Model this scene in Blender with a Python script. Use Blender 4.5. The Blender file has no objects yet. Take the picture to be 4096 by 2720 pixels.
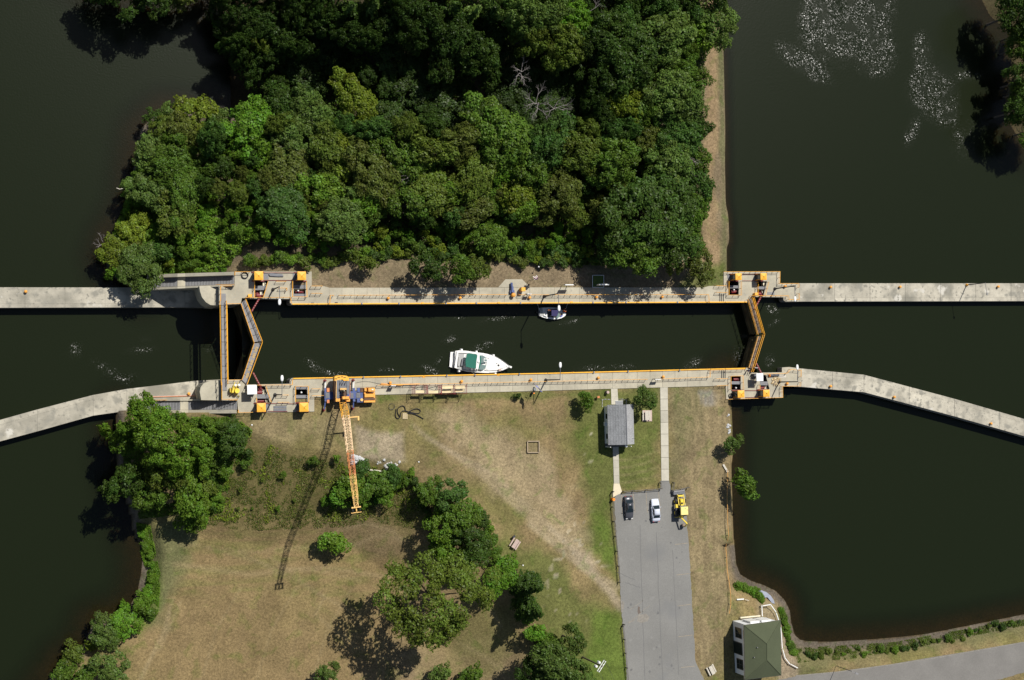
import bpy, math, random
import numpy as np
from mathutils import Vector, Matrix
from mathutils.geometry import tessellate_polygon
random.seed(7); rng = np.random.default_rng(7)
S = bpy.context.scene; COL = S.collection
# ------------------------------------------------------------------ camera (surveyed from the photo's vanishing points; metres, z=0 is the lock coping)
H = 265.0; F = 5689.0; CX, CY = 2048.0, 1360.0
def _n(v): v = np.array(v, float); return v/np.linalg.norm(v)
_Z = -_n([136-CX, -(1580-CY), -F]); _vx = _n([18350-CX, -(1134-CY), -F])
_X = _n(_vx-np.dot(_vx, _Z)*_Z); _Y = np.cross(_Z, _X); R = np.array([_X, _Y, _Z])
cd = bpy.data.cameras.new('camera'); cam = bpy.data.objects.new('camera', cd); COL.objects.link(cam)
cd.lens = 50; cd.sensor_width = 36; cd.clip_start = 1; cd.clip_end = 6000
cam.matrix_world = Matrix.Translation((0, 0, H)) @ Matrix(R.tolist()).to_4x4(); S.camera = cam
AZ, EL = math.radians(61), math.radians(57)
SUN = Vector((math.cos(AZ)*math.cos(EL), math.sin(AZ)*math.cos(EL), math.sin(EL)))
w = bpy.data.worlds.new('World'); S.world = w; w.use_nodes = True
nt = w.node_tree; sky = nt.nodes.new('ShaderNodeTexSky'); sky.sky_type = 'NISHITA'; sky.sun_disc = False
sky.sun_elevation = EL; sky.sun_rotation = math.radians(90-61); sky.air_density = 1.0; sky.dust_density = 1.0
nt.links.new(sky.outputs[0], nt.nodes['Background'].inputs[0]); nt.nodes['Background'].inputs[1].default_value = 0.055
sd = bpy.data.lights.new('sun', 'SUN'); sd.energy = 4.6; sd.angle = math.radians(0.5); sd.color = (1, .965, .9)
so = bpy.data.objects.new('sun', sd); COL.objects.link(so); so.rotation_euler = SUN.to_track_quat('Z', 'Y').to_euler()
S.view_settings.view_transform = 'Standard'; S.view_settings.look = 'None'; S.view_settings.exposure = 0.12
S.view_settings.gamma = 1; S.view_settings.use_curve_mapping = False
try:
    S.cycles.max_bounces = 6; S.cycles.transparent_max_bounces = 12; S.cycles.sample_clamp_indirect = 4
except Exception: pass

def P(u, v, z=0.0):                       # survey point -> world
    d = R @ np.array([u-CX, -(v-CY), -F]); t = (z-H)/d[2]
    return Vector((d[0]*t, d[1]*t, z))
def PL(pts, z=0.0): return [P(u, v, z) for u, v in pts]
def mpp(u): return .0467+(u-1160)*.0053/1740.   # metres per photo pixel

# ------------------------------------------------------------------ materials
M = {}
def mat(name, col, rough=.6, var=.12, scale=2.0, metal=0., bump=0., spec=.4, var2=0., scale2=.15, dark=None):
    m = bpy.data.materials.new(name); m.use_nodes = True; n = m.node_tree; b = n.nodes['Principled BSDF']
    b.inputs['Roughness'].default_value = rough; b.inputs['Metallic'].default_value = metal
    b.inputs['Specular IOR Level'].default_value = spec
    tc = n.nodes.new('ShaderNodeNewGeometry')
    def noise(sc, det=4):
        t = n.nodes.new('ShaderNodeTexNoise'); t.inputs['Scale'].default_value = sc; t.inputs['Detail'].default_value = det
        n.links.new(tc.outputs['Position'], t.inputs['Vector']); return t.outputs[0]
    def rmp(f, a, b_, lo=.3, hi=.7):
        r = n.nodes.new('ShaderNodeMapRange'); n.links.new(f, r.inputs[0])
        for i, x in enumerate((lo, hi, a, b_)): r.inputs[i+1].default_value = x
        return r.outputs[0]
    def mulc(c, f):
        x = n.nodes.new('ShaderNodeVectorMath'); x.operation = 'SCALE'; n.links.new(c, x.inputs[0]); n.links.new(f, x.inputs['Scale']); return x.outputs[0]
    rgb = n.nodes.new('ShaderNodeRGB'); rgb.outputs[0].default_value = (*col, 1); c = rgb.outputs[0]
    c = mulc(c, rmp(noise(scale), 1-var, 1+var))
    if 'concrete' in name or 'shingle' in name or name in ('grating', 'grey_mat', 'brown_planks'):
        oi = n.nodes.new('ShaderNodeObjectInfo'); c = mulc(c, rmp(oi.outputs['Random'], .93, 1.06, 0, 1))
    if var2: c = mulc(c, rmp(noise(scale2, 6), 1-var2, 1+var2))
    if dark:                                  # stains: (scale, lo, hi, colour)
        for sc, lo, hi, dc in dark:
            mx = n.nodes.new('ShaderNodeMix'); mx.data_type = 'RGBA'; n.links.new(rmp(noise(sc, 7), 0, 1, lo, hi), mx.inputs[0])
            n.links.new(c, mx.inputs[6]); mx.inputs[7].default_value = (*dc, 1); c = mx.outputs[2]
    n.links.new(c, b.inputs['Base Color'])
    if bump:
        bp = n.nodes.new('ShaderNodeBump'); bp.inputs['Strength'].default_value = bump; bp.inputs['Distance'].default_value = .1
        n.links.new(noise(scale*3), bp.inputs['Height']); n.links.new(bp.outputs[0], b.inputs['Normal'])
    M[name] = m; return m
mat('concrete', (.42, .385, .295), .9, .07, 1.5, var2=.14, scale2=.25, bump=.2, dark=[(.9, .6, .78, (.30, .285, .24))])
mat('old_concrete', (.44, .405, .325), .9, .10, 1.2, var2=.2, scale2=.12, bump=.3,
    dark=[(.16, .50, .64, (.24, .225, .18)), (.5, .54, .66, (.27, .255, .21)), (.2, .63, .67, (.55, .52, .45)), (1.4, .58, .68, (.24, .225, .185))])
mat('weathered_ledge', (.24, .23, .2), .9, .25, 1.5, var2=.2, scale2=.3, dark=[(1.2, .55, .7, (.42, .4, .35))])
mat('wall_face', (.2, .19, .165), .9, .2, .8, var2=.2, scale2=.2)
mat('path_concrete', (.46, .43, .35), .9, .06, 1.5, var2=.1, scale2=.3)
mat('cream_concrete', (.66, .58, .42), .9, .05, 1.5)
mat('asphalt', (.205, .200, .186), .95, .10, 6, var2=.1, scale2=.12, bump=.2, dark=[(.6, .62, .8, (.25, .245, .23)), (.08, .6, .75, (.17, .17, .168))])
mat('road_asphalt', (.19, .18, .165), .95, .08, 4, var2=.1, scale2=.2, bump=.2)
mat('yellow', (.85, .40, .03), .5, .08, 3)
mat('edge_yellow', (.92, .47, .035), .5, .12, 1.2)
mat('booth_yellow', (.86, .43, .045), .55, .05, 2)
mat('cream_yellow', (.85, .52, .17), .5, .15, 1)
mat('rust_boom', (.62, .22, .08), .6, .2, .8)
mat('pale_boom', (.95, .68, .42), .5, .1, 1)
mat('crane_orange', (.83, .37, .06), .5, .12, 1.2)
mat('crane_brown', (.11, .055, .03), .7, .3, 1.5)
mat('steel_grey', (.15, .155, .17), .55, .15, 1.5, metal=.2)
mat('crane_blue', (.065, .095, .24), .5, .2, 1.2)
mat('grating', (.20, .20, .205), .7, .15, 5)
mat('grey_mat', (.24, .235, .235), .8, .08, 2)
mat('red', (.19, .018, .02), .5, .25, 2)
mat('black', (.012, .012, .014), .6, .2, 2)
mat('dark_grey', (.045, .045, .05), .6, .2, 2)
mat('pit_dark', (.03, .028, .026), .9, .2, 1)
mat('gate_steel', (.13, .10, .045), .8, .4, .6)
mat('brown_planks', (.22, .17, .13), .85, .2, 2)
mat('white', (.8, .8, .78), .4, .03, 1)
mat('white_wall', (.80, .81, .82), .7, .05, 1)
mat('cream_trim', (.75, .68, .5), .7, .1, 1)
mat('gelcoat', (.82, .81, .78), .25, .03, 1, spec=.5)
mat('gel_grey', (.38, .38, .37), .5, .1, 2)
mat('green_canvas', (.02, .14, .10), .85, .08, 3)
mat('navy_canvas', (.035, .03, .10), .85, .1, 3)
mat('shingle', (.25, .255, .26), .95, .2, 4, var2=.15, scale2=.8)
mat('shingle_sunlit', (.31, .31, .31), .95, .2, 4, var2=.12, scale2=.8)  # copy of the shingle, lightened for the sun-facing slope
mat('green_roof', (.072, .084, .045), .9, .08, 4, var2=.1, scale2=.2)
mat('wood', (.36, .28, .19), .85, .15, 2)
mat('ply', (.74, .60, .36), .85, .1, 1.2, var2=.1, scale2=.6)
mat('grey_wood', (.15, .135, .115), .9, .2, 3)
mat('pink_wood', (.50, .38, .33), .9, .12, 3)
mat('pale_wood', (.56, .52, .44), .9, .12, 3)
mat('bark', (.10, .08, .06), .95, .25, 2)
mat('dead_bark', (.2, .18, .17), .9, .2, 2)
mat('rock', (.48, .47, .45), .9, .2, 2, bump=.4)
mat('white_rock', (.5, .5, .5), .85, .12, 2, bump=.3)
mat('silver_paint', (.30, .31, .34), .25, .03, 1, metal=.5)
mat('white_paint', (.62, .65, .74), .25, .03, 1)
mat('dark_car', (.085, .088, .10), .3, .05, 1, metal=.3)
mat('rubber', (.02, .02, .02), .8, .2, 4)
mat('pale_yellow', (.88, .74, .26), .45, .05, 1)
mat('digger_yellow', (.80, .60, .06), .5, .1, 2)
mat('orange_plastic', (.9, .27, .02), .5, .05, 2)
mat('orange_rope', (.62, .33, .10), .7, .1, 2)
mat('blue', (.05, .09, .5), .7, .1, 2)
mat('tarp', (.26, .28, .34), .7, .1, 1.5, bump=.3)
mat('skin', (.45, .26, .18), .6, .05, 5)
mat('hair', (.04, .025, .015), .7, .1, 5)
mat('blue_shirt', (.22, .3, .55), .8, .1, 4)
mat('orange_vest', (.85, .16, .03), .8, .1, 4)
mat('straw', (.42, .31, .16), .95, .25, 3)
mat('road_paint', (.30, .25, .18), .9, .25, 3)
mat('soil_stain', (.235, .215, .185), .95, .2, 2)
mat('brown_stain', (.15, .12, .10), .95, .2, 2)
mat('seam_dark', (.145, .143, .138), .95, .1, 2)
mat('turf', (.085, .13, .03), .95, .2, 4)
mat('sand', (.42, .35, .25), .95, .15, 2)
mat('gravel', (.22, .205, .18), .95, .25, 5)
def glassmat(name, col, rough=.05):
    m = bpy.data.materials.new(name); m.use_nodes = True; b = m.node_tree.nodes['Principled BSDF']
    b.inputs['Base Color'].default_value = (*col, 1); b.inputs['Roughness'].default_value = rough
    b.inputs['Specular IOR Level'].default_value = .8; M[name] = m
glassmat('glass', (.012, .02, .022)); glassmat('pale_glass', (.17, .24, .23), .1); glassmat('red_lens', (.5, .02, .01), .2)

# ------------------------------------------------------------------ object helpers
def tag(o, label=None, cat=None, group=None, kind=None):
    if label: o['label'] = label
    if cat: o['category'] = cat
    if group: o['group'] = group
    if kind: o['kind'] = kind
    return o
def empty(name, loc=(0, 0, 0), rz=0., label=None, cat=None, group=None):
    o = bpy.data.objects.new(name, None); COL.objects.link(o); o.location = loc; o.rotation_euler = (0, 0, rz)
    return tag(o, label, cat, group)
def clone(o, parent=None):
    c = o.copy(); COL.objects.link(c)
    if parent is not None: c.parent = parent
    for ch in list(o.children): clone(ch, c)
    return c
class MB:
    def __init__(s): s.v = []; s.f = []
    def add(s, v, f):
        b = len(s.v); s.v += [tuple(p) for p in v]; s.f += [tuple(i+b for i in q) for q in f]; return s
    def box(s, c, d, rz=0., bev=0.):
        x, y, z = [q/2 for q in d]; ca, sa = math.cos(rz), math.sin(rz)
        v = []
        for k in (-1, 1):
            for i, j in ((-1, -1), (1, -1), (1, 1), (-1, 1)):
                a, b = i*x, j*y
                if bev and k == 1: a, b = i*(x-bev), j*(y-bev)
                v.append((c[0]+a*ca-b*sa, c[1]+a*sa+b*ca, c[2]+k*z))
        return s.add(v, [(3, 2, 1, 0), (4, 5, 6, 7), (0, 1, 5, 4), (1, 2, 6, 5), (2, 3, 7, 6), (3, 0, 4, 7)])
    def bar(s, p, q, r=.05, r2=None, n=4):
        p, q = Vector(p), Vector(q); d = (q-p)
        if d.length < 1e-5: return s
        d.normalize(); a = d.orthogonal().normalized()
        if abs(d.z) < .95: a = Vector((0, 0, 1)).cross(d).normalized()
        b = d.cross(a); r2 = r if r2 is None else r2; v = []
        for pt, rr in ((p, r), (q, r2)):
            for i in range(n):
                t = 2*math.pi*(i+.5)/n; v.append(pt+a*math.cos(t)*rr+b*math.sin(t)*rr)
        f = [(i, (i+1) % n, n+(i+1) % n, n+i) for i in range(n)]
        return s.add(v, f+[tuple(range(n))[::-1], tuple(range(n, 2*n))])
    def tube(s, pts, r=.05, n=5):
        for a, b in zip(pts[:-1], pts[1:]): s.bar(a, b, r, n=n)
        return s
    def cyl(s, c, r, h, n=12, r2=None): return s.bar(c, (c[0], c[1], c[2]+h), r, r2, n)
    def dome(s, c, r, h, n=10, k=4):
        v = []; f = []
        for i in range(k):
            t = i/k*math.pi/2
            for j in range(n):
                a = 2*math.pi*j/n; v.append((c[0]+r*math.cos(t)*math.cos(a), c[1]+r*math.cos(t)*math.sin(a), c[2]+h*math.sin(t)))
        v.append((c[0], c[1], c[2]+h)); T = len(v)-1
        for i in range(k-1):
            for j in range(n): f.append((i*n+j, i*n+(j+1) % n, (i+1)*n+(j+1) % n, (i+1)*n+j))
        for j in range(n): f.append(((k-1)*n+j, (k-1)*n+(j+1) % n, T))
        return s.add(v, f)
    def prism(s, poly, z0, z1, holes=(), bottom=None):
        """poly: list of Vector (xy), extruded z0..z1, holes cut through"""
        loops = [list(poly)]+[list(h) for h in holes]
        flat = [p for l in loops for p in l]; n = len(flat)
        tri = tessellate_polygon([[Vector((p[0], p[1], 0)) for p in l] for l in loops])
        v = [(p[0], p[1], z1 if not callable(z1) else z1(p)) for p in flat]+[(p[0], p[1], z0) for p in flat]
        f = []
        for t in tri:
            a, b, c = [Vector(flat[i]) for i in t]
            if (b.x-a.x)*(c.y-a.y)-(b.y-a.y)*(c.x-a.x) < 0: t = t[::-1]
            f.append(tuple(t)); f.append(tuple(i+n for i in t[::-1]))
        k = 0
        for l in loops:
            m = len(l)
            for i in range(m): f.append((k+i, k+(i+1) % m, n+k+(i+1) % m, n+k+i))
            k += m
        return s.add(v, f)
    def loft(s, rings, cap=True, closed=True):
        m = len(rings[0]); v = [p for r in rings for p in r]; f = []
        for i in range(len(rings)-1):
            for j in range(m if closed else m-1):
                f.append((i*m+j, i*m+(j+1) % m, (i+1)*m+(j+1) % m, (i+1)*m+j))
        if cap and closed: f += [tuple(range(m))[::-1], tuple((len(rings)-1)*m+j for j in range(m))]
        return s.add(v, f)
    def build(s, name, m, parent=None, smooth=False, loc=None):
        me = bpy.data.meshes.new(name); me.from_pydata(s.v, [], s.f); me.validate(); me.update()
        if isinstance(m, str): m = M[m]
        me.materials.append(m)
        if smooth:
            for p in me.polygons: p.use_smooth = True
        o = bpy.data.objects.new(name, me); COL.objects.link(o)
        if parent is not None: o.parent = parent
        if loc is not None: o.location = loc
        return o
def xy(p): return Vector((p[0], p[1], 0))

# ------------------------------------------------------------------ terrain
ZL, ZC, ZU, ZP = -12.2, -3.9, -2.0, -3.0          # lower pool, chamber, upper pool, pond
islW = [(790, -400), (815, -100), (835, 0), (850, 80), (900, 180), (985, 285), (1040, 345), (1062, 390), (1040, 440), (960, 450), (800, 445), (660, 438), (600, 480), (560, 520), (545, 600),
        (530, 700), (520, 800), (490, 870), (440, 950), (415, 1030), (440, 1100), (500, 1140), (560, 1185)]
islE = [(2905, 1120), (2905, 1086), (2904, 1000), (2915, 960), (2912, 880), (2900, 800), (2898, 500), (2893, 250), (2885, 0), (2875, -400)]
souW = [(470, 1640), (470, 1820), (490, 1950), (520, 2036), (543, 2147), (561, 2167), (572, 2221), (566, 2288), (552, 2359), (520, 2426), (450, 2465), (373, 2489),
        (329, 2591), (248, 2645), (195, 2720), (60, 2900), (-200, 3300)]
souE = [(4700, 2330), (4300, 2420), (4096, 2458), (3900, 2498), (3707, 2536), (3600, 2548), (3450, 2560), (3327, 2568), (3236, 2566), (3200, 2560), (3178, 2540), (3165, 2492), (3158, 2441),
        (3138, 2401), (3102, 2364), (3054, 2341), (3004, 2324), (2960, 2298), (2944, 2255), (2934, 2150), (2929, 2062), (2925, 1894), (2929, 1725), (2924, 1650), (2919, 1560)]
A_W = [xy(P(u, v, ZL)) for u, v in islW]; A_E = [xy(P(u, v, ZU)) for u, v in islE]
B_W = [xy(P(u, v, ZL)) for u, v in souW]; B_E = [xy(P(u, v, ZP)) for u, v in souE]
polyA = A_W[:-1]+[xy(P(588, 1105, -9)), xy(P(715, 1098, -5)), xy(P(934, 1093)), xy(P(950, 1140)), xy(P(1000, 1160)), xy(P(2900, 1160))]+A_E
_far = [Vector((1800, -20, 0)), Vector((1800, -1800, 0)), Vector((-60, -1800, 0))]
polyB = [xy(P(588, 1652, -9)), xy(P(745, 1648, -4)), xy(P(946, 1647)), xy(P(965, 1620)), xy(P(1200, 1590)), xy(P(1400, 1560)), xy(P(2910, 1530))]
polyB = B_W[::-1]+polyB+B_E[::-1]+_far
NE_s = [(3780, -400), (3880, -100), (3960, 60), (4060, 150), (4040, 300), (4015, 450), (4080, 560), (4200, 640), (4700, 760)]
C_S = [xy(P(u, v, ZU)) for u, v in NE_s]; polyC = C_S+[Vector((1800, 60, 0)), Vector((1800, 1800, 0)), Vector((170, 1800, 0))]
NW_s = [(-600, -500), (0, -260), (280, -90), (420, -40), (640, -30), (735, -20), (745, -200), (740, -500)]
D_S = [xy(P(u, v, ZL)) for u, v in NW_s]; polyD = D_S+[Vector((20, 1800, 0)), Vector((-1800, 1800, 0)), Vector((-1800, 100, 0))]
def seg_dist(X, Y, pts):
    d = np.full(X.shape, 1e9)
    for a, b in zip(pts[:-1], pts[1:]):
        ax, ay, bx, by = a[0], a[1], b[0], b[1]; L = (bx-ax)**2+(by-ay)**2+1e-12
        t = np.clip(((X-ax)*(bx-ax)+(Y-ay)*(by-ay))/L, 0, 1)
        d = np.minimum(d, np.hypot(X-ax-t*(bx-ax), Y-ay-t*(by-ay)))
    return d
def inside(X, Y, poly):
    r = np.zeros(X.shape, bool); n = len(poly)
    for i in range(n):
        ax, ay = poly[i][0], poly[i][1]; bx, by = poly[(i+1) % n][0], poly[(i+1) % n][1]
        if ay == by: continue
        r ^= ((ay > Y) != (by > Y)) & (X < (bx-ax)*(Y-ay)/(by-ay)+ax)
    return r
plat = [(300, 1640), (945, 1650), (1000, 1725), (1150, 1775), (1380, 1815), (1560, 1835), (1640, 1880), (1750, 1985), (1880, 2080), (1960, 2180), (2050, 2320), (2130, 2440), (2210, 2560), (2260, 2700), (2300, 2950)]
plat = [xy(P(u, v, 0)) for u, v in plat[1:]]
platpoly = [xy(P(945, 1560))]+plat+[Vector((108, -1800, 0)), Vector((1900, -1800, 0)), Vector((1900, 10, 0)), xy(P(2910, 1500))]
def smin(a, b, k=1.0):
    h = np.clip(.5+.5*(b-a)/k, 0, 1); return b*(1-h)+a*h-k*h*(1-h)
def ground(X, Y):
    X = np.asarray(X, float); Y = np.asarray(Y, float)
    z = np.full(X.shape, -17.0)
    dAW, dAE, dBW, dBE, dC, dD = [seg_dist(X, Y, q) for q in (A_W, A_E, B_W, B_E, C_S, D_S)]
    iA, iB, iC, iD = inside(X, Y, polyA), inside(X, Y, polyB), inside(X, Y, polyC), inside(X, Y, polyD)
    zA = smin(ZL+.25*np.minimum(dAW, 2)+.5*np.maximum(dAW-2, 0), np.full(X.shape, -.16), 1.5)
    zA = np.minimum(zA, ZU+dAE*2.2)
    dpl = seg_dist(X, Y, plat); ip = inside(X, Y, platpoly)
    fld = ZL+.3*np.minimum(dBW, 1.5)+1.1*np.clip(dBW-1.5, 0, 2.2)+.05*np.maximum(dBW-3.7, 0); fld = smin(fld, np.full(X.shape, -7.), .6)
    zB = np.where(ip, -.16, np.maximum(fld, -.16-.42*dpl))
    east = np.where(Y > -34.5, ZP+dBE*1.6, ZP+np.minimum(dBE, 2.6)*.33+np.maximum(dBE-2.6, 0)*.9)
    zB = np.minimum(zB, east)
    z = np.where(iA, zA, z); z = np.where(iB, zB, z)
    z = np.where(iC, ZU+np.minimum(dC, 8)*.5, z); z = np.where(iD, ZL+np.minimum(dD, 20)*.4, z)
    out = ~(iA | iB | iC | iD)
    zo = np.full(X.shape, -17.)
    for d, zz, sl in ((dAW, ZL, .22), (dAE, ZU, .5), (dBW, ZL, .2), (dBE, ZP, .22), (dC, ZU, .16), (dD, ZL, .2)):
        zo = np.maximum(zo, zz-sl*d)
    return np.where(out, zo, z)
def gz(x, y): return float(ground(np.array([x]), np.array([y]))[0])
def axis(lo, hi, st, far):
    a = list(np.arange(lo, hi+1e-6, st)); g = st; x = hi
    while x < far: g *= 1.35; x += g; a.append(x)
    g = st; x = lo; b = []
    while x > -far: g *= 1.35; x -= g; b.append(x)
    return np.array(b[::-1]+a)
xs = axis(-12, 218, .5, 2500); ys = axis(-72, 90, .5, 2500)
GX, GY = np.meshgrid(xs, ys); GZ = ground(GX, GY)
def grid_mesh(name, X, Y, Z, keep=None):
    ny, nx = X.shape; idx = np.arange(nx*ny).reshape(ny, nx)
    q = np.stack([idx[:-1, :-1], idx[:-1, 1:], idx[1:, 1:], idx[1:, :-1]], -1).reshape(-1, 4)
    if keep is not None: q = q[keep.reshape(-1)[q].any(1)]
    me = bpy.data.meshes.new(name); me.vertices.add(nx*ny)
    me.vertices.foreach_set('co', np.stack([X, Y, Z], -1).astype(np.float32).ravel())
    me.loops.add(q.size); me.loops.foreach_set('vertex_index', q.astype(np.int32).ravel())
    me.polygons.add(len(q)); me.polygons.foreach_set('loop_start', np.arange(0, q.size, 4, dtype=np.int32))
    me.update(calc_edges=True); me.polygons.foreach_set('use_smooth', np.ones(len(q), bool)); return me
# ground cover colours: what grows or lies where (dry grass, lawn, weeds, mud, bare dirt)
rs = np.random.default_rng(3)
def vnoise(X, Y, sc, seed):
    g = np.random.default_rng(seed).random((128, 128)); x = np.clip(X, -500, 500)/sc+500; y = np.clip(Y, -500, 500)/sc+500
    xi, yi = np.floor(x).astype(int), np.floor(y).astype(int); fx, fy = x-xi, y-yi; fx = fx*fx*(3-2*fx); fy = fy*fy*(3-2*fy)
    a = g[yi % 128, xi % 128]; b = g[yi % 128, (xi+1) % 128]; c = g[(yi+1) % 128, xi % 128]; d = g[(yi+1) % 128, (xi+1) % 128]
    return (a*(1-fx)+b*fx)*(1-fy)+(c*(1-fx)+d*fx)*fy
N1 = vnoise(GX, GY, 7, 1)*.5+vnoise(GX, GY, 3, 2)*.3+vnoise(GX, GY, 1.3, 3)*.2
col = np.empty(GX.shape+(3,)); col[:] = (.232, .172, .084)
def soft(pts, wd, z=0, jit=1.0):
    poly = [xy(P(u, v, z)) for u, v in pts]; d = seg_dist(GX, GY, poly+[poly[0]]); d = np.where(inside(GX, GY, poly), d, -d)
    return np.clip(.5+(d+(N1-.5)*wd*2.4*jit)/wd, 0, 1)
def paint(mask, c, k=1.0):
    global col
    m = (mask*k)[..., None]; col = col*(1-m)+np.array(c)*m
lawn = (.098, .118, .030); weeds = (.140, .118, .045); tan = (.275, .215, .118); brown = (.19, .14, .075)
green_dry = (.155, .145, .05); mud = (.115, .095, .072); bright = (.10, .145, .026)
paint(np.clip((vnoise(GX, GY, 11, 9)*.6+vnoise(GX, GY, 4, 8)*.4-.42)*4, 0, 1), green_dry, .75)
paint(np.clip((vnoise(GX, GY, 8, 19)*.6+vnoise(GX, GY, 2.5, 18)*.4-.5)*4, 0, 1), brown, .6)
paint(inside(GX, GY, polyA).astype(float)*1.0, (.2, .155, .1), .8)
paint(soft([(860, 1040), (1330, 1040), (1330, 1090), (860, 1100)], 2), (.21, .165, .095), .8)
# south lawns
paint(soft([(2250, 1560), (2640, 1560), (2650, 1960), (2490, 1960), (2470, 2330), (2350, 2150), (2300, 1900)], 3), lawn, .85)
paint(soft([(2680, 1550), (2905, 1550), (2920, 2700), (2800, 2700), (2680, 1920)], 3), (.19, .15, .085), .8)
paint(soft([(2685, 1560), (2800, 1560), (2760, 1800), (2690, 1940)], 3), (.14, .13, .06), .7)
paint(soft([(1950, 2150), (2200, 2200), (2300, 2350), (2470, 2450), (2520, 2760), (2280, 2760), (2180, 2560), (2060, 2300)], 3), lawn, .8)
paint(soft([(2360, 2050), (2440, 1990), (2470, 2320), (2420, 2250)], 2), bright, .8)
paint(soft([(2380, 2450), (2490, 2440), (2520, 2760), (2350, 2760)], 2), bright, .8)
paint(soft([(1510, 1575), (2440, 1560), (2440, 1590), (1510, 1610)], 1), lawn, .7)
paint(soft([(1700, 1640), (1850, 1620), (2150, 1760), (2300, 1950), (2330, 2150), (2220, 2100), (2000, 1950), (1850, 1800)], 4), (.30, .235, .14), .8)
paint(soft([(1415, 1690), (1520, 1735), (1615, 1725), (1628, 1850), (1560, 1858), (1430, 1830)], 1.0, jit=.6), (.30, .245, .165), .95)
paint(soft([(960, 1660), (1420, 1650), (1440, 1730), (1420, 1790), (1100, 1760), (1000, 1720)], 3), (.225, .178, .10), .6)
paint(soft([(2240, 2130), (2290, 2160), (2400, 2290), (2470, 2360), (2485, 2440), (2440, 2400), (2330, 2280)], 1.6), (.33, .265, .18), .9)
paint(soft([(2150, 2050), (2300, 2180), (2270, 2200), (2130, 2080)], 2), tan, .7)
paint(soft([(2800, 1570), (2850, 1565), (2875, 1590), (2860, 1615), (2815, 1610)], .8), (.23, .21, .175), .9)
# weedy bank and lower field
paint(soft([(900, 1700), (1050, 1790), (1390, 1850), (1560, 1880), (1720, 2000), (1700, 2120), (1500, 2090), (1380, 2110), (1000, 2130), (760, 2080), (800, 1800)], 3, -4), weeds, .9)
paint(soft([(640, 2080), (1500, 2080), (1700, 2250), (1500, 2760), (250, 2760), (600, 2500)], 4, -7.5), (.212, .152, .073), .8)
_sy = vnoise(GX*.35, GY*2.2, 1.6, 31); paint(soft([(700, 2090), (1600, 2090), (1650, 2400), (650, 2400)], 4, -7.5)*np.clip((_sy-.45)*3, 0, 1), green_dry, .55)
_sx = vnoise(GX*2.2, GY*.3, 1.4, 32); paint(soft([(2760, 1560), (2900, 1560), (2910, 2500), (2800, 2700), (2740, 2300)], 2)*np.clip((_sx-.5)*4, 0, 1), tan, .7)
paint(soft([(585, 2110), (700, 2070), (780, 2150), (720, 2280), (650, 2500), (600, 2520), (570, 2300)], 3, -9), (.12, .125, .055), .85)
paint(soft([(570, 2260), (625, 2260), (640, 2440), (560, 2560), (520, 2500)], 1.5, -10), bright, .6)
paint(soft([(1250, 2080), (1420, 2070), (1560, 2110), (1620, 2200), (1560, 2230), (1300, 2180)], 2, -7), brown, .8)
paint(soft([(1550, 2560), (2150, 2560), (2200, 2720), (1500, 2720)], 5, -4), (.22, .165, .1), .5)
paint(soft([(1700, 2560), (2000, 2400), (2100, 2600), (1800, 2700)], 5, -4), green_dry, .6)
paint(soft([(3180, 2590), (4200, 2440), (4200, 2520), (3560, 2640), (3190, 2690)], 2), (.125, .12, .055), .8)
paint(soft([(3130, 2480), (3165, 2500), (3190, 2660), (3180, 2760), (3120, 2760)], 1), (.27, .215, .15), .8)
paint(soft([(3040, 2410), (3120, 2410), (3125, 2480), (3040, 2485)], 1), (.23, .19, .12), .7)
# eastern strip of the island, forest floor
paint(soft([(2830, 0), (2868, 0), (2880, 500), (2860, 700), (2885, 1080), (2790, 1090), (2810, 800), (2815, 400)], 1), (.27, .19, .105), .8)
paint(soft([(2868, -100), (2890, -100), (2915, 1080), (2890, 1080)], .8), (.12, .12, .055), .8)
paint(soft([(2740, 1100), (2895, 1060), (2895, 1150), (2700, 1160)], 1.2), lawn, .8)
paint(inside(GX, GY, polyC).astype(float), (.06, .05, .028), .85); paint(inside(GX, GY, polyD).astype(float), (.06, .05, .028), .85)
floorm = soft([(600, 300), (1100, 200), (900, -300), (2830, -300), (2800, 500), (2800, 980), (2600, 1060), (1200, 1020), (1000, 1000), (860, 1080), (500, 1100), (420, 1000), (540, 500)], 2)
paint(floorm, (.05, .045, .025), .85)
paint(soft([(840, 940), (960, 930), (990, 1010), (900, 1060), (830, 1040)], 1.5), (.19, .165, .125), .9)
shore = np.minimum(np.minimum(seg_dist(GX, GY, A_W), seg_dist(GX, GY, B_W)), seg_dist(GX, GY, B_E))
paint(np.clip(1.6-seg_dist(GX, GY, B_E)/1.7, 0, 1)*(GY < -34.5), mud)
paint(np.clip(1.5-np.minimum(seg_dist(GX, GY, A_W), seg_dist(GX, GY, B_W))/1.4, 0, 1), mud)
land = inside(GX, GY, polyA) | inside(GX, GY, polyB) | inside(GX, GY, polyC) | inside(GX, GY, polyD); col[~land] = (.075, .054, .028)
col *= (1+(N1-.5)*.2)[..., None]
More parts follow.
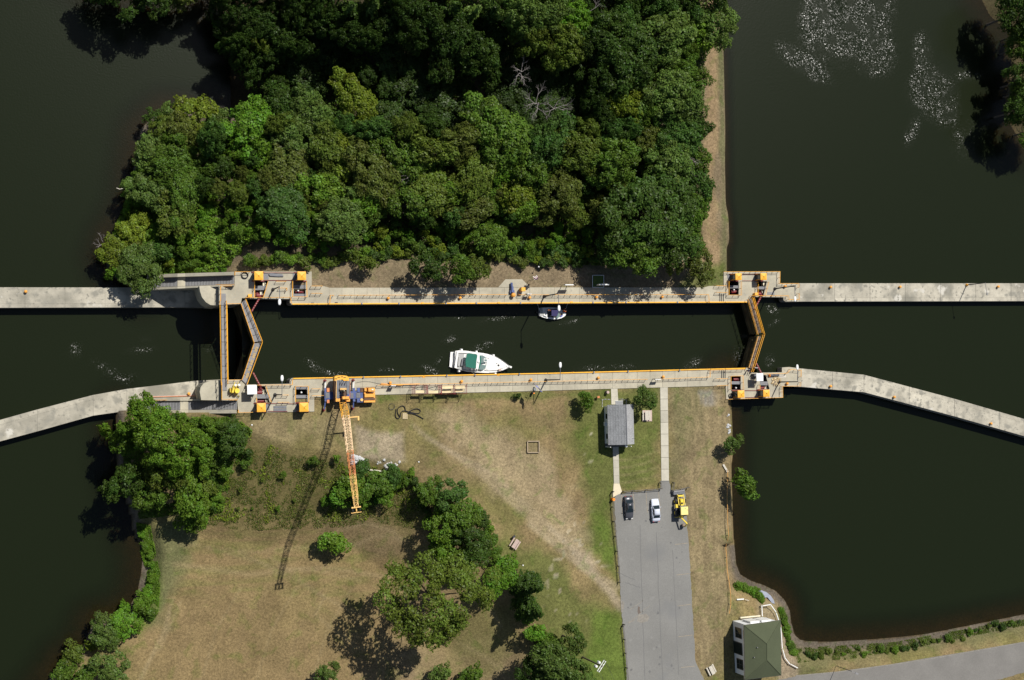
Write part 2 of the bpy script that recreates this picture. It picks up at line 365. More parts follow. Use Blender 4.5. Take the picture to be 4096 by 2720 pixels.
# tyre tracks and mowing arcs worn into the turf
def track(pts, wd, c, k, z=0):
    d = seg_dist(GX, GY, [xy(P(u, v, z)) for u, v in pts]); paint(np.clip(1.2-d/wd, 0, 1)*(.5+N1*.6), c, k)
track([(690, 2400), (660, 2520), (600, 2640), (560, 2720)], .5, tan, .8, -9); track([(720, 2410), (640, 2600)], .4, tan, .5, -9)
for o_ in (0, 30, 55): track([(1650+o_, 1700+o_), (1900+o_, 1880), (2100+o_, 2060), (2300+o_*.6, 2230), (2450, 2380)], .5, (.31, .25, .165), .5)
for a_ in range(4): track([(2480, 1840+a_*32), (2560, 1830+a_*30), (2640, 1800+a_*34)], .3, tan, .4)
for a_ in range(5): track([(2690, 1600+a_*60), (2760, 1640+a_*55), (2800, 1720+a_*40)], .35, tan, .4)
track([(1400, 2190), (1500, 2140), (1600, 2150), (1680, 2200)], .4, tan, .5, -7); track([(700, 2260), (1000, 2300), (1300, 2270), (1560, 2310)], .6, tan, .5, -7.5)
track([(1850, 2580), (1960, 2640), (2060, 2720)], .4, tan, .5, -3); track([(1960, 2430), (2010, 2510)], .4, tan, .7, -2)
for a_ in range(7): track([(720+a_*60, 2180+a_*8), (1000+a_*50, 2210+a_*30), (1260, 2190+a_*45), (1440, 2180+a_*70)], .35, green_dry if a_ % 2 else tan, .45, -7.5)
for a_ in range(6): track([(700+a_*110, 2720), (760+a_*110, 2520), (860+a_*110, 2350)], .3, tan if a_ % 2 else brown, .35, -7.5)
for a_ in range(6): track([(2775+a_*20, 1580), (2790+a_*19, 2000), (2800+a_*17, 2500)], .28, tan, .5)
track([(1250, 2210), (1330, 2130), (1450, 2090), (1560, 2120), (1640, 2220)], .5, tan, .6, -7); track([(2120, 2100), (2330, 2270), (2478, 2400)], .7, (.34, .28, .185), .7); track([(2200, 2110), (2380, 2290), (2480, 2350)], .6, (.33, .27, .18), .7)
_sp = (vnoise(GX, GY, .9, 51) > .82)*(vnoise(GX, GY, 6, 52) > .5); paint(_sp*soft([(2290, 2050), (2400, 2060), (2420, 2300), (2300, 2500), (2200, 2400), (2230, 2200)], 4), (.36, .31, .22), .7)
_sp = (vnoise(GX, GY, .8, 53) > .8); paint(_sp*soft([(2320, 1690), (2370, 1680), (2385, 1850), (2340, 1860)], 1), (.5, .45, .33), .8)
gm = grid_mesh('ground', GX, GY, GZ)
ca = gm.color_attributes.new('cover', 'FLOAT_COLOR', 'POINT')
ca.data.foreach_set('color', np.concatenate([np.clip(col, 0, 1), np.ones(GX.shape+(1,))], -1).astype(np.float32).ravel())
m = bpy.data.materials.new('ground_cover'); m.use_nodes = True; n = m.node_tree; b = n.nodes['Principled BSDF']; b.inputs['Roughness'].default_value = .95; b.inputs['Specular IOR Level'].default_value = .1
g_ = n.nodes.new('ShaderNodeNewGeometry'); at = n.nodes.new('ShaderNodeAttribute'); at.attribute_name = 'cover'
def nz(sc, det, dist=0):
    t = n.nodes.new('ShaderNodeTexNoise'); t.inputs['Scale'].default_value = sc; t.inputs['Detail'].default_value = det; t.inputs['Distortion'].default_value = dist
    n.links.new(g_.outputs['Position'], t.inputs['Vector']); return t.outputs[0]
def mr(f, a, bb, lo, hi):
    r = n.nodes.new('ShaderNodeMapRange'); n.links.new(f, r.inputs[0])
    for i, x in enumerate((lo, hi, a, bb)): r.inputs[i+1].default_value = x
    return r.outputs[0]
c = at.outputs[0]
for f in (mr(nz(.25, 8, .5), .84, 1.16, .32, .68), mr(nz(2.6, 7), .70, 1.28, .3, .7), mr(nz(8, 3), .72, 1.27, .3, .7)):
    x = n.nodes.new('ShaderNodeVectorMath'); x.operation = 'SCALE'; n.links.new(c, x.inputs[0]); n.links.new(f, x.inputs['Scale']); c = x.outputs[0]
mx = n.nodes.new('ShaderNodeMix'); mx.data_type = 'RGBA'; mx.blend_type = 'MULTIPLY'; n.links.new(mr(nz(.35, 10, .6), 0, 1, .55, .74), mx.inputs[0])
n.links.new(c, mx.inputs[6]); mx.inputs[7].default_value = (.66, .86, .58, 1)
mx2 = n.nodes.new('ShaderNodeMix'); mx2.data_type = 'RGBA'; mx2.blend_type = 'MULTIPLY'; n.links.new(mr(nz(2.2, 5), 0, 1, .66, .74), mx2.inputs[0])
n.links.new(mx.outputs[2], mx2.inputs[6]); mx2.inputs[7].default_value = (.5, .55, .5, 1)
n.links.new(mx2.outputs[2], b.inputs['Base Color'])
bp = n.nodes.new('ShaderNodeBump'); bp.inputs['Strength'].default_value = .6; bp.inputs['Distance'].default_value = .15; n.links.new(nz(5, 5), bp.inputs['Height']); n.links.new(bp.outputs[0], b.inputs['Normal'])
gm.materials.append(m); go = bpy.data.objects.new('ground', gm); COL.objects.link(go); tag(go, kind='structure')

# ------------------------------------------------------------------ water
def water(name, x0, x1, y0, y1, z, st, chop, clip=None, far=False):
    if far: ax = axis(x0, x1, st, 2400); ay = axis(y0, y1, st, 2400)
    else: ax = np.linspace(x0, x1, int((x1-x0)/st)+2); ay = np.linspace(y0, y1, int((y1-y0)/st)+2)
    if far == 'W': ax = ax[ax <= x1+1e-6]
    if far == 'E': ax = ax[ax >= x0-1e-6]; ay = ay[ay >= y0-1e-6]
    X, Y = np.meshgrid(ax, ay); D = np.clip(z-ground(X, Y), 0, 20)
    C = np.zeros(X.shape)
    for (u, v, ru, rv, a, k) in chop:
        p = P(u, v, z); s = mpp(u); dx, dy = X-p.x, Y-p.y; ca, sa = math.cos(a), math.sin(a)
        e = np.hypot((dx*ca+dy*sa)/(ru*s), (-dx*sa+dy*ca)/(rv*s)); C = np.maximum(C, k*np.clip((1.45-e)*1.05, 0, 1))
    me = grid_mesh(name, X, Y, np.full(X.shape, float(z)), None if clip is None else clip(X, Y))
    for nm, arr in (('depth', D), ('chop', C)):
        a = me.attributes.new(nm, 'FLOAT', 'POINT'); a.data.foreach_set('value', arr.astype(np.float32).ravel())
    me.materials.append(WATER); o = bpy.data.objects.new(name, me); COL.objects.link(o); return tag(o, kind='structure')
WATER = bpy.data.materials.new('turbid_water'); WATER.use_nodes = True; n = WATER.node_tree; n.nodes.clear()
out = n.nodes.new('ShaderNodeOutputMaterial'); g_ = n.nodes.new('ShaderNodeNewGeometry')
dif = n.nodes.new('ShaderNodeBsdfDiffuse'); dif.inputs[0].default_value = (.0092, .0130, .0046, 1)
tr = n.nodes.new('ShaderNodeBsdfTransparent'); tr.inputs[0].default_value = (.55, .5, .38, 1)
ad = n.nodes.new('ShaderNodeAttribute'); ad.attribute_name = 'depth'; ac = n.nodes.new('ShaderNodeAttribute'); ac.attribute_name = 'chop'
op = n.nodes.new('ShaderNodeMapRange'); op.interpolation_type = 'SMOOTHSTEP'; n.links.new(ad.outputs['Fac'], op.inputs[0])
for i, x in enumerate((0, 1.6, .25, 1)): op.inputs[i+1].default_value = x
body = n.nodes.new('ShaderNodeMixShader'); n.links.new(op.outputs[0], body.inputs[0]); n.links.new(tr.outputs[0], body.inputs[1]); n.links.new(dif.outputs[0], body.inputs[2])
gl = n.nodes.new('ShaderNodeBsdfGlossy'); rr_ = n.nodes.new('ShaderNodeMapRange'); n.links.new(ac.outputs['Fac'], rr_.inputs[0]); rr_.inputs[3].default_value = .22; rr_.inputs[4].default_value = .28; rr_.inputs[2].default_value = .8; n.links.new(rr_.outputs[0], gl.inputs['Roughness'])
fr = n.nodes.new('ShaderNodeFresnel'); fr.inputs[0].default_value = 1.33
top = n.nodes.new('ShaderNodeMixShader'); n.links.new(fr.outputs[0], top.inputs[0]); n.links.new(body.outputs[0], top.inputs[1]); n.links.new(gl.outputs[0], top.inputs[2])
n.links.new(top.outputs[0], out.inputs[0])
w1 = nz(3.2, 1., .2); w2 = nz(.3, 6)
# chop breaks up into catspaws: patchy mask times the local agitation
pm = mr(w2, 0, 1, .34, .62); mm = n.nodes.new('ShaderNodeMath'); mm.operation = 'MULTIPLY'; n.links.new(pm, mm.inputs[0]); n.links.new(ac.outputs['Fac'], mm.inputs[1])
bp = n.nodes.new('ShaderNodeBump'); bp.inputs['Distance'].default_value = .3; bp.inputs['Strength'].default_value = .06; n.links.new(w1, bp.inputs['Height'])
# small wavelets: each facet of the choppy patches tilts its own way
vo = n.nodes.new('ShaderNodeTexVoronoi'); vo.inputs['Scale'].default_value = 5.2; n.links.new(g_.outputs['Position'], vo.inputs['Vector'])
sb_ = n.nodes.new('ShaderNodeVectorMath'); sb_.operation = 'SUBTRACT'; n.links.new(vo.outputs['Color'], sb_.inputs[0]); sb_.inputs[1].default_value = (.5, .5, .5)
ml = n.nodes.new('ShaderNodeVectorMath'); ml.operation = 'MULTIPLY'; vo2 = n.nodes.new('ShaderNodeTexVoronoi'); vo2.inputs['Scale'].default_value = 6.3; n.links.new(g_.outputs['Position'], vo2.inputs['Vector'])
ad2 = n.nodes.new('ShaderNodeVectorMath'); ad2.operation = 'ADD'; n.links.new(sb_.outputs[0], ad2.inputs[0]); n.links.new(vo2.outputs['Color'], ad2.inputs[1])
sb2 = n.nodes.new('ShaderNodeVectorMath'); sb2.operation = 'SUBTRACT'; n.links.new(ad2.outputs[0], sb2.inputs[0]); sb2.inputs[1].default_value = (.5, .5, .5)
n.links.new(sb2.outputs[0], ml.inputs[0]); ml.inputs[1].default_value = (.78, .78, 0)
sc_ = n.nodes.new('ShaderNodeVectorMath'); sc_.operation = 'SCALE'; n.links.new(ml.outputs[0], sc_.inputs[0]); n.links.new(mm.outputs[0], sc_.inputs['Scale'])
av = n.nodes.new('ShaderNodeVectorMath'); av.operation = 'ADD'; n.links.new(sc_.outputs[0], av.inputs[0]); n.links.new(bp.outputs[0], av.inputs[1])
nv_ = n.nodes.new('ShaderNodeVectorMath'); nv_.operation = 'NORMALIZE'; n.links.new(av.outputs[0], nv_.inputs[0])
n.links.new(nv_.outputs[0], gl.inputs['Normal']); n.links.new(nv_.outputs[0], fr.inputs['Normal'])
_gc = [P(u, v, 0) for u, v in ((2900, 1500), (3205, 1512), (3457, 1534), (3800, 1625), (4180, 1734))]; _gx = [p.x for p in _gc]+[2600]; _gy = [p.y for p in _gc]+[_gc[-1].y-2600*.3]
below = lambda X, Y: Y < np.interp(X, _gx, _gy)-.3
above = lambda X, Y: Y > np.interp(X, _gx, _gy)+.3
xg = P(1010, 1370, 0).x; xu = P(3045, 1340, 0).x
yN = P(2000, 1150).y-2; yS = P(2000, 1580).y
water('river', -60, xg-1.5, -80, 100, ZL, 1.0, [(450, 1492, 85, 12, -.55, .98), (530, 1512, 50, 9, -.2, .95), (560, 1400, 60, 10, .1, .75), (575, 1350, 40, 10, 0, .7), (300, 1400, 25, 30, -.6, .75), (840, 1400, 20, 9, 0, .75), (930, 1500, 20, 10, 0, .7)], far='W')
for q in [(1250, 1460, 60, 26, -.5, 1.), (1330, 1490, 80, 14, 0, 1.), (1720, 1480, 60, 26, -.3, 1.), (1930, 1385, 40, 14, .3, .9), (2000, 1275, 60, 12, .2, 1.)]: pass
water('lock_chamber_water', P(980, 1370).x, P(3050, 1370).x+.3, P(2000, 1530).y, P(2000, 1195).y, ZC, .5,
      [(1260, 1465, 50, 14, -.6, 1.), (1290, 1485, 45, 10, -.2, .95), (1370, 1492, 45, 7, 0, .9), (1545, 1480, 30, 7, 0, .9), (1720, 1480, 38, 14, -.5, 1.), (1755, 1440, 20, 9, .8, .85), (1925, 1386, 45, 12, .3, 1.), (1800, 1356, 30, 12, .2, 1.), (2000, 1272, 80, 9, .15, 1.),
       (2275, 1288, 40, 8, .2, 1.), (2770, 1450, 40, 22, .5, .9), (2490, 1465, 60, 8, 0, .9), (2360, 1475, 60, 12, 0, .8), (2960, 1430, 30, 45, 0, .7), (1830, 1265, 40, 8, 0, .8)])
water('upper_pool', xu-.2, 215, P(4180, 1800).y, 100, ZU, .8,
      [(3390, 60, 150, 190, -.9, .98), (3310, 20, 80, 130, 0, .85), (3220, 255, 120, 40, -.5, .7), (3480, 190, 110, 90, -.7, .95), (3730, 370, 100, 95, -.5, 1.), (3690, 220, 42, 80, 0, .8), (3790, 450, 60, 60, -.6, .85), (3650, 520, 26, 70, -.4, .72), (3860, 560, 60, 90, 0, .45), (3880, 300, 80, 20, 0, .5),
       (3085, 1232, 32, 18, -.5, .95), (3100, 1290, 30, 8, .4, .75), (3078, 1440, 24, 26, 0, .7)], above, far='E')
water('lake', P(2905, 1086).x-3, xu-.2, P(2900, 1140).y, 100, ZU, 1.0, [])
water('pond', P(2905, 1600).x-2, 260, -95, P(3000, 1560).y, ZP, .8, [], below)
# ------------------------------------------------------------------ lock masonry
def wall(name, label, pts, z1, z0, m='concrete', holes=(), parent=None, face='wall_face'):
    t = empty(name, (0, 0, 0), 0, label, 'lock wall') if parent is None else parent
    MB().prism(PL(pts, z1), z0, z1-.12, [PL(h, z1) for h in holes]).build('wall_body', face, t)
    return t
pitA1 = [(1020, 1123), (1071, 1123), (1052, 1189), (1020, 1189)]; pitA2 = [(1175, 1123), (1222, 1123), (1222, 1186), (1175, 1186)]
pitB1 = [(1028, 1544), (1059, 1544), (1080, 1612), (1029, 1612)]; pitB2 = [(1183, 1546), (1229, 1546), (1230, 1610), (1183, 1610)]
pitC1 = [(2914, 1125), (2954, 1125), (2954, 1179), (2914, 1179)]; pitC2 = [(3028, 1125), (3068, 1125), (3054, 1181), (3028, 1181)]
pitD1 = [(2923, 1505), (2963, 1505), (2963, 1559), (2923, 1559)]; pitD2 = [(3040, 1500), (3063, 1500), (3078, 1556), (3040, 1556)]
NW = [(875, 1143), (938, 1143), (938, 1087), (1247, 1086), (1247, 1143), (1289, 1143), (1318, 1151), (1318, 1217), (1166, 1218), (1160, 1211), (1160, 1196), (986, 1193), (968, 1192), (963, 1216), (876, 1219)]
NE = [(2816, 1150), (2836, 1144), (2895, 1144), (2895, 1086), (3120, 1086), (3120, 1133), (3198, 1133), (3198, 1206), (3142, 1207), (3134, 1200), (3133, 1189), (3003, 1187), (2990, 1209), (2816, 1211)]
SWk = [(887, 1519), (970, 1518), (988, 1538), (1158, 1535), (1160, 1520), (1168, 1512), (1300, 1509), (1300, 1588), (1257, 1588), (1257, 1646), (953, 1652), (949, 1603), (887, 1601)]
SE = [(2850, 1475), (2990, 1471), (3010, 1491), (3128, 1489), (3128, 1470), (3157, 1468), (3205, 1474), (3205, 1547), (3131, 1545), (3132, 1590), (2905, 1598), (2903, 1542), (2850, 1544)]
wallN = empty('north_lock_wall', (0, 0, 0), 0, 'long concrete lock wall with walkway on the wooded north side of the chamber', 'lock wall')
wallS = empty('south_lock_wall', (0, 0, 0), 0, 'long concrete lock wall with walkway on the lawn side, crane parked on it', 'lock wall')
def deck(pts, holes, t):
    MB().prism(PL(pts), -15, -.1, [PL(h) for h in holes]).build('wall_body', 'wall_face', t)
    MB().prism(PL(pts), -.1, 0, [PL(h) for h in holes]).build('deck', 'concrete', t)
deck(NW, [pitA1, pitA2], wallN); deck(NE, [pitC1, pitC2], wallN); deck(SWk, [pitB1, pitB2], wallS); deck(SE, [pitD1, pitD2], wallS)
def lerp_poly(pts, u):
    for (a, b), (c, d) in zip(pts[:-1], pts[1:]):
        if a <= u <= c: return b+(d-b)*(u-a)/(c-a)
    return pts[-1][1] if u > pts[-1][0] else pts[0][1]
def slabs(t, inner, outer, u0, u1, step, z=0., zb=-15, m='concrete', cut=None, name='slab', gap=.32):
    """walkway slabs laid side by side with open joints on a wall body"""
    us = [u0]
    while us[-1] < u1-step*.6: us.append(us[-1]+step)
    us[-1] = u1 if u1-us[-1] < step*.4 else us[-1]
    if us[-1] < u1: us.append(u1)
    bd = [(u, lerp_poly(outer, u)) for u in us]+[(u, lerp_poly(inner, u)) for u in us[::-1]]
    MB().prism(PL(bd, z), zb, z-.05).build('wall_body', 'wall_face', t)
    for a, b in zip(us[:-1], us[1:]):
        a2, b2 = a+gap, b-gap; vs = [0, 1] if cut is None else [0, cut, 1]
        for k in range(len(vs)-1):
            q = []
            for u in (a2, b2):
                i, o = lerp_poly(inner, u), lerp_poly(outer, u)
                q.append((i+(o-i)*vs[k], i+(o-i)*vs[k+1]))
            g = .35 if k == 0 and cut else 0
            pp = PL([(a2, q[0][0]), (b2, q[1][0]), (b2, q[1][1]-g*np.sign(q[1][1]-q[1][0])), (a2, q[0][1]-g*np.sign(q[0][1]-q[0][0]))], z)
            MB().prism(pp, z-.049, z-random.uniform(0, .01)).build(name, m, t)
cN_in = [(1160, 1217.5), (2990, 1209.5)]; cN_out = [(1318, 1151), (1992, 1150), (2121, 1149.5), (2816, 1150)]
cS_in = [(1165, 1512), (2200, 1491), (2985, 1471)]; cS_out = [(1300, 1586), (1503, 1579), (2100, 1565), (2444, 1555), (2850, 1544)]
slabs(wallN, cN_in, cN_out, 1318, 2816, 50, cut=.5); slabs(wallS, cS_in, cS_out, 1300, 2850, 50, cut=.55)
MB().prism(PL([(1993, 1149), (2022, 1117), (2088, 1117), (2121, 1148.5)]), -1, -.004).build('slab', 'concrete', wallN)
# lower guide walls, ten metres down
gwl = empty('north_lower_guide_wall', (0, 0, 0), 0, 'pale low guide wall running left from the stairs on the wooded side', 'guide wall')
slabs(gwl, [(-60, 1231), (700, 1229), (870, 1231)], [(-60, 1149), (600, 1150), (870, 1143)], -60, 870, 160, -10, -15, 'old_concrete', .2, 'wall_block', .4)
gws = empty('south_lower_guide_wall', (0, 0, 0), 0, 'bent pale guide wall curving to the lower left corner of the view', 'guide wall')
gi = [(-80, 1702), (0, 1681), (150, 1638), (373, 1580), (507, 1556), (782, 1523), (884, 1518)]; go_ = [(-80, 1787), (0, 1767), (143, 1727), (385, 1659), (476, 1657), (560, 1620), (884, 1612)]
for a_, b_ in ((-80, 150), (150, 373), (373, 507), (507, 782), (782, 884)): slabs(gws, gi, go_, a_, b_, 240, -10, -15, 'old_concrete', .22 if b_ < 500 else None, 'wall_block', .5)
# upper guide walls
gun = empty('north_upper_guide_wall', (0, 0, 0), 0, 'straight stained guide wall running right from the upper gate, north side', 'guide wall')
slabs(gun, [(3198, 1206), (4180, 1204)], [(3198, 1133), (4180, 1133)], 3198, 4180, 141, -.25, -14, 'old_concrete', .2, 'wall_block', .6)
gus = empty('south_upper_guide_wall', (0, 0, 0), 0, 'stained guide wall bending down to the right edge, south side', 'guide wall')
gi2 = [(3205, 1474), (3456, 1499), (3800, 1590), (4180, 1700)]; go2 = [(3205, 1547), (3459, 1569), (3800, 1660), (4180, 1768)]
slabs(gus, gi2, go2, 3205, 3456, 125, -.25, -14, 'old_concrete', .24, 'wall_block', .6); slabs(gus, gi2, go2, 3456, 4180, 181, -.25, -14, 'old_concrete', .24, 'wall_block', .6)
# rounded bastions beside the lower deck
bn = [(797, 1143), (800, 1165), (808, 1189), (824, 1209), (842, 1220), (876, 1222), (876, 1143)]
bs = [(805, 1600), (799, 1567), (803, 1548), (814, 1534), (837, 1525), (886, 1520), (886, 1602)]
for t, q in ((wallN, bn), (wallS, bs)): MB().prism(PL(q, -1.4), -15, -1.4).build('bastion', 'concrete', t)
# stairs down to the guide walls
def stairs(t, top, land, bot, yN_, yS_, nm, outer, inner, iu=1.35):
    """treads run from u=top at z=0 to land at z=-5.7, landing, then to bot at -10"""
    steps = []; n1 = 32; n2 = 22; z = 0.
    for i in range(n1): steps.append((top+(land[1]-top)*i/n1, top+(land[1]-top)*(i+1)/n1, -.178*(i+1)))
    for i in range(n2): steps.append((land[0]+(bot-land[0])*i/n2, land[0]+(bot-land[0])*(i+1)/n2, -5.7-.195*(i+1)))
    for a, b, z in steps:
        q = PL([(a, yN_(a)), (b+.8, yN_(b)), (b+.8, yS_(b)), (a, yS_(a))], z)
        MB().prism(q, z-.05, z).build('stair_tread', 'grating', t)
    q = PL([(land[0], yN_(land[0])), (land[1], yN_(land[1])), (land[1], yS_(land[1])), (land[0], yS_(land[0]))], -5.7)
    MB().prism(q, -15, -5.7).build('landing', 'concrete', t)
    for (a, za), (b, zb) in (((top, -1.2), (land[1], -7)), ((land[0], -7), (bot, -11.2))):
        q = [P(a, yN_(a), za), P(b, yN_(b), zb), P(b, yS_(b), zb), P(a, yS_(a), za)]
        MB().add(q+[Vector((p.x, p.y, -15)) for p in q], [(0, 1, 2, 3), (0, 1, 5, 4), (1, 2, 6, 5), (2, 3, 7, 6), (3, 0, 4, 7)]).build('stair_bed', 'dark_grey', t)
    for (o0, o1), up in ((outer, 1.1), (inner, iu)):
        us = [top, land[1], land[0], bot]; zs = [up, -5.7+up, -5.7+up, -10+up]
        v = []
        for u, z in zip(us, zs):
            a, b = P(u, o0(u), z), P(u, o1(u), z); v += [a, b, Vector((b.x, b.y, -15)), Vector((a.x, a.y, -15))]
        f = []
        for i in range(3):
            k = i*4; f += [(k, k+1, k+5, k+4), (k+1, k+2, k+6, k+5), (k+3, k, k+4, k+7)]
        MB().add(v, f+[(0, 3, 2, 1), (12, 13, 14, 15)]).build('parapet', 'concrete', t)
L = lambda u0, v0, u1, v1: (lambda u: v0+(v1-v0)*(u-u0)/(u1-u0))
stN = empty('stairway', (0, 0, 0), 0, 'grey concrete stairway below the shrubs on the north side, shaded by its parapet', 'stairs')
stairs(stN, 937, (710, 741), 590, L(592, 1112, 936, 1101), L(592, 1149, 936, 1137), 'n', (L(590, 1098, 937, 1087), L(592, 1111, 936, 1100)), (L(592, 1150, 936, 1138), L(592, 1160, 936, 1143)))
stS = empty('stairway', (0, 0, 0), 0, 'grey concrete stairway beside the bushy tree on the south side', 'stairs')
stairs(stS, 947, (721, 753), 590, L(590, 1605, 947, 1603), L(590, 1640, 947, 1638), 's', (L(590, 1641, 947, 1639), L(590, 1655, 947, 1653)), (L(590, 1598, 947, 1596), L(590, 1604, 947, 1602)), .3)
# yellow coping bars in lengths, mooring hooks between them
def coping(t, edge, joints, dy):
    for a, b in zip(joints[:-1], joints[1:]):
        p, q = P(a+1.0, lerp_poly(edge, a)+dy, .1), P(b-1.0, lerp_poly(edge, b)+dy, .1); d = q-p
        MB().box((p+q)/2, (d.length, .2, .2), math.atan2(d.y, d.x)).build('coping_bar', 'edge_yellow', t)
coping(wallN, [(1166, 1216), (2990, 1208)], [1168, 1232, 1268, 1447, 1596, 1686, 1783, 1905, 1990, 2082, 2282, 2372, 2504, 2594, 2710, 2836, 2900, 2988], 0)
coping(wallS, [(1168, 1514), (2200, 1493), (2985, 1473)], [1172, 1300, 1454, 1602, 1695, 1787, 1900, 1990, 2077, 2190, 2290, 2375, 2512, 2600, 2718, 2842, 2900, 2984], 0)
hk = None
for i, (u, v) in enumerate([(1447, 1217), (1596, 1217), (1783, 1216), (1905, 1215), (2082, 1215), (2372, 1213), (2504, 1212), (2710, 1212), (1454, 1507), (1602, 1504), (1787, 1500), (1900, 1498), (2077, 1494), (2375, 1487), (2512, 1483), (2718, 1479)]):
    side = i < 8; p = P(u, v+(-3 if side else 3), .21)
    if hk is None:
        hk = empty('mooring_hook'); MB().box((0, 0, .04), (.3, .3, .08)).build('base', 'steel_grey', hk); MB().bar((0, 0, .05), (0, -.12, .32), .06).build('hook', 'white', hk); o = hk
    else: o = clone(hk)
    o.location = p; o.rotation_euler = (0, 0, 0 if side else math.pi)
    k = i if side else i-8
    tag(o, 'small pale mooring hook on the %s yellow chamber edge, number %s from the left' % ('north' if side else 'south', ['one', 'two', 'three', 'four', 'five', 'six', 'seven', 'eight'][k]), 'mooring hook', 'mooring hooks along the chamber edges')
for u, v, t in ((1690, 1212.5, wallN), (1995, 1211, wallN), (2286, 1208.5, wallN), (1695, 1507, wallS), (1993, 1500, wallS), (2292, 1491, wallS), (1250, 1214, wallN), (1345, 1212, wallN), (2602, 1484, wallS)):
    p = P(u, v, 0); MB().box((p.x, p.y, .03), (.55, .3, .06)).build('ladder_plate', 'yellow' if u not in (1250, 1345, 2602) else 'dark_grey', t)
# ------------------------------------------------------------------ railings
post_me = MB().box((0, 0, .5), (.07, .07, 1.0)).build('post', 'yellow'); POST = post_me.data; bpy.data.objects.remove(post_me)
def railing(pts, label, z=0., h=1.07, zs=None, step=1.25, name='railing', parent=None, mats='yellow', r=.045, step_label=None):
    W = []
    for i, (u, v) in enumerate(pts):
        zz = z if zs is None else zs[i]; p = P(u, v, zz+h); W.append(Vector((p.x, p.y, zz)))
    t = parent or empty(name, W[0], 0, label, 'railing', 'orange safety railings')
    off = Vector((0, 0, 0)) if parent else W[0]
    W = [p-off for p in W]; up = Vector((0, 0, h)); md = Vector((0, 0, h*.55))
    MB().tube([p+up for p in W], r).build('top_rail', mats, t); MB().tube([p+md for p in W], r*.6).build('mid_rail', mats, t)
    acc = []
    for a, b in zip(W[:-1], W[1:]):
        k = max(1, round((b-a).length/step)); acc += [a.lerp(b, i/k) for i in range(k)]
    acc.append(W[-1])
    for p in acc:
        o = bpy.data.objects.new('post', POST); COL.objects.link(o); o.parent = t; o.location = p; o.scale = (1, 1, h)
    return t
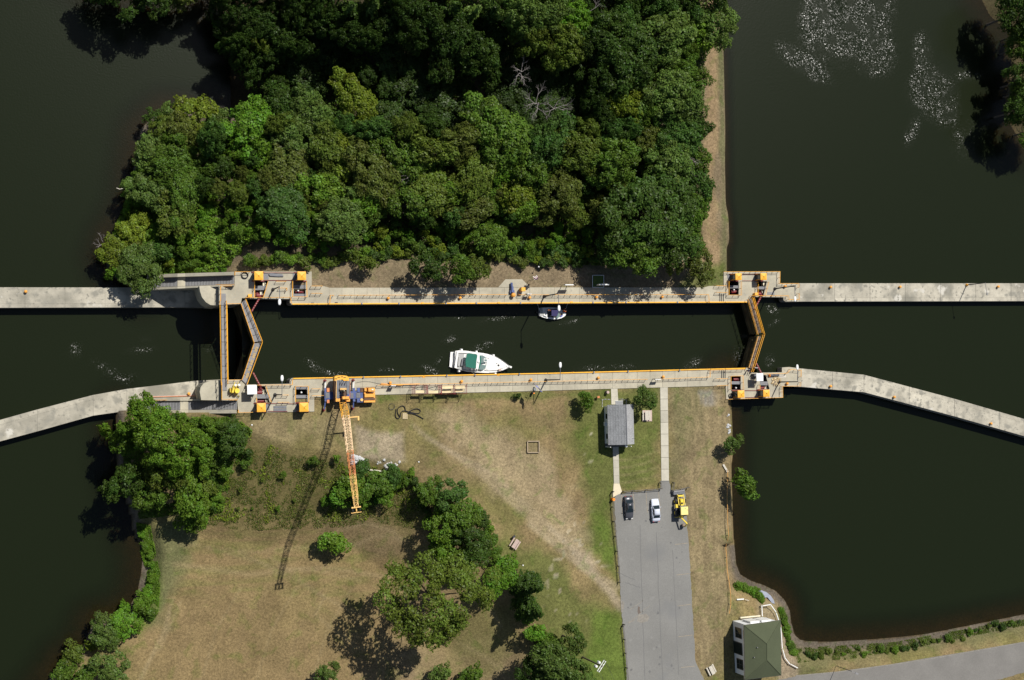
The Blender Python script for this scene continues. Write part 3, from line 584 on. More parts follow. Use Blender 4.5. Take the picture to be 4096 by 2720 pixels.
RL = [
 ([(592, 1151), (797, 1145), (799, 1141), (936, 1137)], 'orange handrail sloping down beside the north stairway', [-10, -6.5, -6.4, 0]),
 ([(560, 1601), (802, 1598), (805, 1602), (947, 1601)], 'orange handrail sloping down beside the south stairway', [-10, -6, -5.8, 0]),
 ([(883, 1203), (883, 1144), (938, 1143)], 'orange railing round the corner above the north bastion'),
 ([(940, 1100), (940, 1087), (1000, 1087)], 'short orange railing behind the coiled black hose'),
 ([(906, 1215), (963, 1214)], 'short orange railing between footbridge and lower gate, north end'),
 ([(984, 1190), (1163, 1189), (1166, 1213)], 'orange railing along the north lower gate recess'),
 ([(1019, 1123), (1019, 1188)], 'orange railing left of the first red machinery pit, north-west deck'),
 ([(1073, 1125), (1054, 1188)], 'slanting orange railing right of the first red machinery pit, north-west deck'),
 ([(1171, 1124), (1171, 1187), (1229, 1187), (1227, 1124)], 'orange railing on three sides of the square pit, north-west deck'),
 ([(1106, 1125), (1145, 1125)], 'short orange railing near the grey beam on the north-west deck'),
 ([(1118, 1152), (1148, 1152), (1148, 1161)], 'short orange railing near the north-west lamp post'),
 ([(1247, 1144), (1290, 1144)], 'upper short orange railing right of the north-west deck'),
 ([(1247, 1173), (1289, 1173)], 'lower short orange railing right of the north-west deck'),
 ([(1320, 1212), (1322, 1181), (1336, 1181)], 'orange railing end-piece where the north walkway starts'),
 ([(1358, 1181), (2030, 1178)], 'long orange railing on the north walkway, left half up to the blue gearbox'),
 ([(2076, 1179), (2835, 1178), (2838, 1207)], 'long orange railing on the north walkway, right half in tree shade'),
 ([(2866, 1143), (2906, 1143)], 'short orange railing left of the north-east deck, upper one'),
 ([(2868, 1169), (2910, 1170)], 'short orange railing left of the north-east deck, lower one'),
 ([(2897, 1087), (3121, 1086), (3120, 1134), (3196, 1134), (3196, 1150)], 'orange railing round the back of the north-east deck above the lake'),
 ([(3197, 1174), (3198, 1198), (3157, 1198), (3155, 1183), (3008, 1183)], 'orange railing along the north upper gate recess'),
 ([(2917, 1125), (2917, 1180), (2967, 1180), (2967, 1126)], 'orange railing round the square pit on the north-east deck'),
 ([(3034, 1128), (3034, 1180)], 'orange railing left of the slanting pit on the north-east deck'),
 ([(3076, 1128), (3062, 1180)], 'orange railing right of the slanting pit on the north-east deck'),
 ([(888, 1530), (888, 1597), (953, 1597)], 'orange railing round the south-west deck corner by the yellow machine'),
 ([(913, 1520), (968, 1519)], 'short orange railing between footbridge and lower gate, south end'),
 ([(990, 1541), (1170, 1539), (1171, 1517)], 'orange railing along the south lower gate recess'),
 ([(954, 1640), (954, 1650), (1011, 1649)], 'orange railing at the outer edge of the south-west deck'),
 ([(1027, 1592), (1027, 1610)], 'short orange railing beside the red machinery pit, south-west deck'),
 ([(1065, 1546), (1086, 1611)], 'slanting orange railing beside the red machinery pit, south-west deck'),
 ([(1183, 1608), (1183, 1545), (1234, 1545), (1236, 1608)], 'orange railing round the square pit, south-west deck'),
 ([(1111, 1580), (1155, 1580)], 'short orange railing by the south-west lamp post'),
 ([(1113, 1609), (1157, 1609)], 'short orange railing above the grey hatch on the south-west deck'),
 ([(1250, 1555), (1282, 1555)], 'short orange railing left of the crane, upper one'),
 ([(1250, 1583), (1296, 1582)], 'short orange railing left of the crane, lower one'),
 ([(1512, 1541), (1700, 1536), (2591, 1517)], 'long orange railing on the south walkway between scaffold and sign'),
 ([(2641, 1516), (2841, 1508), (2843, 1481), (2980, 1477)], 'orange railing on the south walkway right of the sign'),
 ([(2866, 1515), (2912, 1514)], 'short orange railing left of the south-east deck, upper one'),
 ([(2868, 1543), (2914, 1541)], 'short orange railing left of the south-east deck, lower one'),
 ([(2913, 1597), (3132, 1590), (3131, 1545), (3203, 1544), (3204, 1530)], 'orange railing round the outer edge of the south-east deck over the pond'),
 ([(3058, 1496), (3150, 1493), (3163, 1478), (3206, 1481), (3205, 1507)], 'orange railing along the south upper gate recess'),
 ([(2925, 1558), (2925, 1505), (2973, 1503), (2976, 1558)], 'orange railing round the square pit, south-east deck'),
 ([(3041, 1540), (3041, 1557)], 'short orange railing by the slanting pit, south-east deck'),
]
for q in RL: railing(q[0], q[1], zs=q[2] if len(q) > 2 else None)
# ------------------------------------------------------------------ lower footbridge and mitre gates
def walkplank(quad, z, th, m, name, parent): return MB().prism(PL(quad, z), z-th, z).build(name, m, parent)
fb = empty('footbridge', (0, 0, 0), 0, 'straight narrow grey footbridge with orange rails left of the lower gates', 'footbridge')
def lrp(a, b, t): return a+(b-a)*t
for i in range(8):
    a, b = i/8, (i+1)/8-.004
    walkplank([(lrp(884, 889, a), lrp(1174, 1563, a)), (lrp(903, 908, a), lrp(1174, 1563, a)), (lrp(903, 908, b), lrp(1174, 1563, b)), (lrp(884, 889, b), lrp(1174, 1563, b))], .12, .1, 'grey_mat', 'walk_plate', fb)
for u0, u1 in ((881, 886), (906, 911)):
    a, b = P(u0, 1206, -.4), P(u1, 1530, -.4); MB().bar(a, b, .17, n=4).build('girder', 'edge_yellow', fb)
railing([(880, 1203), (886, 1540)], '', .1, parent=fb, r=.05); railing([(906, 1203), (912, 1535)], '', .1, parent=fb, r=.055)
def gate(label, quad, zs, hinge, mitre, deckm, rails, zt=.0, tiles=None, zw=-14.5):
    """quad: footway corners (left0,right0,right1,left1); leaf body hangs below"""
    t = empty('lock_gate_leaf', (0, 0, 0), 0, label, 'lock gate', 'steel mitre gate leaves')
    l0, r0, r1, l1 = quad; n = 6
    for i in range(n):
        a, b = i/n, (i+1)/n-.01
        q = [(lrp(l0[0], l1[0], a), lrp(l0[1], l1[1], a)), (lrp(r0[0], r1[0], a), lrp(r0[1], r1[1], a)), (lrp(r0[0], r1[0], b), lrp(r0[1], r1[1], b)), (lrp(l0[0], l1[0], b), lrp(l0[1], l1[1], b))]
        walkplank(q, .3, .08, deckm, 'walk_plate', t)
    def mid(s, k): return (lrp(lrp(l0[0], l1[0], k), lrp(r0[0], r1[0], k), s), lrp(lrp(l0[1], l1[1], k), lrp(r0[1], r1[1], k), s))
    lf = [mid(.45, 0), mid(.95, 0), mid(.95, 1), mid(.45, 1)]
    MB().prism(PL(lf, 0), zw, .15).build('leaf', 'gate_steel', t)
    rb = MB()
    for z in np.arange(-13.5, -.5, 1.6):
        q = PL([mid(.12, 0), mid(.46, 0), mid(.46, 1), mid(.12, 1)], 0); rb.prism(q, z, z+.12)
    rb.build('horizontal_girders', 'gate_steel', t)
    wl = MB()
    for k in np.linspace(0.06, .94, 8):
        p = P(*mid(.1, k), 0); q_ = P(*mid(.46, k), 0); wl.bar((p.x, p.y, .2), (q_.x, q_.y, -1.2), .07)
    wl.build('brackets', 'yellow', t)
    for pts, r in rails: railing(pts, '', .3, parent=t, r=r, h=1.05)
    return t
g1 = gate('north leaf of the lower gates, grey walkway meeting its partner mid-water', [(963, 1216), (981, 1196), (1046, 1366), (1015, 1370)], 0, 0, 0, 'grey_mat', [([(965, 1214), (1017, 1370)], .045), ([(983, 1196), (1050, 1366)], .065)])
g2 = gate('south leaf of the lower gates, its walkway carrying tan plates', [(967, 1519), (987, 1538), (1046, 1369), (1015, 1372)], 0, 0, 0, 'grey_mat', [([(969, 1518), (1017, 1372)], .045), ([(989, 1537), (1050, 1369)], .065)])
g3 = gate('north leaf of the upper gates with brown plank walkway', [(2992, 1198), (3008, 1192), (3044, 1330), (3031, 1338)], 0, 0, 0, 'brown_planks', [([(2994, 1198), (3033, 1338)], .05), ([(3011, 1190), (3052, 1330)], .06), ([(3017, 1190), (3059, 1336)], .06)])
g4 = gate('south leaf of the upper gates with brown plank walkway', [(2994, 1471), (3010, 1474), (3044, 1343), (3031, 1345)], 0, 0, 0, 'brown_planks', [([(2996, 1470), (3033, 1345)], .06), ([(3006, 1488), (3052, 1340)], .06), ([(3013, 1488), (3059, 1338)], .06)])
for u, v in ((1025, 1397), (1016, 1422), (1007, 1449), (999, 1474), (990, 1502)):
    p = P(u, v, .32); MB().box((p.x, p.y, .32), (.45, .95, .03), -.33).build('tan_plate', 'straw', g2)
gl_ = ['rope-like lattice']
def arm(a, b, label, za=.5, zb=.4):
    t = empty('gate_arm', P(*a, za), 0, label, 'gate arm', 'dark red gate operating arms'); o = t.location
    p, q = P(*a, za)-o, P(*b, zb)-o; d = (q-p)
    MB().bar(p, q, .2, n=4).build('strut', 'red', t); mb = MB()
    for k in np.linspace(.12, .9, 6): c = p.lerp(q, k); mb.box((c.x, c.y, c.z+.18), (.12, .12, .08))
    mb.build('rivet_plates', 'pink_wood', t); MB().dome((0, 0, -.1), .3, .3).build('pivot', 'red', t)
arm((1039, 1190), (1006, 1246), 'dark red arm pulling the north lower gate leaf'); arm((1041, 1545), (1012, 1490), 'dark red arm pulling the south lower gate leaf')
arm((3045, 1183), (3017, 1238), 'rosy red arm pulling the north upper gate leaf'); arm((3046, 1495), (3024, 1452), 'rosy red arm pulling the south upper gate leaf')
# machinery pits: floor, grating bridge, red machinery
def pit(label, poly, grates, mach, t_):
    t = empty('machinery_pit', P(*poly[0], 0), 0, label, 'machinery pit', 'machinery pits in the lock decks'); o = t.location
    q = [p-o for p in PL(poly, 0)]; MB().prism(q, -2.6, -2.4).build('pit_floor', 'pit_dark', t)
    mb = MB(); n = len(q)
    for i in range(n):
        a, b = q[i], q[(i+1) % n]; mb.add([(a.x, a.y, -.02), (b.x, b.y, -.02), (b.x, b.y, -2.4), (a.x, a.y, -2.4)], [(0, 1, 2, 3)])
    mb.build('pit_wall', 'pit_dark', t)
    for u0, v0, u1, v1 in grates:
        g = [p-o for p in PL([(u0, v0), (u1, v0), (u1, v1), (u0, v1)], .03)]; MB().prism(g, -.03, .03).build('grating_bridge', 'grating', t)
    for (u, v, k) in mach:
        c = P(u, v, -.9)-o
        if k == 'gear': MB().cyl((c.x, c.y, -2.), .55, 1.15, 14).build('gear_wheel', 'red', t); MB().cyl((c.x, c.y, -.85), .2, .3, 8).build('gear_hub', 'red', t)
        if k == 'drum': MB().bar((c.x-.7, c.y, -.9), (c.x+.7, c.y, -.9), .38, n=10).build('winding_drum', 'red', t)
        if k == 'box': MB().box((c.x, c.y, -1.0), (.55, .9, .9)).build('motor_box', 'cream_trim', t); MB().box((c.x+.1, c.y, -.5), (.12, .8, .1)).build('motor_cover', 'grey_wood', t)
        if k == 'cap': MB().dome((c.x, c.y, -.3), .2, .25).build('valve_cap', 'white', t); MB().cyl((c.x, c.y, -2), .1, 1.7).build('valve_stem', 'red', t)
pit('slanting machinery pit with red gears on the north-west deck', pitA1, [(1019, 1143, 1066, 1160)], [(1028, 1174, 'gear'), (1040, 1182, 'drum'), (1045, 1170, 'box'), (1056, 1136, 'box')], 0)
pit('square machinery pit near the second yellow booth, north-west deck', pitA2, [(1174, 1140, 1223, 1155), (1174, 1175, 1223, 1187)], [(1196, 1167, 'drum'), (1210, 1169, 'gear'), (1190, 1164, 'cap')], 0)
pit('slanting machinery pit beside the white canopy, south-west deck', pitB1, [(1028, 1577, 1078, 1594)], [(1042, 1552, 'gear'), (1036, 1570, 'drum'), (1054, 1568, 'box'), (1040, 1604, 'drum'), (1066, 1606, 'box')], 0)
pit('square machinery pit on the south-west deck left of the crane', pitB2, [(1182, 1546, 1230, 1558), (1182, 1580, 1230, 1593)], [(1203, 1570, 'cap'), (1203, 1602, 'drum')], 0)
pit('square machinery pit on the north-east deck', pitC1, [(2914, 1142, 2956, 1153)], [(2936, 1167, 'drum'), (2930, 1160, 'cap')], 0)
pit('slanting machinery pit on the north-east deck', pitC2, [(3027, 1146, 3064, 1157)], [(3044, 1174, 'gear'), (3036, 1176, 'drum'), (3048, 1166, 'box'), (3054, 1134, 'box')], 0)
pit('square machinery pit on the south-east deck', pitD1, [(2923, 1525, 2965, 1537)], [(2944, 1518, 'drum'), (2938, 1552, 'cap')], 0)
pit('slanting machinery pit on the south-east deck behind the white booth', pitD2, [(3040, 1526, 3071, 1541)], [(3060, 1552, 'box'), (3046, 1550, 'drum')], 0)
# ------------------------------------------------------------------ yellow-roofed booths
def booth(box, label, vent):
    u0, v0, u1, v1 = box; c = P((u0+u1)/2, (v0+v1)/2, 2.5); s = mpp(u0)*(u1-u0)/2
    t = empty('control_booth', (c.x, c.y, 0), 0, label, 'control booth', 'yellow-roofed control booths'); w_ = s*.84
    MB().box((0, 0, 1.15), (w_*2, w_*2, 2.3)).build('wall', 'dark_grey', t)
    for i, (a, b) in enumerate(((-1, -1), (1, -1), (1, 1), (-1, 1))): MB().box((a*w_, b*w_, 1.16), (.12, .12, 2.32)).build('corner_post', 'yellow', t)
    for dx, dy in ((-1, 0), (0, -1), (1, 0), (0, 1)):
        MB().box((dx*(w_+.01), dy*(w_+.01), 1.6), (.04 if dx else w_*1.5, .04 if dy else w_*1.5, .9)).build('window', 'glass', t)
    r = MB(); r.box((0, 0, 2.42), (s*2, s*2, .16)); 
    r.add([(-s, -s, 2.5), (s, -s, 2.5), (s, s, 2.5), (-s, s, 2.5), (0, 0, 2.72)], [(0, 1, 4), (1, 2, 4), (2, 3, 4), (3, 0, 4)]); r.build('roof', 'booth_yellow', t)
    if vent: MB().bar((0, 0, 2.65), (.25, .2, 3.5), .035).build('antenna', 'crane_orange', t)
    else: MB().dome((0, 0, 2.7), .14, .14).build('roof_cap', 'crane_orange', t)
    for sgn in (-1, 1): MB().box((s*.2, sgn*s*1.02, .15), (s*2.9, .16, .14)).build('base_beam', 'red', t)
booth((1018, 1085, 1053, 1120), 'yellow-roofed booth nearest the coiled hose on the north-west deck', 0)
booth((1190, 1086, 1224, 1120), 'yellow-roofed booth with antenna at the right end of the north-west deck', 1)
booth((1028, 1612, 1063, 1648), 'yellow-roofed booth below the white canopy on the south-west deck', 0)
booth((1198, 1611, 1234, 1646), 'yellow-roofed booth with antenna nearest the crane', 1)
booth((2941, 1091, 2968, 1122), 'yellow-roofed booth with antenna on the north-east deck', 1)
booth((3041, 1091, 3068, 1121), 'yellow-roofed booth without antenna on the north-east deck', 0)
booth((2950, 1560, 2979, 1592), 'yellow-roofed booth with antenna on the south-east deck', 1)
booth((3052, 1558, 3080, 1588), 'yellow-roofed booth without antenna on the south-east deck', 0)
for a, b, lab in (((1070, 1093), (1136, 1118), 'thin red rail lines'),): pass
for u0, u1, v in ((1054, 1190, 1091), (1054, 1180, 1121), (1064, 1150, 1614), (1070, 1150, 1645), (1150, 1200, 1615), (2970, 3040, 1097), (2970, 3042, 1123), (2980, 3050, 1562), (2982, 3048, 1590)):
    p, q = P(u0, v, .12), P(u1, v, .12); MB().bar(p, q, .06).build('pipe_run', 'red', wallN if v < 1300 else wallS)
for u, v, w2_, h2_ in ((1063, 1106, 22, 24), (1177, 1105, 12, 26), (1070, 1629, 16, 24), (2916, 1105, 16, 18), (1190, 1628, 14, 24)):
    p = P(u, v, .02); MB().box((p.x, p.y, .02), (w2_*mpp(u), h2_*mpp(u), .04)).build('floor_hatch', 'grating', wallN if v < 1300 else wallS)
# white-roofed operator shelters
def shelter(box, label):
    u0, v0, u1, v1 = box; c = P((u0+u1)/2, (v0+v1)/2, 2.4); sx, sy = mpp(u0)*(u1-u0)/2, mpp(u0)*(v1-v0)/2
    t = empty('operator_shelter', (c.x, c.y, 0), 0, label, 'shelter', 'white-roofed operator shelters')
    MB().box((0, 0, 2.4), (sx*2, sy*2, .12)).build('roof', 'white', t)
    for a, b in ((-1, -1), (1, -1), (1, 1), (-1, 1)): MB().box((a*sx*.88, b*sy*.88, 1.17), (.07, .07, 2.34)).build('corner_post', 'white', t)
    for a, b, dx, dy in ((0, 1, sx*1.7, .03), (1, 0, .03, sy*1.7), (0, -1, sx*1.7, .03)): MB().box((a*sx*.88, b*sy*.88, .55), (dx, dy, 1.05)).build('side_panel', 'dark_grey', t)
    MB().box((0, sy*.5, .95), (sx*1.4, .4, .5)).build('control_desk', 'steel_grey', t)
shelter((989, 1540, 1027, 1577), 'white square shelter roof beside the lower gates, south-west deck')
shelter((3024, 1493, 3054, 1524), 'white square shelter roof beside the upper gates, south-east deck')
for u, v, lab in ((1000, 1182, 'small yellow electrical cabinet at the edge of the north-west deck'), (3026, 1175, 'small yellow electrical cabinet at the edge of the north-east deck')):
    p = P(u, v, 1.0); t = empty('electrical_cabinet', (p.x, p.y, 0), 0, lab, 'cabinet', 'yellow electrical cabinets')
    MB().box((0, 0, .5), (.6, .45, 1.0), bev=.05).build('cabinet_box', 'booth_yellow', t); MB().box((0, 0, 1.02), (.7, .5, .05)).build('lid', 'booth_yellow', t); MB().box((-.2, -.235, .55), (.05, .02, .2)).build('handle', 'dark_grey', t)
# loose metal on the decks
def simple(name, label, cat, group=None): return empty(name, (0, 0, 0), 0, label, cat, group)
t = simple('steel_beam', 'dark grey steel beam lying between the two booths on the north-west deck', 'beam')
MB().prism(PL([(1075, 1096), (1082, 1092), (1131, 1097), (1131, 1103), (1118, 1106), (1080, 1104)], .3), .02, .3).build('web', 'steel_grey', t); p = P(1123, 1104, .3); MB().box((p.x, p.y, .25), (1.1, .15, .12)).build('flange', 'steel_grey', t)
t = simple('stop_plates', 'grey steel hatch plates on the south-west deck left of the square pit', 'steel plates')
for v0, v1 in ((1624, 1633), (1635, 1646)): MB().prism(PL([(1094, v0), (1146, v0), (1146, v1), (1094, v1)], .08), .01, .08).build('plate', 'steel_grey', t)
t = simple('steel_pipe', 'grey steel pipe resting near the recess on the south-east deck', 'pipe'); MB().bar(P(3078, 1502, .3), P(3115, 1500, .3), .25, n=8).build('pipe_body', 'steel_grey', t); MB().bar(P(3076, 1502, .3), P(3080, 1502, .3), .3, n=8).build('collar', 'orange_plastic', t)
t = simple('deck_board', 'pale board lying beside the grey pipe on the south-east deck', 'board'); MB().prism(PL([(3117, 1501), (3144, 1500), (3144, 1510), (3117, 1511)], .06), .01, .06).build('plank', 'pale_wood', t)
t = simple('deck_sheet', 'light grey metal sheet on the north-east deck near the recess railing', 'metal sheet'); MB().prism(PL([(3070, 1168), (3098, 1168), (3098, 1179), (3070, 1179)], .05), .01, .05).build('sheet', 'grey_mat', t)
for a, b, lab in (((1084, 1506 + 0), (0, 0), 0),): pass
def coil(name, label, u, v, r, m='black', n=3, rr=.07, cat='hose coil', zg=0.):
    c = P(u, v, zg+.1); t = empty(name, c, 0, label, cat)
    for k in range(n):
        q = [Vector(((r+k*.03)*math.cos(a)*(1+.05*math.sin(3*a+k)), (r+k*.03)*math.sin(a)*(1+.04*math.cos(2*a)), k*rr*1.2)) for a in np.linspace(0, 2*math.pi, 20)]
        MB().tube(q, rr).build('loop', m, t)
coil('hose_coil', 'round coil of black hose on the north-west deck beside the first booth', 979, 1101, .52)
coil('hose_coil', 'oval black coil against a booth on the south-east deck', 2923, 1583, .42, n=2)
coil('wire_coil', 'small coil of grey wire on the dry grass right of the crane', 1567, 1626, .55, 'dark_grey', 2, .03, 'wire coil')
# dark deck cross pipes seen near the gates (stoplog guides)
t = simple('guide_bars', 'three dark parallel bars on the south walkway near the upper gate', 'bars')
for u in (2887, 2894, 2901): MB().bar(P(u, 1481, .08), P(u, 1512, .08), .07).build('bar', 'dark_grey', t)
t = simple('guide_bars', 'two dark parallel bars on the north walkway near the upper gate', 'bars')
for u in (2880, 2887, 2894): MB().bar(P(u, 1174, .08), P(u, 1205, .08), .07).build('bar', 'dark_grey', t)
# ------------------------------------------------------------------ bollards
bl = empty('bollard'); MB().cyl((0, 0, 0), .2, .5, 10, .15).build('post', 'yellow', bl); MB().dome((0, 0, .45), .3, .25).build('cap', 'crane_orange', bl); first = True
BN = ['first', 'second', 'third', 'fourth', 'fifth', 'sixth']
BL = [('north walkway', [(1554, 1192), (1842, 1191), (2120, 1190), (2388, 1188), (2651, 1187)]), ('south walkway', [(1562, 1531), (1848, 1525), (2125, 1519), (2395, 1511), (2655, 1507)]),
      ('north upper guide wall', [(3143, 1145), (3325, 1148), (3603, 1147), (3996, 1146)]), ('south upper guide wall', [(3151, 1534), (3325, 1545), (3580, 1588), (3967, 1694)])]
def bollard(u, v, z, lab):
    global first
    o = bl if first else clone(bl); first = False; p = P(u, v, z+.6); o.location = (p.x, p.y, z); tag(o, lab, 'bollard', 'yellow mooring bollards')
for nm, L_ in BL:
    for i, (u, v) in enumerate(L_): bollard(u, v, -.25 if u > 3200 else 0, '%s yellow mooring bollard from the left on the %s' % (BN[i], nm))
bollard(103, 1166, -10, 'yellow bollard at the far left on the north lower guide wall'); bollard(756, 1575, -10, 'yellow bollard beside the red strip on the south lower guide wall')
t = simple('red_boom_pole', 'long thin red pole lying along the south lower guide wall', 'pole'); MB().bar(P(592, 1586, -9.9), P(783, 1581, -9.9), .09).build('pole', 'pink_wood', t)
t = tag(t, kind=None); MB().bar(P(592, 1588, -9.85), P(783, 1583, -9.85), .06).build('stripe', 'rust_boom', t)
# blue gearbox, capstan and yellow cabinet in the walkway bay
c = P(2050, 1165, .5); t = empty('gearbox', (c.x, c.y, 0), 0, 'dark blue winch gearbox with yellow capstan in the north walkway bay', 'winch')
MB().box((-.1, .35, .45), (.55, 1.3, .9), bev=.08).build('gear_case', 'crane_blue', t); MB().bar((-.15, .9, .5), (-.15, 1.7, .5), .22, n=8).build('motor', 'crane_blue', t); MB().box((-.05, -.1, .3), (.9, .6, .6)).build('base', 'crane_blue', t)
MB().cyl((.1, -.75, 0), .35, .8, 12, .28).build('capstan_drum', 'yellow', t); MB().dome((.1, -.75, .8), .45, .3, 12).build('capstan_cap', 'crane_orange', t)
c = P(2094, 1157, 1.6); t = empty('electrical_cabinet', (c.x, c.y, 0), 0, 'orange-topped cabinet on legs in the north walkway bay', 'cabinet'); MB().box((0, 0, 1.15), (.8, .75, .9)).build('cabinet_box', 'booth_yellow', t)
for a in (-.3, .3): MB().box((a, 0, .35), (.1, .6, .7)).build('leg', 'yellow', t)
# sign boards
def signboard(u0, u1, v, label, h, bh, face, text=None, bw=.08):
    a, b = P(u0, v, h), P(u1, v, h); c = (a+b)/2; w_ = (b-a).length; t = empty('signboard', (c.x, c.y, 0), 0, label, 'sign')
    MB().box((0, 0, h-bh/2), (w_, bw, bh)).build('board', face, t)
    for s_ in (-1, 1): MB().box((s_*w_*.33, bw*.5+.05, h*.5), (.09, .09, h)).build('post', 'grey_wood', t)
    MB().box((0, 0, h+.03), (w_, bw*1.6, .06)).build('top_cap', 'white', t)
signboard(2261, 2294, 1139, 'white-topped signboard on two posts above the north walkway, left one', 2.6, 1.0, 'white_wall', bw=.12)
signboard(2397, 2436, 1138, 'white-topped signboard on two posts beside the planted frame', 2.9, 1.5, 'white_wall', bw=.14)
signboard(2108, 2126, 1176, 'small notice board above the north walkway railing near the capstan', 1.7, .9, 'grey_mat')
signboard(2621, 2645, 1517, 'small maroon-edged notice board above the south walkway railing', 1.8, .8, 'red')
signboard(1564, 1583, 1543, 'small notice board above the south walkway railing right of the crane', 1.8, 1.0, 'grey_mat')
# ------------------------------------------------------------------ lamp posts
LP = [((2183, 1520), (2241, 1460), 0, 8.2, 'lamp post leaning over the chamber beside the blue flag, south walkway'), ((2177, 1185), (2236, 1233), 0, 8.0, 'lamp post whose head hangs over the small boat'),
      ((1100, 1579), (1128, 1513), 0, 8.0, 'lamp post on the south-west deck left of the crane'), ((1092, 1158), (1118, 1208), 0, 7.6, 'lamp post on the north-west deck near the lower gate'),
      ((3099, 1155), (3180, 1196), 0, 8.4, 'lamp post on the north-east deck'), ((3115, 1528), (3189, 1469), 0, 8.0, 'lamp post rising beside the brown pile on the south-east deck')]
for (b, hd, z0, h, lab) in LP:
    p = P(*b, z0); q = P(*hd, h); t = empty('lamp_post', p, 0, lab, 'lamp post', 'lamp posts of the lock')
    MB().cyl((0, 0, 0), .34, .5, 10, .22).build('base', 'dark_grey', t); MB().bar((0, 0, 0), (0, 0, h-.1), .15, .09, 8).build('pole', 'dark_grey', t)
    d = Vector((q.x-p.x, q.y-p.y, 0)); k = d.normalized(); MB().bar((0, 0, h-.15), (d.x-k.x*.5, d.y-k.y*.5, h+.05), .06, n=6).build('arm', 'steel_grey', t)
    v = []; f = []; N = 10; a0 = math.atan2(k.y, k.x)
    mb = MB()
    rings = []
    for i in range(6):
        s_ = i/5; rr = .29*math.sin(math.pi*(.12+.76*s_))**.6; x = (s_-.5)*1.1
        rings.append([(d.x+k.x*x-k.y*rr*math.cos(t_), d.y+k.y*x+k.x*rr*math.cos(t_), h+.05+rr*.45*math.sin(t_)) for t_ in np.linspace(0, 2*math.pi, N, endpoint=False)])
    mb.loft(rings).build('lamp_head', 'white', t, True)
t = empty('lamp_post', P(3866, 1140, -.25), 0, 'thin lamp post at the far right on the north upper guide wall', 'lamp post', 'lamp posts of the lock')
MB().cyl((0, 0, 0), .3, .5, 10, .22).build('base', 'yellow', t); MB().bar((0, 0, 0), (0, 0, 6.5), .12, .08, 6).build('pole', 'dark_grey', t); MB().bar((0, 0, 6.5), (.3, -2.2, 6.6), .05).build('arm', 'grey_mat', t); MB().box((.35, -2.4, 6.55), (.3, .5, .15)).build('lamp_head', 'grey_mat', t)
# ------------------------------------------------------------------ asphalt, paths, floor markings
def drape(name, pts, m, z=.0, th=.06, parent=None, kind='structure'):
    if 'asphalt' in m:
        q = []
        for a, b in zip(pts, pts[1:]+pts[:1]):
            k_ = max(1, int(math.hypot(b[0]-a[0], b[1]-a[1])/9)); q += [(lrp(a[0], b[0], i/k_)+(random.uniform(-1.6, 1.6) if i else 0), lrp(a[1], b[1], i/k_)+(random.uniform(-1.6, 1.6) if i else 0)) for i in range(k_)]
        pts = q
    o = MB().prism(PL(pts, z), z-.5, z).build(name, m, parent)
    if kind and parent is None: tag(o, kind=kind)
    return o
zg = -.1
lot = drape('parking_lot', [(2455, 1995), (2470, 1975), (2640, 1957), (2645, 1923), (2676, 1923), (2686, 1961), (2740, 1953), (2744, 2040), (2748, 2100), (2754, 2160), (2782, 2645), (2820, 2725), (2900, 2830), (2510, 2830), (2504, 2640), (2484, 2422), (2480, 2320), (2468, 2168), (2458, 2030)], 'asphalt', zg)
drape('road', [(2790, 2740), (2900, 2735), (3100, 2722), (3184, 2705), (3350, 2690), (3564, 2661), (3700, 2640), (3827, 2618), (4096, 2571), (4500, 2500), (4500, 2620), (4096, 2690), (3983, 2722), (3600, 2790), (2900, 2860), (2700, 2860)], 'road_asphalt', zg-.004)
drape('gravel_verge', [(3184, 2701), (3350, 2686), (3564, 2657), (3827, 2614), (4096, 2567), (4096, 2580), (3827, 2626), (3564, 2670), (3350, 2699), (3184, 2713)], 'gravel', zg-.008)
def path(label_m, left, right, n, nm='paving_slab', t=None):
    for i in range(n):
        a, b = i/n, (i+1)/n-.003
        f = lambda L_, k: (lrp(L_[0][0], L_[1][0], k), lrp(L_[0][1], L_[1][1], k))
        MB().prism(PL([f(left, a), f(right, a), f(right, b), f(left, b)], -.05+random.uniform(-.006, .006)), -.4, -.05).build(nm, label_m, t)
pth = tag(empty('footpath'), kind='structure')
path('path_concrete', ((2444, 1555), (2446, 1618)), ((2470, 1554), (2474, 1618)), 2, t=pth)
path('path_concrete', ((2451, 1778), (2456, 1934)), ((2474, 1778), (2478, 1934)), 5, t=pth)
path('path_concrete', ((2641, 1550), (2646, 1924)), ((2671, 1549), (2676, 1924)), 8, t=pth)
drape('apron', [(2455, 1934), (2478, 1934), (2488, 1966), (2479, 1976), (2468, 1980), (2451, 1990)], 'cream_concrete', -.05, parent=pth)
mk = [((2486, 1976), (2491, 2056)), ((2533, 1973), (2540, 2050)), ((2584, 1968), (2590, 2050)), ((2634, 1964), (2642, 2045)), ((2700, 2178), (2752, 2172)), ((2706, 2300), (2758, 2294)), ((2710, 2424), (2764, 2417)), ((2714, 2547), (2770, 2540)), ((2725, 2670), (2781, 2664))]
for a, b in mk:
    p, q = P(*a, zg+.004), P(*b, zg+.004); d = (q-p).normalized(); o = Vector((-d.y, d.x, 0))*.05
    MB().add([p-o, q-o, q+o, p+o], [(0, 1, 2, 3)]).build('bay_line', 'road_paint', lot)
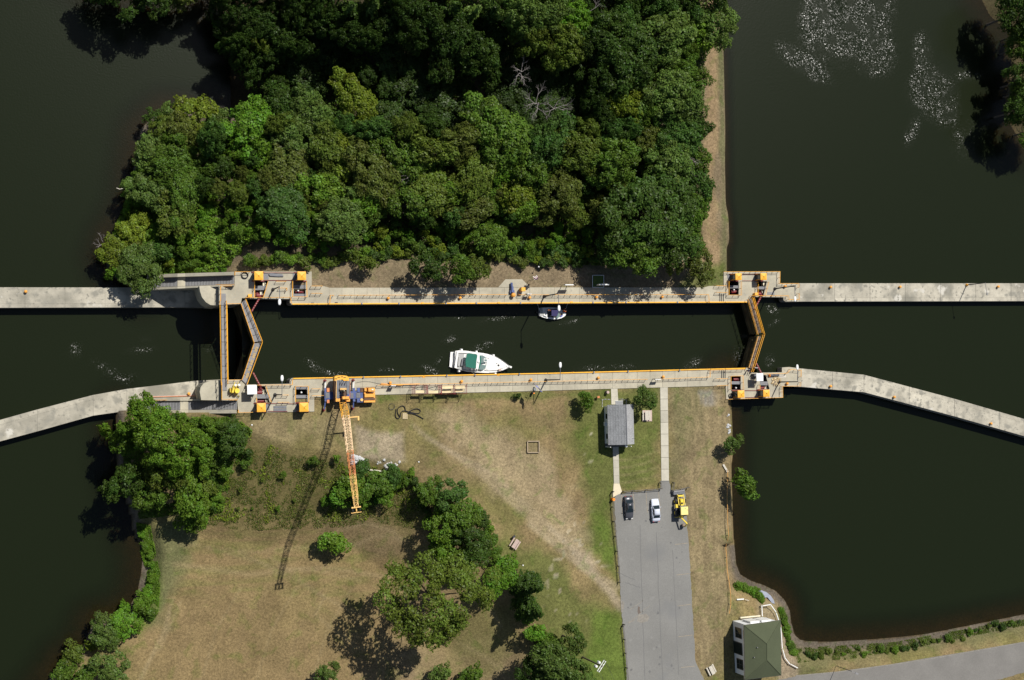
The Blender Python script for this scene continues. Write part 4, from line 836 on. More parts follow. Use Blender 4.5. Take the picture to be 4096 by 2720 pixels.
for pts, mm_ in (([(2553, 2460), (2585, 2455), (2598, 2468), (2590, 2485), (2565, 2492), (2548, 2485)], 'soil_stain'), ([(2552, 2425), (2560, 2428), (2559, 2440), (2563, 2450), (2553, 2458), (2550, 2445)], 'brown_stain'), ([(2510, 2488), (2535, 2478), (2540, 2482), (2514, 2494)], 'soil_stain'), ([(2482, 2400), (2498, 2410), (2492, 2450), (2485, 2450)], 'soil_stain')):
    MB().add([p for p in PL(pts, zg+.006)], [tuple(range(len(pts)))[::-1]]).build('stain', mm_, lot)
for u0, v0, u1, v1, w_ in ((2560, 2100, 2580, 2720, .06), (2625, 2130, 2650, 2720, .06), (2500, 2330, 2560, 2350, .05), (2470, 2290, 2540, 2320, .05), (2690, 2200, 2715, 2700, .05), (2520, 2440, 2575, 2400, .07), (2530, 2480, 2600, 2420, .07), (2640, 1925, 2676, 1925, .07)):
    p, q = P(u0, v0, zg+.003), P(u1, v1, zg+.003); k_ = 8; o_ = Vector((-(q-p).y, (q-p).x, 0)).normalized()*w_
    pts = [p.lerp(q, i/k_)+o_*random.uniform(-2, 2) for i in range(k_+1)]; v = []
    for a in pts: v += [a-o_, a+o_]
    MB().add(v, [(2*i, 2*i+2, 2*i+3, 2*i+1) for i in range(k_)]).build('seam', random.choice(['seam_dark', 'soil_stain']) if v0 > 2350 and u0 < 2600 else 'seam_dark', lot)
for _ in range(26):
    a, b = random.uniform(2490, 2740), random.uniform(2010, 2700); p = P(a, b, zg+.005); r_ = random.uniform(.08, .3)
    MB().add([(p.x+r_*math.cos(t_)*random.uniform(.7, 1.2), p.y+r_*math.sin(t_)*random.uniform(.7, 1.4), p.z) for t_ in np.linspace(0, 5.6, 8)], [tuple(range(8))]).build('oil_spot', 'seam_dark', lot)
# ------------------------------------------------------------------ small office building
def quadr(mb, a, b, c, d): mb.add([a, b, c, d], [(0, 1, 2, 3)])
hw = P(2416, 1625, -.1); hx0 = hw.x; hy1 = hw.y; hx1 = P(2533, 1700, 2.9).x-.35; hy0 = P(2416, 1789, -.1).y
t = empty('office_building', ((hx0+hx1)/2, (hy0+hy1)/2, -.1), 0, 'small white lock office with grey shingle gable roof on the lawn', 'building'); W2, D2 = (hx1-hx0)/2, (hy1-hy0)/2
yb = -D2+.75                                        # porch recess at the south end
MB().box((0, (yb+D2)/2, 1.4), (W2*2, D2-yb, 2.8)).build('wall', 'white_wall', t)
MB().box((0, -D2+.37, .06), (W2*2, .76, .14)).build('porch_floor', 'grey_wood', t)
for sx in (-1, 1): MB().box((sx*(W2-.08), -D2+.1, 1.4), (.14, .14, 2.7)).build('porch_post', 'white', t)
for y in (D2-2.0, -1.9): 
    f = MB().box((-W2-.02, y, 1.45), (.08, 1.15, 1.25)).build('window', 'white', t); MB().box((-W2-.05, y, 1.45), (.06, 1.0, 1.1)).build('pane', 'glass', f)
f = MB().box((W2+.02, 0, 1.45), (.08, 1.15, 1.25)).build('window', 'white', t); MB().box((W2+.05, 0, 1.45), (.06, 1.0, 1.1)).build('pane', 'glass', f)
d_ = MB().box((-.2, yb-.03, 1.05), (.95, .06, 2.1)).build('door', 'dark_grey', t); MB().box((.15, yb-.08, 1.0), (.06, .06, .12)).build('handle', 'white', d_)
MB().box((-W2-.22, .6, .9), (.4, .8, .6)).build('air_conditioner', 'white', t)
rx = .15; ez = 2.85; rz_ = 4.7; ox = .42; oy = .3; yn, ys_ = D2+oy, -D2+.55
ridge = -W2+(W2*2)*.6
for (xa, xb, mt) in ((-W2-.5, ridge, 'shingle'), (ridge, W2+.5, 'shingle_sunlit')):  # sunward slope takes the paler copy, its sunlight put into the colour
    k = 7; rf = None
    for i in range(k):           # shingle courses, each butted a little proud of the one below
        a, b = i/k, (i+1)/k; x0_, x1_ = lrp(xa, xb, a), lrp(xa, xb, b)
        z0_, z1_ = (lrp(ez, rz_, a), lrp(ez, rz_, b)) if mt == 'shingle' else (lrp(rz_, ez, a), lrp(rz_, ez, b))
        e = .03; n_ = MB(); up = [(x0_, ys_, z0_), (x1_, ys_, z1_), (x1_, yn, z1_), (x0_, yn, z0_)]
        lift = [.0, e, e, .0] if mt != 'shingle' else [e, 0, 0, e]
        n_.add([(p[0], p[1], p[2]+l+.06) for p, l in zip(up, lift)]+[(p[0], p[1], p[2]-.06) for p in up], [(0, 1, 2, 3), (7, 6, 5, 4), (0, 4, 5, 1), (1, 5, 6, 2), (2, 6, 7, 3), (3, 7, 4, 0)])
        n_.build('shingle_course', mt, t)
MB().bar((ridge, ys_, rz_+.09), (ridge, yn, rz_+.09), .07).build('ridge_cap', 'steel_grey', t)
for y in (D2-.02, yb+.02): MB().add([(-W2, y, 2.8), (W2, y, 2.8), (ridge, y, rz_-.08)], [(0, 1, 2)]).build('gable', 'white_wall', t)
MB().box((ridge-.6, yn+.35, 2.7), (1.6, .75, .1)).build('door_canopy', 'shingle', t); MB().box((ridge-.6, yn+.74, 2.72), (1.7, .06, .14)).build('canopy_edge', 'white', t)
MB().dome((ridge+.4, ys_-.3, 3.4), .3, .12, 10).build('satellite_dish', 'white', t); MB().bar((ridge+.4, ys_-.3, 3.4), (ridge+.2, ys_+.1, 3.6), .03).build('dish_arm', 'white', t)
MB().bar((W2-.1, -2.4, 3.3), (W2+.1, -2.4, 4.6), .03).build('antenna', 'dark_grey', t)
# garden edging stones round the two beds north of the office
k = 0
for bed, nm in (([(2409, 1625), (2409, 1600), (2420, 1597), (2444, 1598)], 'left'), ([(2474, 1597), (2490, 1597), (2505, 1600), (2505, 1618)], 'right')):
    tb = empty('garden_edging', P(*bed[0], -.1), 0, 'row of white stones edging the %s flower bed at the office door' % nm, 'stones'); o = tb.location
    for a, b in zip(bed[:-1], bed[1:]):
        nn = max(2, int(math.hypot(b[0]-a[0], b[1]-a[1])/4.5))
        for i in range(nn):
            p = P(lrp(a[0], b[0], i/nn), lrp(a[1], b[1], i/nn), -.1)-o; MB().dome((p.x, p.y, 0), random.uniform(.07, .13), .14, 6, 2).build('stone', 'white_rock', tb)
# ------------------------------------------------------------------ green-roofed building at the lower right
zb = -.1; E_Z = 5.6
c_nw = P(2977, 2501, E_Z); c_ne = P(3122, 2481, E_Z); c_se = P(3125, 2701, E_Z); c_sw = P(2980, 2719, E_Z)
cc = (c_nw+c_ne+c_se+c_sw)/4; t = empty('pump_house', (cc.x, cc.y, zb), 0, 'tall white building with dark green hip roof beside the pond', 'building'); O = Vector((cc.x, cc.y, zb))
cor = [c-O for c in (c_nw, c_ne, c_se, c_sw)]; r1 = P(3068, 2575, 7.6)-O; r2 = P(3068, 2640, 7.6)-O
for vs in ((cor[0], cor[1], r1), (cor[1], cor[2], r2, r1), (cor[2], cor[3], r2), (cor[3], cor[0], r1, r2)):
    q = list(vs)[::-1]; MB().add([p for p in q], [tuple(range(len(q)))]).build('roof_slope', 'green_roof', t)
for a, b in ((cor[0], r1), (cor[1], r1), (cor[2], r2), (cor[3], r2), (r1, r2)): MB().bar(a+Vector((0, 0, .02)), b+Vector((0, 0, .02)), .07).build('hip_cap', 'green_roof', t)
for a, b in zip(cor, cor[1:]+cor[:1]): MB().bar(a+Vector((0, 0, -.06)), b+Vector((0, 0, -.06)), .07).build('gutter', 'dark_grey', t)
for k_, q_ in ((.35, .4), (.7, .55)): p_ = cor[3].lerp(cor[0], k_).lerp(r1.lerp(r2, .5), q_); MB().cyl((p_.x, p_.y, p_.z-.05), .09, .4, 8).build('vent_pipe', 'grey_mat', t)
MB().prism([p for p in cor][::-1], E_Z-.35, E_Z-.1).build('soffit', 'cream_trim', t)
wc = [Vector((c.x*.95, c.y*.965, 0)) for c in cor]; wb = P(2931, 2483, zb)-O; 
wc = [Vector((wb.x, wb.y+.0, 0)), Vector((cor[1].x-.3, cor[1].y-.25, 0)), Vector((cor[2].x-.3, cor[2].y+.3, 0)), Vector((wb.x+.25, cor[3].y+.35, 0))]
MB().prism(wc[::-1], 0, E_Z-.3).build('wall', 'white_wall', t)
def on_west(k, w_, z0, z1, nm, fr=True):
    a, b = wc[0], wc[3]; p = a.lerp(b, k); d = (b-a).normalized(); nrm = Vector((-abs(d.y), 0, 0)); ang = math.atan2(d.y, d.x)
    f = MB().box((p.x-.03, p.y, (z0+z1)/2), (w_+.24, .12, z1-z0+.24), ang).build(nm, 'brown_planks' if nm == 'window' else 'grey_wood', t)
    MB().box((p.x-.07, p.y, (z0+z1)/2), (w_, .12, z1-z0), ang).build('pane', 'glass', f)
    if nm == 'window':
        MB().box((p.x-.12, p.y, (z0+z1)/2), (w_, .06, .06), ang).build('glazing_bar', 'grey_wood', f); MB().box((p.x-.12, p.y, (z0+z1)/2), (.06, .06, z1-z0), ang).build('glazing_bar', 'grey_wood', f)
for k in (.2, .8): on_west(k, 1.9, 1.1, 3.6, 'window'); on_west(k, 1.5, 4.5, 5.1, 'window')
on_west(.5, 2.3, .1, 3.6, 'door'); on_west(.5, 1.8, 4.5, 5.1, 'window')
a, b = wc[0], wc[1]; d = (b-a).normalized(); ang = math.atan2(d.y, d.x)
for k in (.34, .68): p = a.lerp(b, k); MB().box((p.x, p.y+.35, 3.1), (2.2, .12, 3.4), ang).build('bay_panel', 'white', t); MB().box((p.x, p.y+.05, 3.1), (2.0, .5, 3.3), ang).build('bay_side', 'white_wall', t)
MB().box(((a.x+b.x)/2, a.y+.6, .4), (4.6, .25, .5), ang).build('sill_beam', 'cream_trim', t)
# ------------------------------------------------------------------ crane
def W(u, v, z): return P(u, v, z)
c0 = W(1372, 1582, 1.4); t = empty('mobile_crane', (c0.x, c0.y, 0), 0, 'blue and orange truck crane with long lattice boom on the south walkway', 'crane'); O = Vector((c0.x, c0.y, 0))
def bx(u0, v0, u1, v1, z0, z1, nm, m, bev=0., par=None):
    a, b = W(u0, v0, z1)-O, W(u1, v1, z1)-O; c = (a+b)/2
    return MB().box((c.x, c.y, (z0+z1)/2), (abs(b.x-a.x), abs(b.y-a.y), z1-z0), bev=bev).build(nm, m, par or t)
bx(1298, 1568, 1452, 1594, .8, 1.3, 'carrier_deck', 'crane_blue'); bx(1302, 1570, 1318, 1592, 1.3, 1.38, 'deck_plate', 'steel_grey'); bx(1402, 1572, 1414, 1592, 1.3, 1.37, 'deck_plate', 'steel_grey'); bx(1425, 1571, 1441, 1591, 1.3, 1.42, 'deck_plate', 'steel_grey')
for u in (1309, 1344, 1420, 1436, 1470):
    for v in (1571, 1601): 
        a = W(u, v, .6)-O; MB().bar((a.x, a.y-.25, .55), (a.x, a.y+.25, .55), .55, n=12).build('wheel', 'rubber', t)
bx(1298, 1552, 1306, 1606, .75, 1.2, 'outrigger_beam', 'crane_blue'); bx(1411, 1552, 1421, 1606, .75, 1.2, 'outrigger_beam', 'crane_blue')
bx(1307, 1552, 1318, 1570, .9, 1.3, 'rear_box', 'rust_boom'); bx(1308, 1597, 1318, 1612, .9, 1.2, 'rear_box', 'rust_boom'); bx(1429, 1551, 1440, 1568, .9, 1.5, 'fuel_tank', 'crane_blue'); bx(1441, 1551, 1453, 1568, .9, 1.45, 'tool_box', 'crane_brown'); bx(1428, 1594, 1452, 1609, .9, 1.4, 'engine_hatch', 'crane_blue')
for (u0, v0, u1, v1) in ((1302, 1523, 1300, 1559), (1415, 1521, 1413, 1559), (1301, 1605, 1297, 1640), (1414, 1603, 1413, 1634)):
    a, b = W(u0, v0, .8)-O, W(u1, v1, .8)-O; MB().bar(a, b, .13, n=6).build('outrigger_arm', 'white' if v0 < 1560 else 'crane_blue', t)
    e = a if v0 < 1560 else b; MB().cyl((e.x, e.y, -.1), .3, .18, 10).build('outrigger_pad', 'red', t); MB().cyl((e.x, e.y, 0), .14, 1.3, 8).build('jack', 'red', t)
# front cab, orange
bx(1456, 1570, 1501, 1609, .6, 1.5, 'front_frame', 'crane_orange'); bx(1471, 1549, 1503, 1568, .8, 2.5, 'cab', 'crane_orange', .12); bx(1474, 1550, 1501, 1551.5, 1.5, 2.3, 'cab_window', 'glass'); bx(1456, 1551, 1469, 1567, .8, 1.9, 'cab_step', 'crane_orange', .1)
bx(1457, 1573, 1497, 1590, 1.5, 1.75, 'hood', 'crane_orange', .1); bx(1456, 1592, 1500, 1600, 1.5, 1.6, 'grille', 'crane_brown'); bx(1456, 1603, 1488, 1609, 1.4, 1.6, 'bumper', 'crane_orange')
a = W(1447, 1599, 1.6)-O; MB().cyl((a.x, a.y, 1.5), .28, .14, 12).build('spare_wheel', 'cream_yellow', t); a = W(1490, 1558, 2.6)-O; MB().box((a.x, a.y, 2.58), (.35, .2, .12)).build('beacon', 'white', t)
# slewing superstructure
sup = [W(1339, 1524, 3.4)-O, W(1398, 1524, 3.4)-O, W(1400, 1605, 3.4)-O, W(1340, 1610, 3.4)-O]
def tri(nm, m, u0, v0, u1, v1, z0, z1): return bx(u0, v0, u1, v1, z0, z1, nm, m)
tri('engine_house', 'crane_brown', 1338, 1523, 1346, 1608, 1.5, 3.1); tri('engine_house_roof', 'steel_grey', 1346, 1524, 1358, 1594, 1.5, 3.4); tri('engine_house_roof', 'steel_grey', 1358, 1522, 1392, 1552, 1.5, 3.2); tri('engine_house_roof', 'steel_grey', 1386, 1524, 1400, 1575, 1.5, 3.3)
a, b = W(1345.5, 1522, 3.5)-O, W(1344.5, 1595, 3.5)-O; MB().bar(a, b, .06).build('edge_rail', 'cream_yellow', t); a, b = W(1400.5, 1525, 3.4)-O, W(1399.5, 1592, 3.4)-O; MB().bar(a, b, .05).build('edge_rail', 'rust_boom', t)
tri('operator_cab', 'crane_orange', 1343, 1594, 1360, 1606, 1.5, 3.4); tri('winch_drum', 'crane_brown', 1374, 1565, 1386, 1592, 1.8, 3.1); tri('winch_guard', 'crane_orange', 1370, 1586, 1398, 1596, 1.8, 3.2); tri('mast_foot', 'crane_orange', 1386, 1594, 1400, 1606, 1.5, 2.9)
# gantry sheaves
for v in (1553.5, 1558): a, b = W(1360, v, 3.9)-O, W(1386, v, 3.9)-O; MB().bar(a, b, .1).build('gantry_bar', 'cream_yellow', t)
for u in (1363, 1372, 1382): a, b = W(u-5, 1542, 3.3)-O, W(u+3, 1523, 3.9)-O; MB().bar(a, b, .05).build('gantry_leg', 'black', t)
# counterweight with rounded back
q = [(1338, 1523), (1338, 1508), (1344, 1503), (1356, 1501.5), (1372, 1501.5), (1386, 1503), (1395, 1508), (1396, 1523), (1374, 1523), (1372, 1518), (1356, 1518)]
MB().prism([p-O for p in PL(q, 3.3)][::1], 1.7, 3.3).build('counterweight', 'booth_yellow', t)
for u, v in ((1344, 1515), (1355, 1509), (1368, 1507), (1379, 1510)): a = W(u, v, 3.33)-O; MB().box((a.x, a.y, 3.33), (.45, .12, .05)).build('lifting_lug', 'crane_brown', t)
# lattice boom: root and tip in survey coordinates with real heights
Zt = 20.5; root = [W(1357, 1612, 2.4)-O, W(1383, 1611, 2.4)-O]; tipp = [W(1417, 2030, Zt)-O, W(1432, 2028, Zt)-O]
fatL, fatR = W(1372, 1690, 6.2)-O, W(1396, 1688, 6.2)-O; f2L, f2R = W(1402, 1930, 16.3)-O, W(1421, 1928, 16.3)-O
top_up = Vector((0, .9, .9))
chord = [[root[0], fatL, f2L, tipp[0]], [root[1], fatR, f2R, tipp[1]]]
def seg(pl, s_):
    D = [(pl[i+1]-pl[i]).length for i in range(3)]; T_ = sum(D); x = s_*T_
    for i in range(3):
        if x <= D[i] or i == 2: return pl[i].lerp(pl[i+1], min(1, x/D[i]))
        x -= D[i]
secs = [(0, .16, 'booth_yellow'), (.16, .5, 'pale_boom'), (.5, .72, 'rust_boom'), (.72, 1, 'cream_yellow')]
for s0, s1, mt in secs:
    mb = MB(); lat = MB(); n_ = max(3, int((s1-s0)*34)); 
    pts = []
    for i in range(n_+1):
        s_ = lrp(s0, s1, i/n_); a, b = seg(chord[0], s_), seg(chord[1], s_); th = min(1, min(s_/.12, (1-s_)/.1)+.15); up = Vector((0, .55, .85))*th*.95; pts.append((a, b, a+up, b+up))
    for j in range(4):
        for i in range(n_): mb.bar(pts[i][j], pts[i+1][j], .065)
    for i in range(n_):
        p, q = pts[i], pts[i+1]
        for (x, y) in ((0, 1), (2, 3), (0, 2), (1, 3)):
            lat.bar(p[x], q[y], .03) if i % 2 else lat.bar(p[y], q[x], .03)
        lat.bar(p[0], p[1], .03); lat.bar(p[2], p[3], .03)
    mb.build('boom_chords', mt, t); lat.build('boom_lacing', mt, t)
a, b = seg(chord[1], .155), seg(chord[1], .155)+Vector((1.9, .1, 0)); MB().bar(a, b, .13).build('jib_bracket', 'cream_yellow', t); MB().box((b.x, b.y-.3, b.z), (.3, .8, .3)).build('bracket_end', 'cream_yellow', t)
a, b = tipp; e = (b-a).normalized(); MB().bar(a-e*.5, b+e*.5, .16).build('boom_head', 'cream_yellow', t); dn = Vector((0, -.9, .1))
for s_ in (-.4, .0, .4): p = (a+b)/2+e*s_*1.6+dn*.6; MB().bar(p-e*.08, p+e*.08, .35, n=12).build('head_sheave', 'black' if s_ else 'cream_yellow', t)
MB().bar((a+b)/2-e*.9+dn, (a+b)/2+e*.9+dn, .09).build('head_bar', 'cream_yellow', t)
# pendant ropes and hoist rope
g = W(1372, 1556, 3.9)-O
for s_ in (-.3, .3): MB().bar(g+Vector((s_, 0, 0)), (a+b)/2+Vector((s_, 0, .9)), .025).build('pendant_rope', 'dark_grey', t)
# cable lying between the crane and the scaffold
q = [W(u, v, .05) for u, v in ((1421, 1532), (1450, 1526), (1480, 1527), (1510, 1534), (1540, 1537), (1580, 1541))]
c_ = tag(MB().tube(q, .03).build('power_cable', 'dark_grey'), 'thin black cable curving over the walkway right of the crane', 'cable')
t = simple('frame_stack', 'stack of orange scaffold frames against the railing right of the crane', 'scaffold frames')
for i, (u0, v0, u1, v1) in enumerate(((1522, 1537, 1565, 1539), (1524, 1533, 1550, 1536), (1560, 1538, 1680, 1535), (1530, 1541, 1610, 1540))): MB().bar(W(u0, v0, .2+i*.15), W(u1, v1, .2+i*.12), .07).build('frame_tube', 'crane_orange', t)
# ------------------------------------------------------------------ scaffold platforms
SC = [((1662, 1562), (1700, 1572)), ((1714, 1563), (1758, 1573)), ((1768, 1557), (1812, 1571)), ((1818, 1557), (1858, 1567))]
SN = ['leftmost', 'second', 'third', 'rightmost']
for i, (a_, b_) in enumerate(SC):
    u0, v0 = a_; u1, v1 = b_; c = W((u0+u1)/2, (v0+v1)/2, 1.8); t = empty('scaffold_bay', (c.x, c.y, -.05), 0, '%s bay of the maroon scaffold with plywood deck at the lawn edge' % SN[i], 'scaffold', 'scaffold bays by the south walkway'); O = Vector((c.x, c.y, -.05))
    a, b = W(u0, v0, 1.8)-O, W(u1, v1, 1.8)-O; MB().box(((a.x+b.x)/2, (a.y+b.y)/2, 1.85), (b.x-a.x, abs(a.y-b.y), .06)).build('plywood_deck', 'ply', t)
    if i > 1:
        a, b = W(u0+1, 1541, 2.6)-O, W(u1+2, 1554, 2.6)-O; MB().box(((a.x+b.x)/2, (a.y+b.y)/2, 2.6), (b.x-a.x, abs(a.y-b.y), .06)).build('plywood_deck', 'ply', t)
    xl, xr = W(u0-8, v0, 1.8).x-O.x, W(u1+3, v0, 1.8).x-O.x; yt, yb_ = W(u0, 1541, 1.8).y-O.y, W(u0, 1576, 1.8).y-O.y
    for x in (xl, xr):
        for y in (yt, yb_): MB().bar((x, y, 0), (x, y, 2.9), .035).build('upright', 'red', t)
        for z in (.5, 1.2, 1.8, 2.6, 2.9): MB().bar((x, yt, z), (x, yb_, z), .03).build('rung', 'red', t)
    for y in (yt, yb_): MB().bar((xl, y, .4), (xr, y, 1.9), .03).build('cross_brace', 'dark_grey', t); MB().bar((xr, y, .4), (xl, y, 1.9), .03).build('cross_brace', 'dark_grey', t); MB().bar((xl, y, 2.9), (xr, y, 2.9), .03).build('guard_rail', 'red', t)
# ------------------------------------------------------------------ yellow pump unit on the south-west deck
c = W(938, 1562, 1); t = empty('pump_unit', (c.x, c.y, 0), 0, 'yellow machine with two white drums on the south-west deck', 'machine'); O = Vector((c.x, c.y, 0))
def loc(u, v, z=0): p = W(u, v, z)-O; return p
p = loc(949, 1563, 1.4); MB().cyl((p.x, p.y, .5), .55, 1.0, 12, .45).build('tank', 'digger_yellow', t); p = loc(933, 1561, 1.4); MB().box((p.x, p.y, .9), (.5, 1.1, 1.1), -.25, .1).build('engine_hood', 'digger_yellow', t); p = loc(922, 1561, 1.2); MB().box((p.x, p.y, .8), (.28, .85, .9), 0, .08).build('side_tank', 'digger_yellow', t)
for u, v in ((942, 1541), (957, 1541)): p = loc(u, v, 1.2); MB().dome((p.x, p.y, .8), .3, .3).build('white_drum', 'white', t); MB().cyl((p.x, p.y, .2), .3, .6, 10).build('drum_body', 'white', t)
for u, v in ((938, 1530), (955, 1528), (918, 1582), (941, 1582), (957, 1588)): p = loc(u, v, .3); MB().bar((p.x, p.y, 0), (p.x*.3, p.y*.3, .9), .05).build('leg', 'digger_yellow', t)
p, q = loc(931, 1553, 1.5), loc(940, 1530, 1.7); MB().bar(p, q, .08).build('tow_arm', 'digger_yellow', t)
q = [loc(u, v, .1) for u, v in ((951, 1582), (958, 1584), (953, 1592), (946, 1590))]; MB().tube(q, .05).build('hose', 'black', t)
t = empty('debris_pile', W(3105, 1528, 0), 0, 'heap of brown straw and scraps on the south-east deck under the lamp post', 'debris pile')
for i in range(60):
    a, r_ = random.random()*6.28, 1.15*random.random()**.5; mb = MB().box((r_*math.cos(a), r_*math.sin(a)*.9+.1, .12+(1.2-r_)*.12), (random.uniform(.15, .5), random.uniform(.1, .3), .08), random.random()*3)
    mb.build('scrap', random.choice(['straw', 'wood', 'ply', 'straw']), t)
# ------------------------------------------------------------------ boats
def hull(t, st, z0, z1, nm, m, flare=.12, n=7):
    """st: stations (x, half width, y centre); simple lofted hull with rounded bilge"""
    rings = []
    for x, hw_, yc in st:
        rings.append([(x, yc+hw_*c_, lrp(z0, z1, zz)) for c_, zz in ((-1+0, 1), (-1+flare*.3, .55), (-.8, .12), (0, 0), (.8, .12), (1-flare*.3, .55), (1, 1))])
    return MB().loft(rings, closed=True).build(nm, m, t)
c = P(1920, 1447, ZC+1.2); ang = -.035
cr = empty('cabin_cruiser', (c.x, c.y, ZC), ang, 'large white cabin cruiser with green canvas tops moored against the south chamber wall', 'boat')
k = 8.43/mpp(1920)                 # photo zoom pixels per metre
def BX(px, py): return ((px-1180)/8.43*mpp(1920)*.985, -(py-560)/8.43*mpp(1920)*.985)
top_e = [(330, 205), (480, 182), (700, 195), (1000, 232), (1300, 262), (1500, 300), (1700, 365), (1900, 470), (2080, 590), (2200, 670), (2262, 718)]
bot_e = [(240, 790), (400, 850), (700, 905), (1000, 925), (1300, 938), (1500, 940), (1700, 925), (1900, 880), (2080, 805), (2200, 755), (2266, 722)]
st = []
for (x1, y1), (x2, y2) in zip(top_e, bot_e):
    a, b = BX(x1, y1), BX(x2, y2); st.append(((a[0]+b[0])/2, abs(a[1]-b[1])/2, (a[1]+b[1])/2))
hull(cr, st, -.3, 1.35, 'hull', 'gelcoat')
def bpoly(pts, z0, z1, nm, m, par=cr): return MB().prism([Vector((*BX(*p), 0)) for p in pts], z0, z1).build(nm, m, par)
bpoly([(160, 240), (330, 232), (260, 790), (125, 745)], .15, .45, 'swim_platform', 'gelcoat')
bpoly([(330, 215), (480, 190), (1000, 238), (1060, 250), (1040, 300), (560, 270), (380, 270), (330, 800), (250, 780)], 1.35, 1.62, 'side_coaming', 'gelcoat')
bpoly([(380, 285), (600, 290), (560, 820), (330, 760)], 1.36, 1.4, 'cockpit_floor', 'gel_grey')
bpoly([(380, 410), (440, 410), (420, 720), (360, 720)], 1.4, 1.75, 'stern_seat', 'gel_grey'); bpoly([(510, 470), (570, 480), (545, 700), (460, 710)], 1.4, 1.85, 'bench_seat', 'steel_grey')
bpoly([(540, 800), (700, 840), (1020, 850), (1080, 900), (700, 880), (480, 850), (300, 800), (330, 750)], 1.36, 1.42, 'side_deck', 'gel_grey')
gt = bpoly([(670, 278), (760, 285), (960, 325), (992, 350), (985, 420), (950, 600), (950, 790), (900, 803), (760, 780), (590, 740), (575, 560), (600, 390), (630, 310)], 2.75, 2.88, 'bimini_canvas', 'green_canvas')
for px, py in ((680, 320), (940, 360), (900, 760), (620, 710)): x, y = BX(px, py); MB().bar((x, y, 1.4), (x, y, 2.78), .03).build('bimini_pole', 'white', cr)
bpoly([(985, 290), (1080, 330), (1085, 560), (1040, 815), (950, 815), (965, 600), (992, 360)], 2.5, 2.75, 'radar_arch', 'gelcoat')
x, y = BX(1040, 570); MB().dome((x, y, 2.75), .3, .22, 12).build('radar_dome', 'white', cr)
bpoly([(1085, 340), (1140, 350), (1162, 480), (1150, 620), (1100, 800), (1040, 815), (1075, 700), (1085, 520)], 2.2, 2.35, 'canvas_strip', 'green_canvas')
for q, m_ in (([(1150, 350), (1220, 340), (1300, 375), (1360, 450), (1380, 570), (1210, 600), (1165, 600)], 'pale_glass'), ([(1165, 640), (1230, 660), (1370, 690), (1330, 790), (1240, 840), (1100, 830)], 'pale_glass')):
    bpoly(q, 1.4, 1.95, 'windshield', m_)
f = bpoly([(1270, 440), (1385, 460), (1395, 570), (1270, 560)], 1.95, 2.05, 'hatch', 'gelcoat'); bpoly([(1292, 475), (1375, 480), (1380, 545), (1290, 535)], 2.05, 2.08, 'pane', 'blue', f) if False else bpoly([(1292, 475), (1375, 480), (1380, 545), (1290, 535)], 2.05, 2.08, 'hatch_pane', 'pale_glass')
q = [(1385, 380), (1500, 370), (1700, 420), (1900, 540), (2060, 650), (2100, 700), (2000, 760), (1800, 830), (1500, 860), (1340, 850), (1380, 700), (1400, 560)]
bpoly(q, 1.35, 1.6, 'foredeck', 'gelcoat'); x, y = BX(1826, 675); MB().cyl((x, y, 1.6), .2, .05, 12).build('deck_hatch', 'black', cr)
for px, py in ((1450, 440), (1410, 812), (1765, 610)): x, y = BX(px, py); MB().box((x, y, 1.62), (.2, .12, .05)).build('cleat', 'dark_grey', cr)
rp = [Vector((*BX(px, py), 2.0)) for px, py in ((1500, 312), (1750, 395), (1950, 510), (2160, 650), (2230, 718), (2150, 765), (1950, 850), (1700, 915), (1500, 930))]
MB().tube(rp, .03).build('bow_rail', 'grey_mat', cr)
for p in rp: MB().bar((p.x, p.y, 1.4), p, .025).build('rail_post', 'grey_mat', cr)
x, y = BX(2240, 718); MB().box((x+.1, y, 1.45), (.7, .35, .15), -.3).build('bow_pulpit', 'white', cr)
for px, py in ((526, 160), (1058, 212), (1680, 330), (445, 888), (1060, 850), (1750, 945)):
    x, y = BX(px, py); MB().cyl((x, y, .3), .26 if px != 1058 else .18, .9, 10, .2).build('fender', 'white', cr)
x, y = BX(1870, 830); MB().box((x, y, 1.75), (.5, .45, .3), .4).build('deck_bag', 'pink_wood', cr)
# small runabout near the north wall
c = P(2209, 1254, ZC+.5); sb = empty('motor_boat', (c.x, c.y, ZC), -.04, 'small white open motor boat with dark blue canvas top by the north chamber wall', 'boat'); kk = mpp(2209)/16.86
def SX(px, py): return ((px-1170)*kk, -(py-680)*kk)
te = [(225, 330), (450, 310), (800, 280), (1200, 275), (1500, 300), (1800, 400), (2000, 520), (2100, 600), (2140, 690)]; be = [(225, 880), (450, 960), (800, 1040), (1200, 1075), (1500, 1060), (1800, 990), (2000, 880), (2100, 800), (2142, 700)]
st = []
for (x1, y1), (x2, y2) in zip(te, be):
    a, b = SX(x1, y1), SX(x2, y2); st.append(((a[0]+b[0])/2, abs(a[1]-b[1])/2, (a[1]+b[1])/2))
hull(sb, st, -.2, .7, 'hull', 'gelcoat')
def sp(pts, z0, z1, nm, m): return MB().prism([Vector((*SX(*p), 0)) for p in pts], z0, z1).build(nm, m, sb)
sp([(205, 700), (250, 330), (420, 340), (480, 860), (260, 900)], .7, .78, 'stern_platform', 'gel_grey'); sp([(760, 420), (1500, 330), (1480, 980), (770, 940)], .7, .72, 'cockpit', 'dark_grey')
sp([(600, 650), (730, 590), (750, 940), (480, 840)], .72, 1.0, 'sun_pad', 'gelcoat'); sp([(940, 420), (1415, 480), (1420, 640), (1360, 880), (945, 880)], 1.9, 1.97, 'canvas_top', 'navy_canvas')
for px, py in ((950, 440), (1390, 500), (1340, 860), (955, 860)): x, y = SX(px, py); MB().bar((x, y, .7), (x, y, 1.9), .025).build('canvas_pole', 'white', sb)
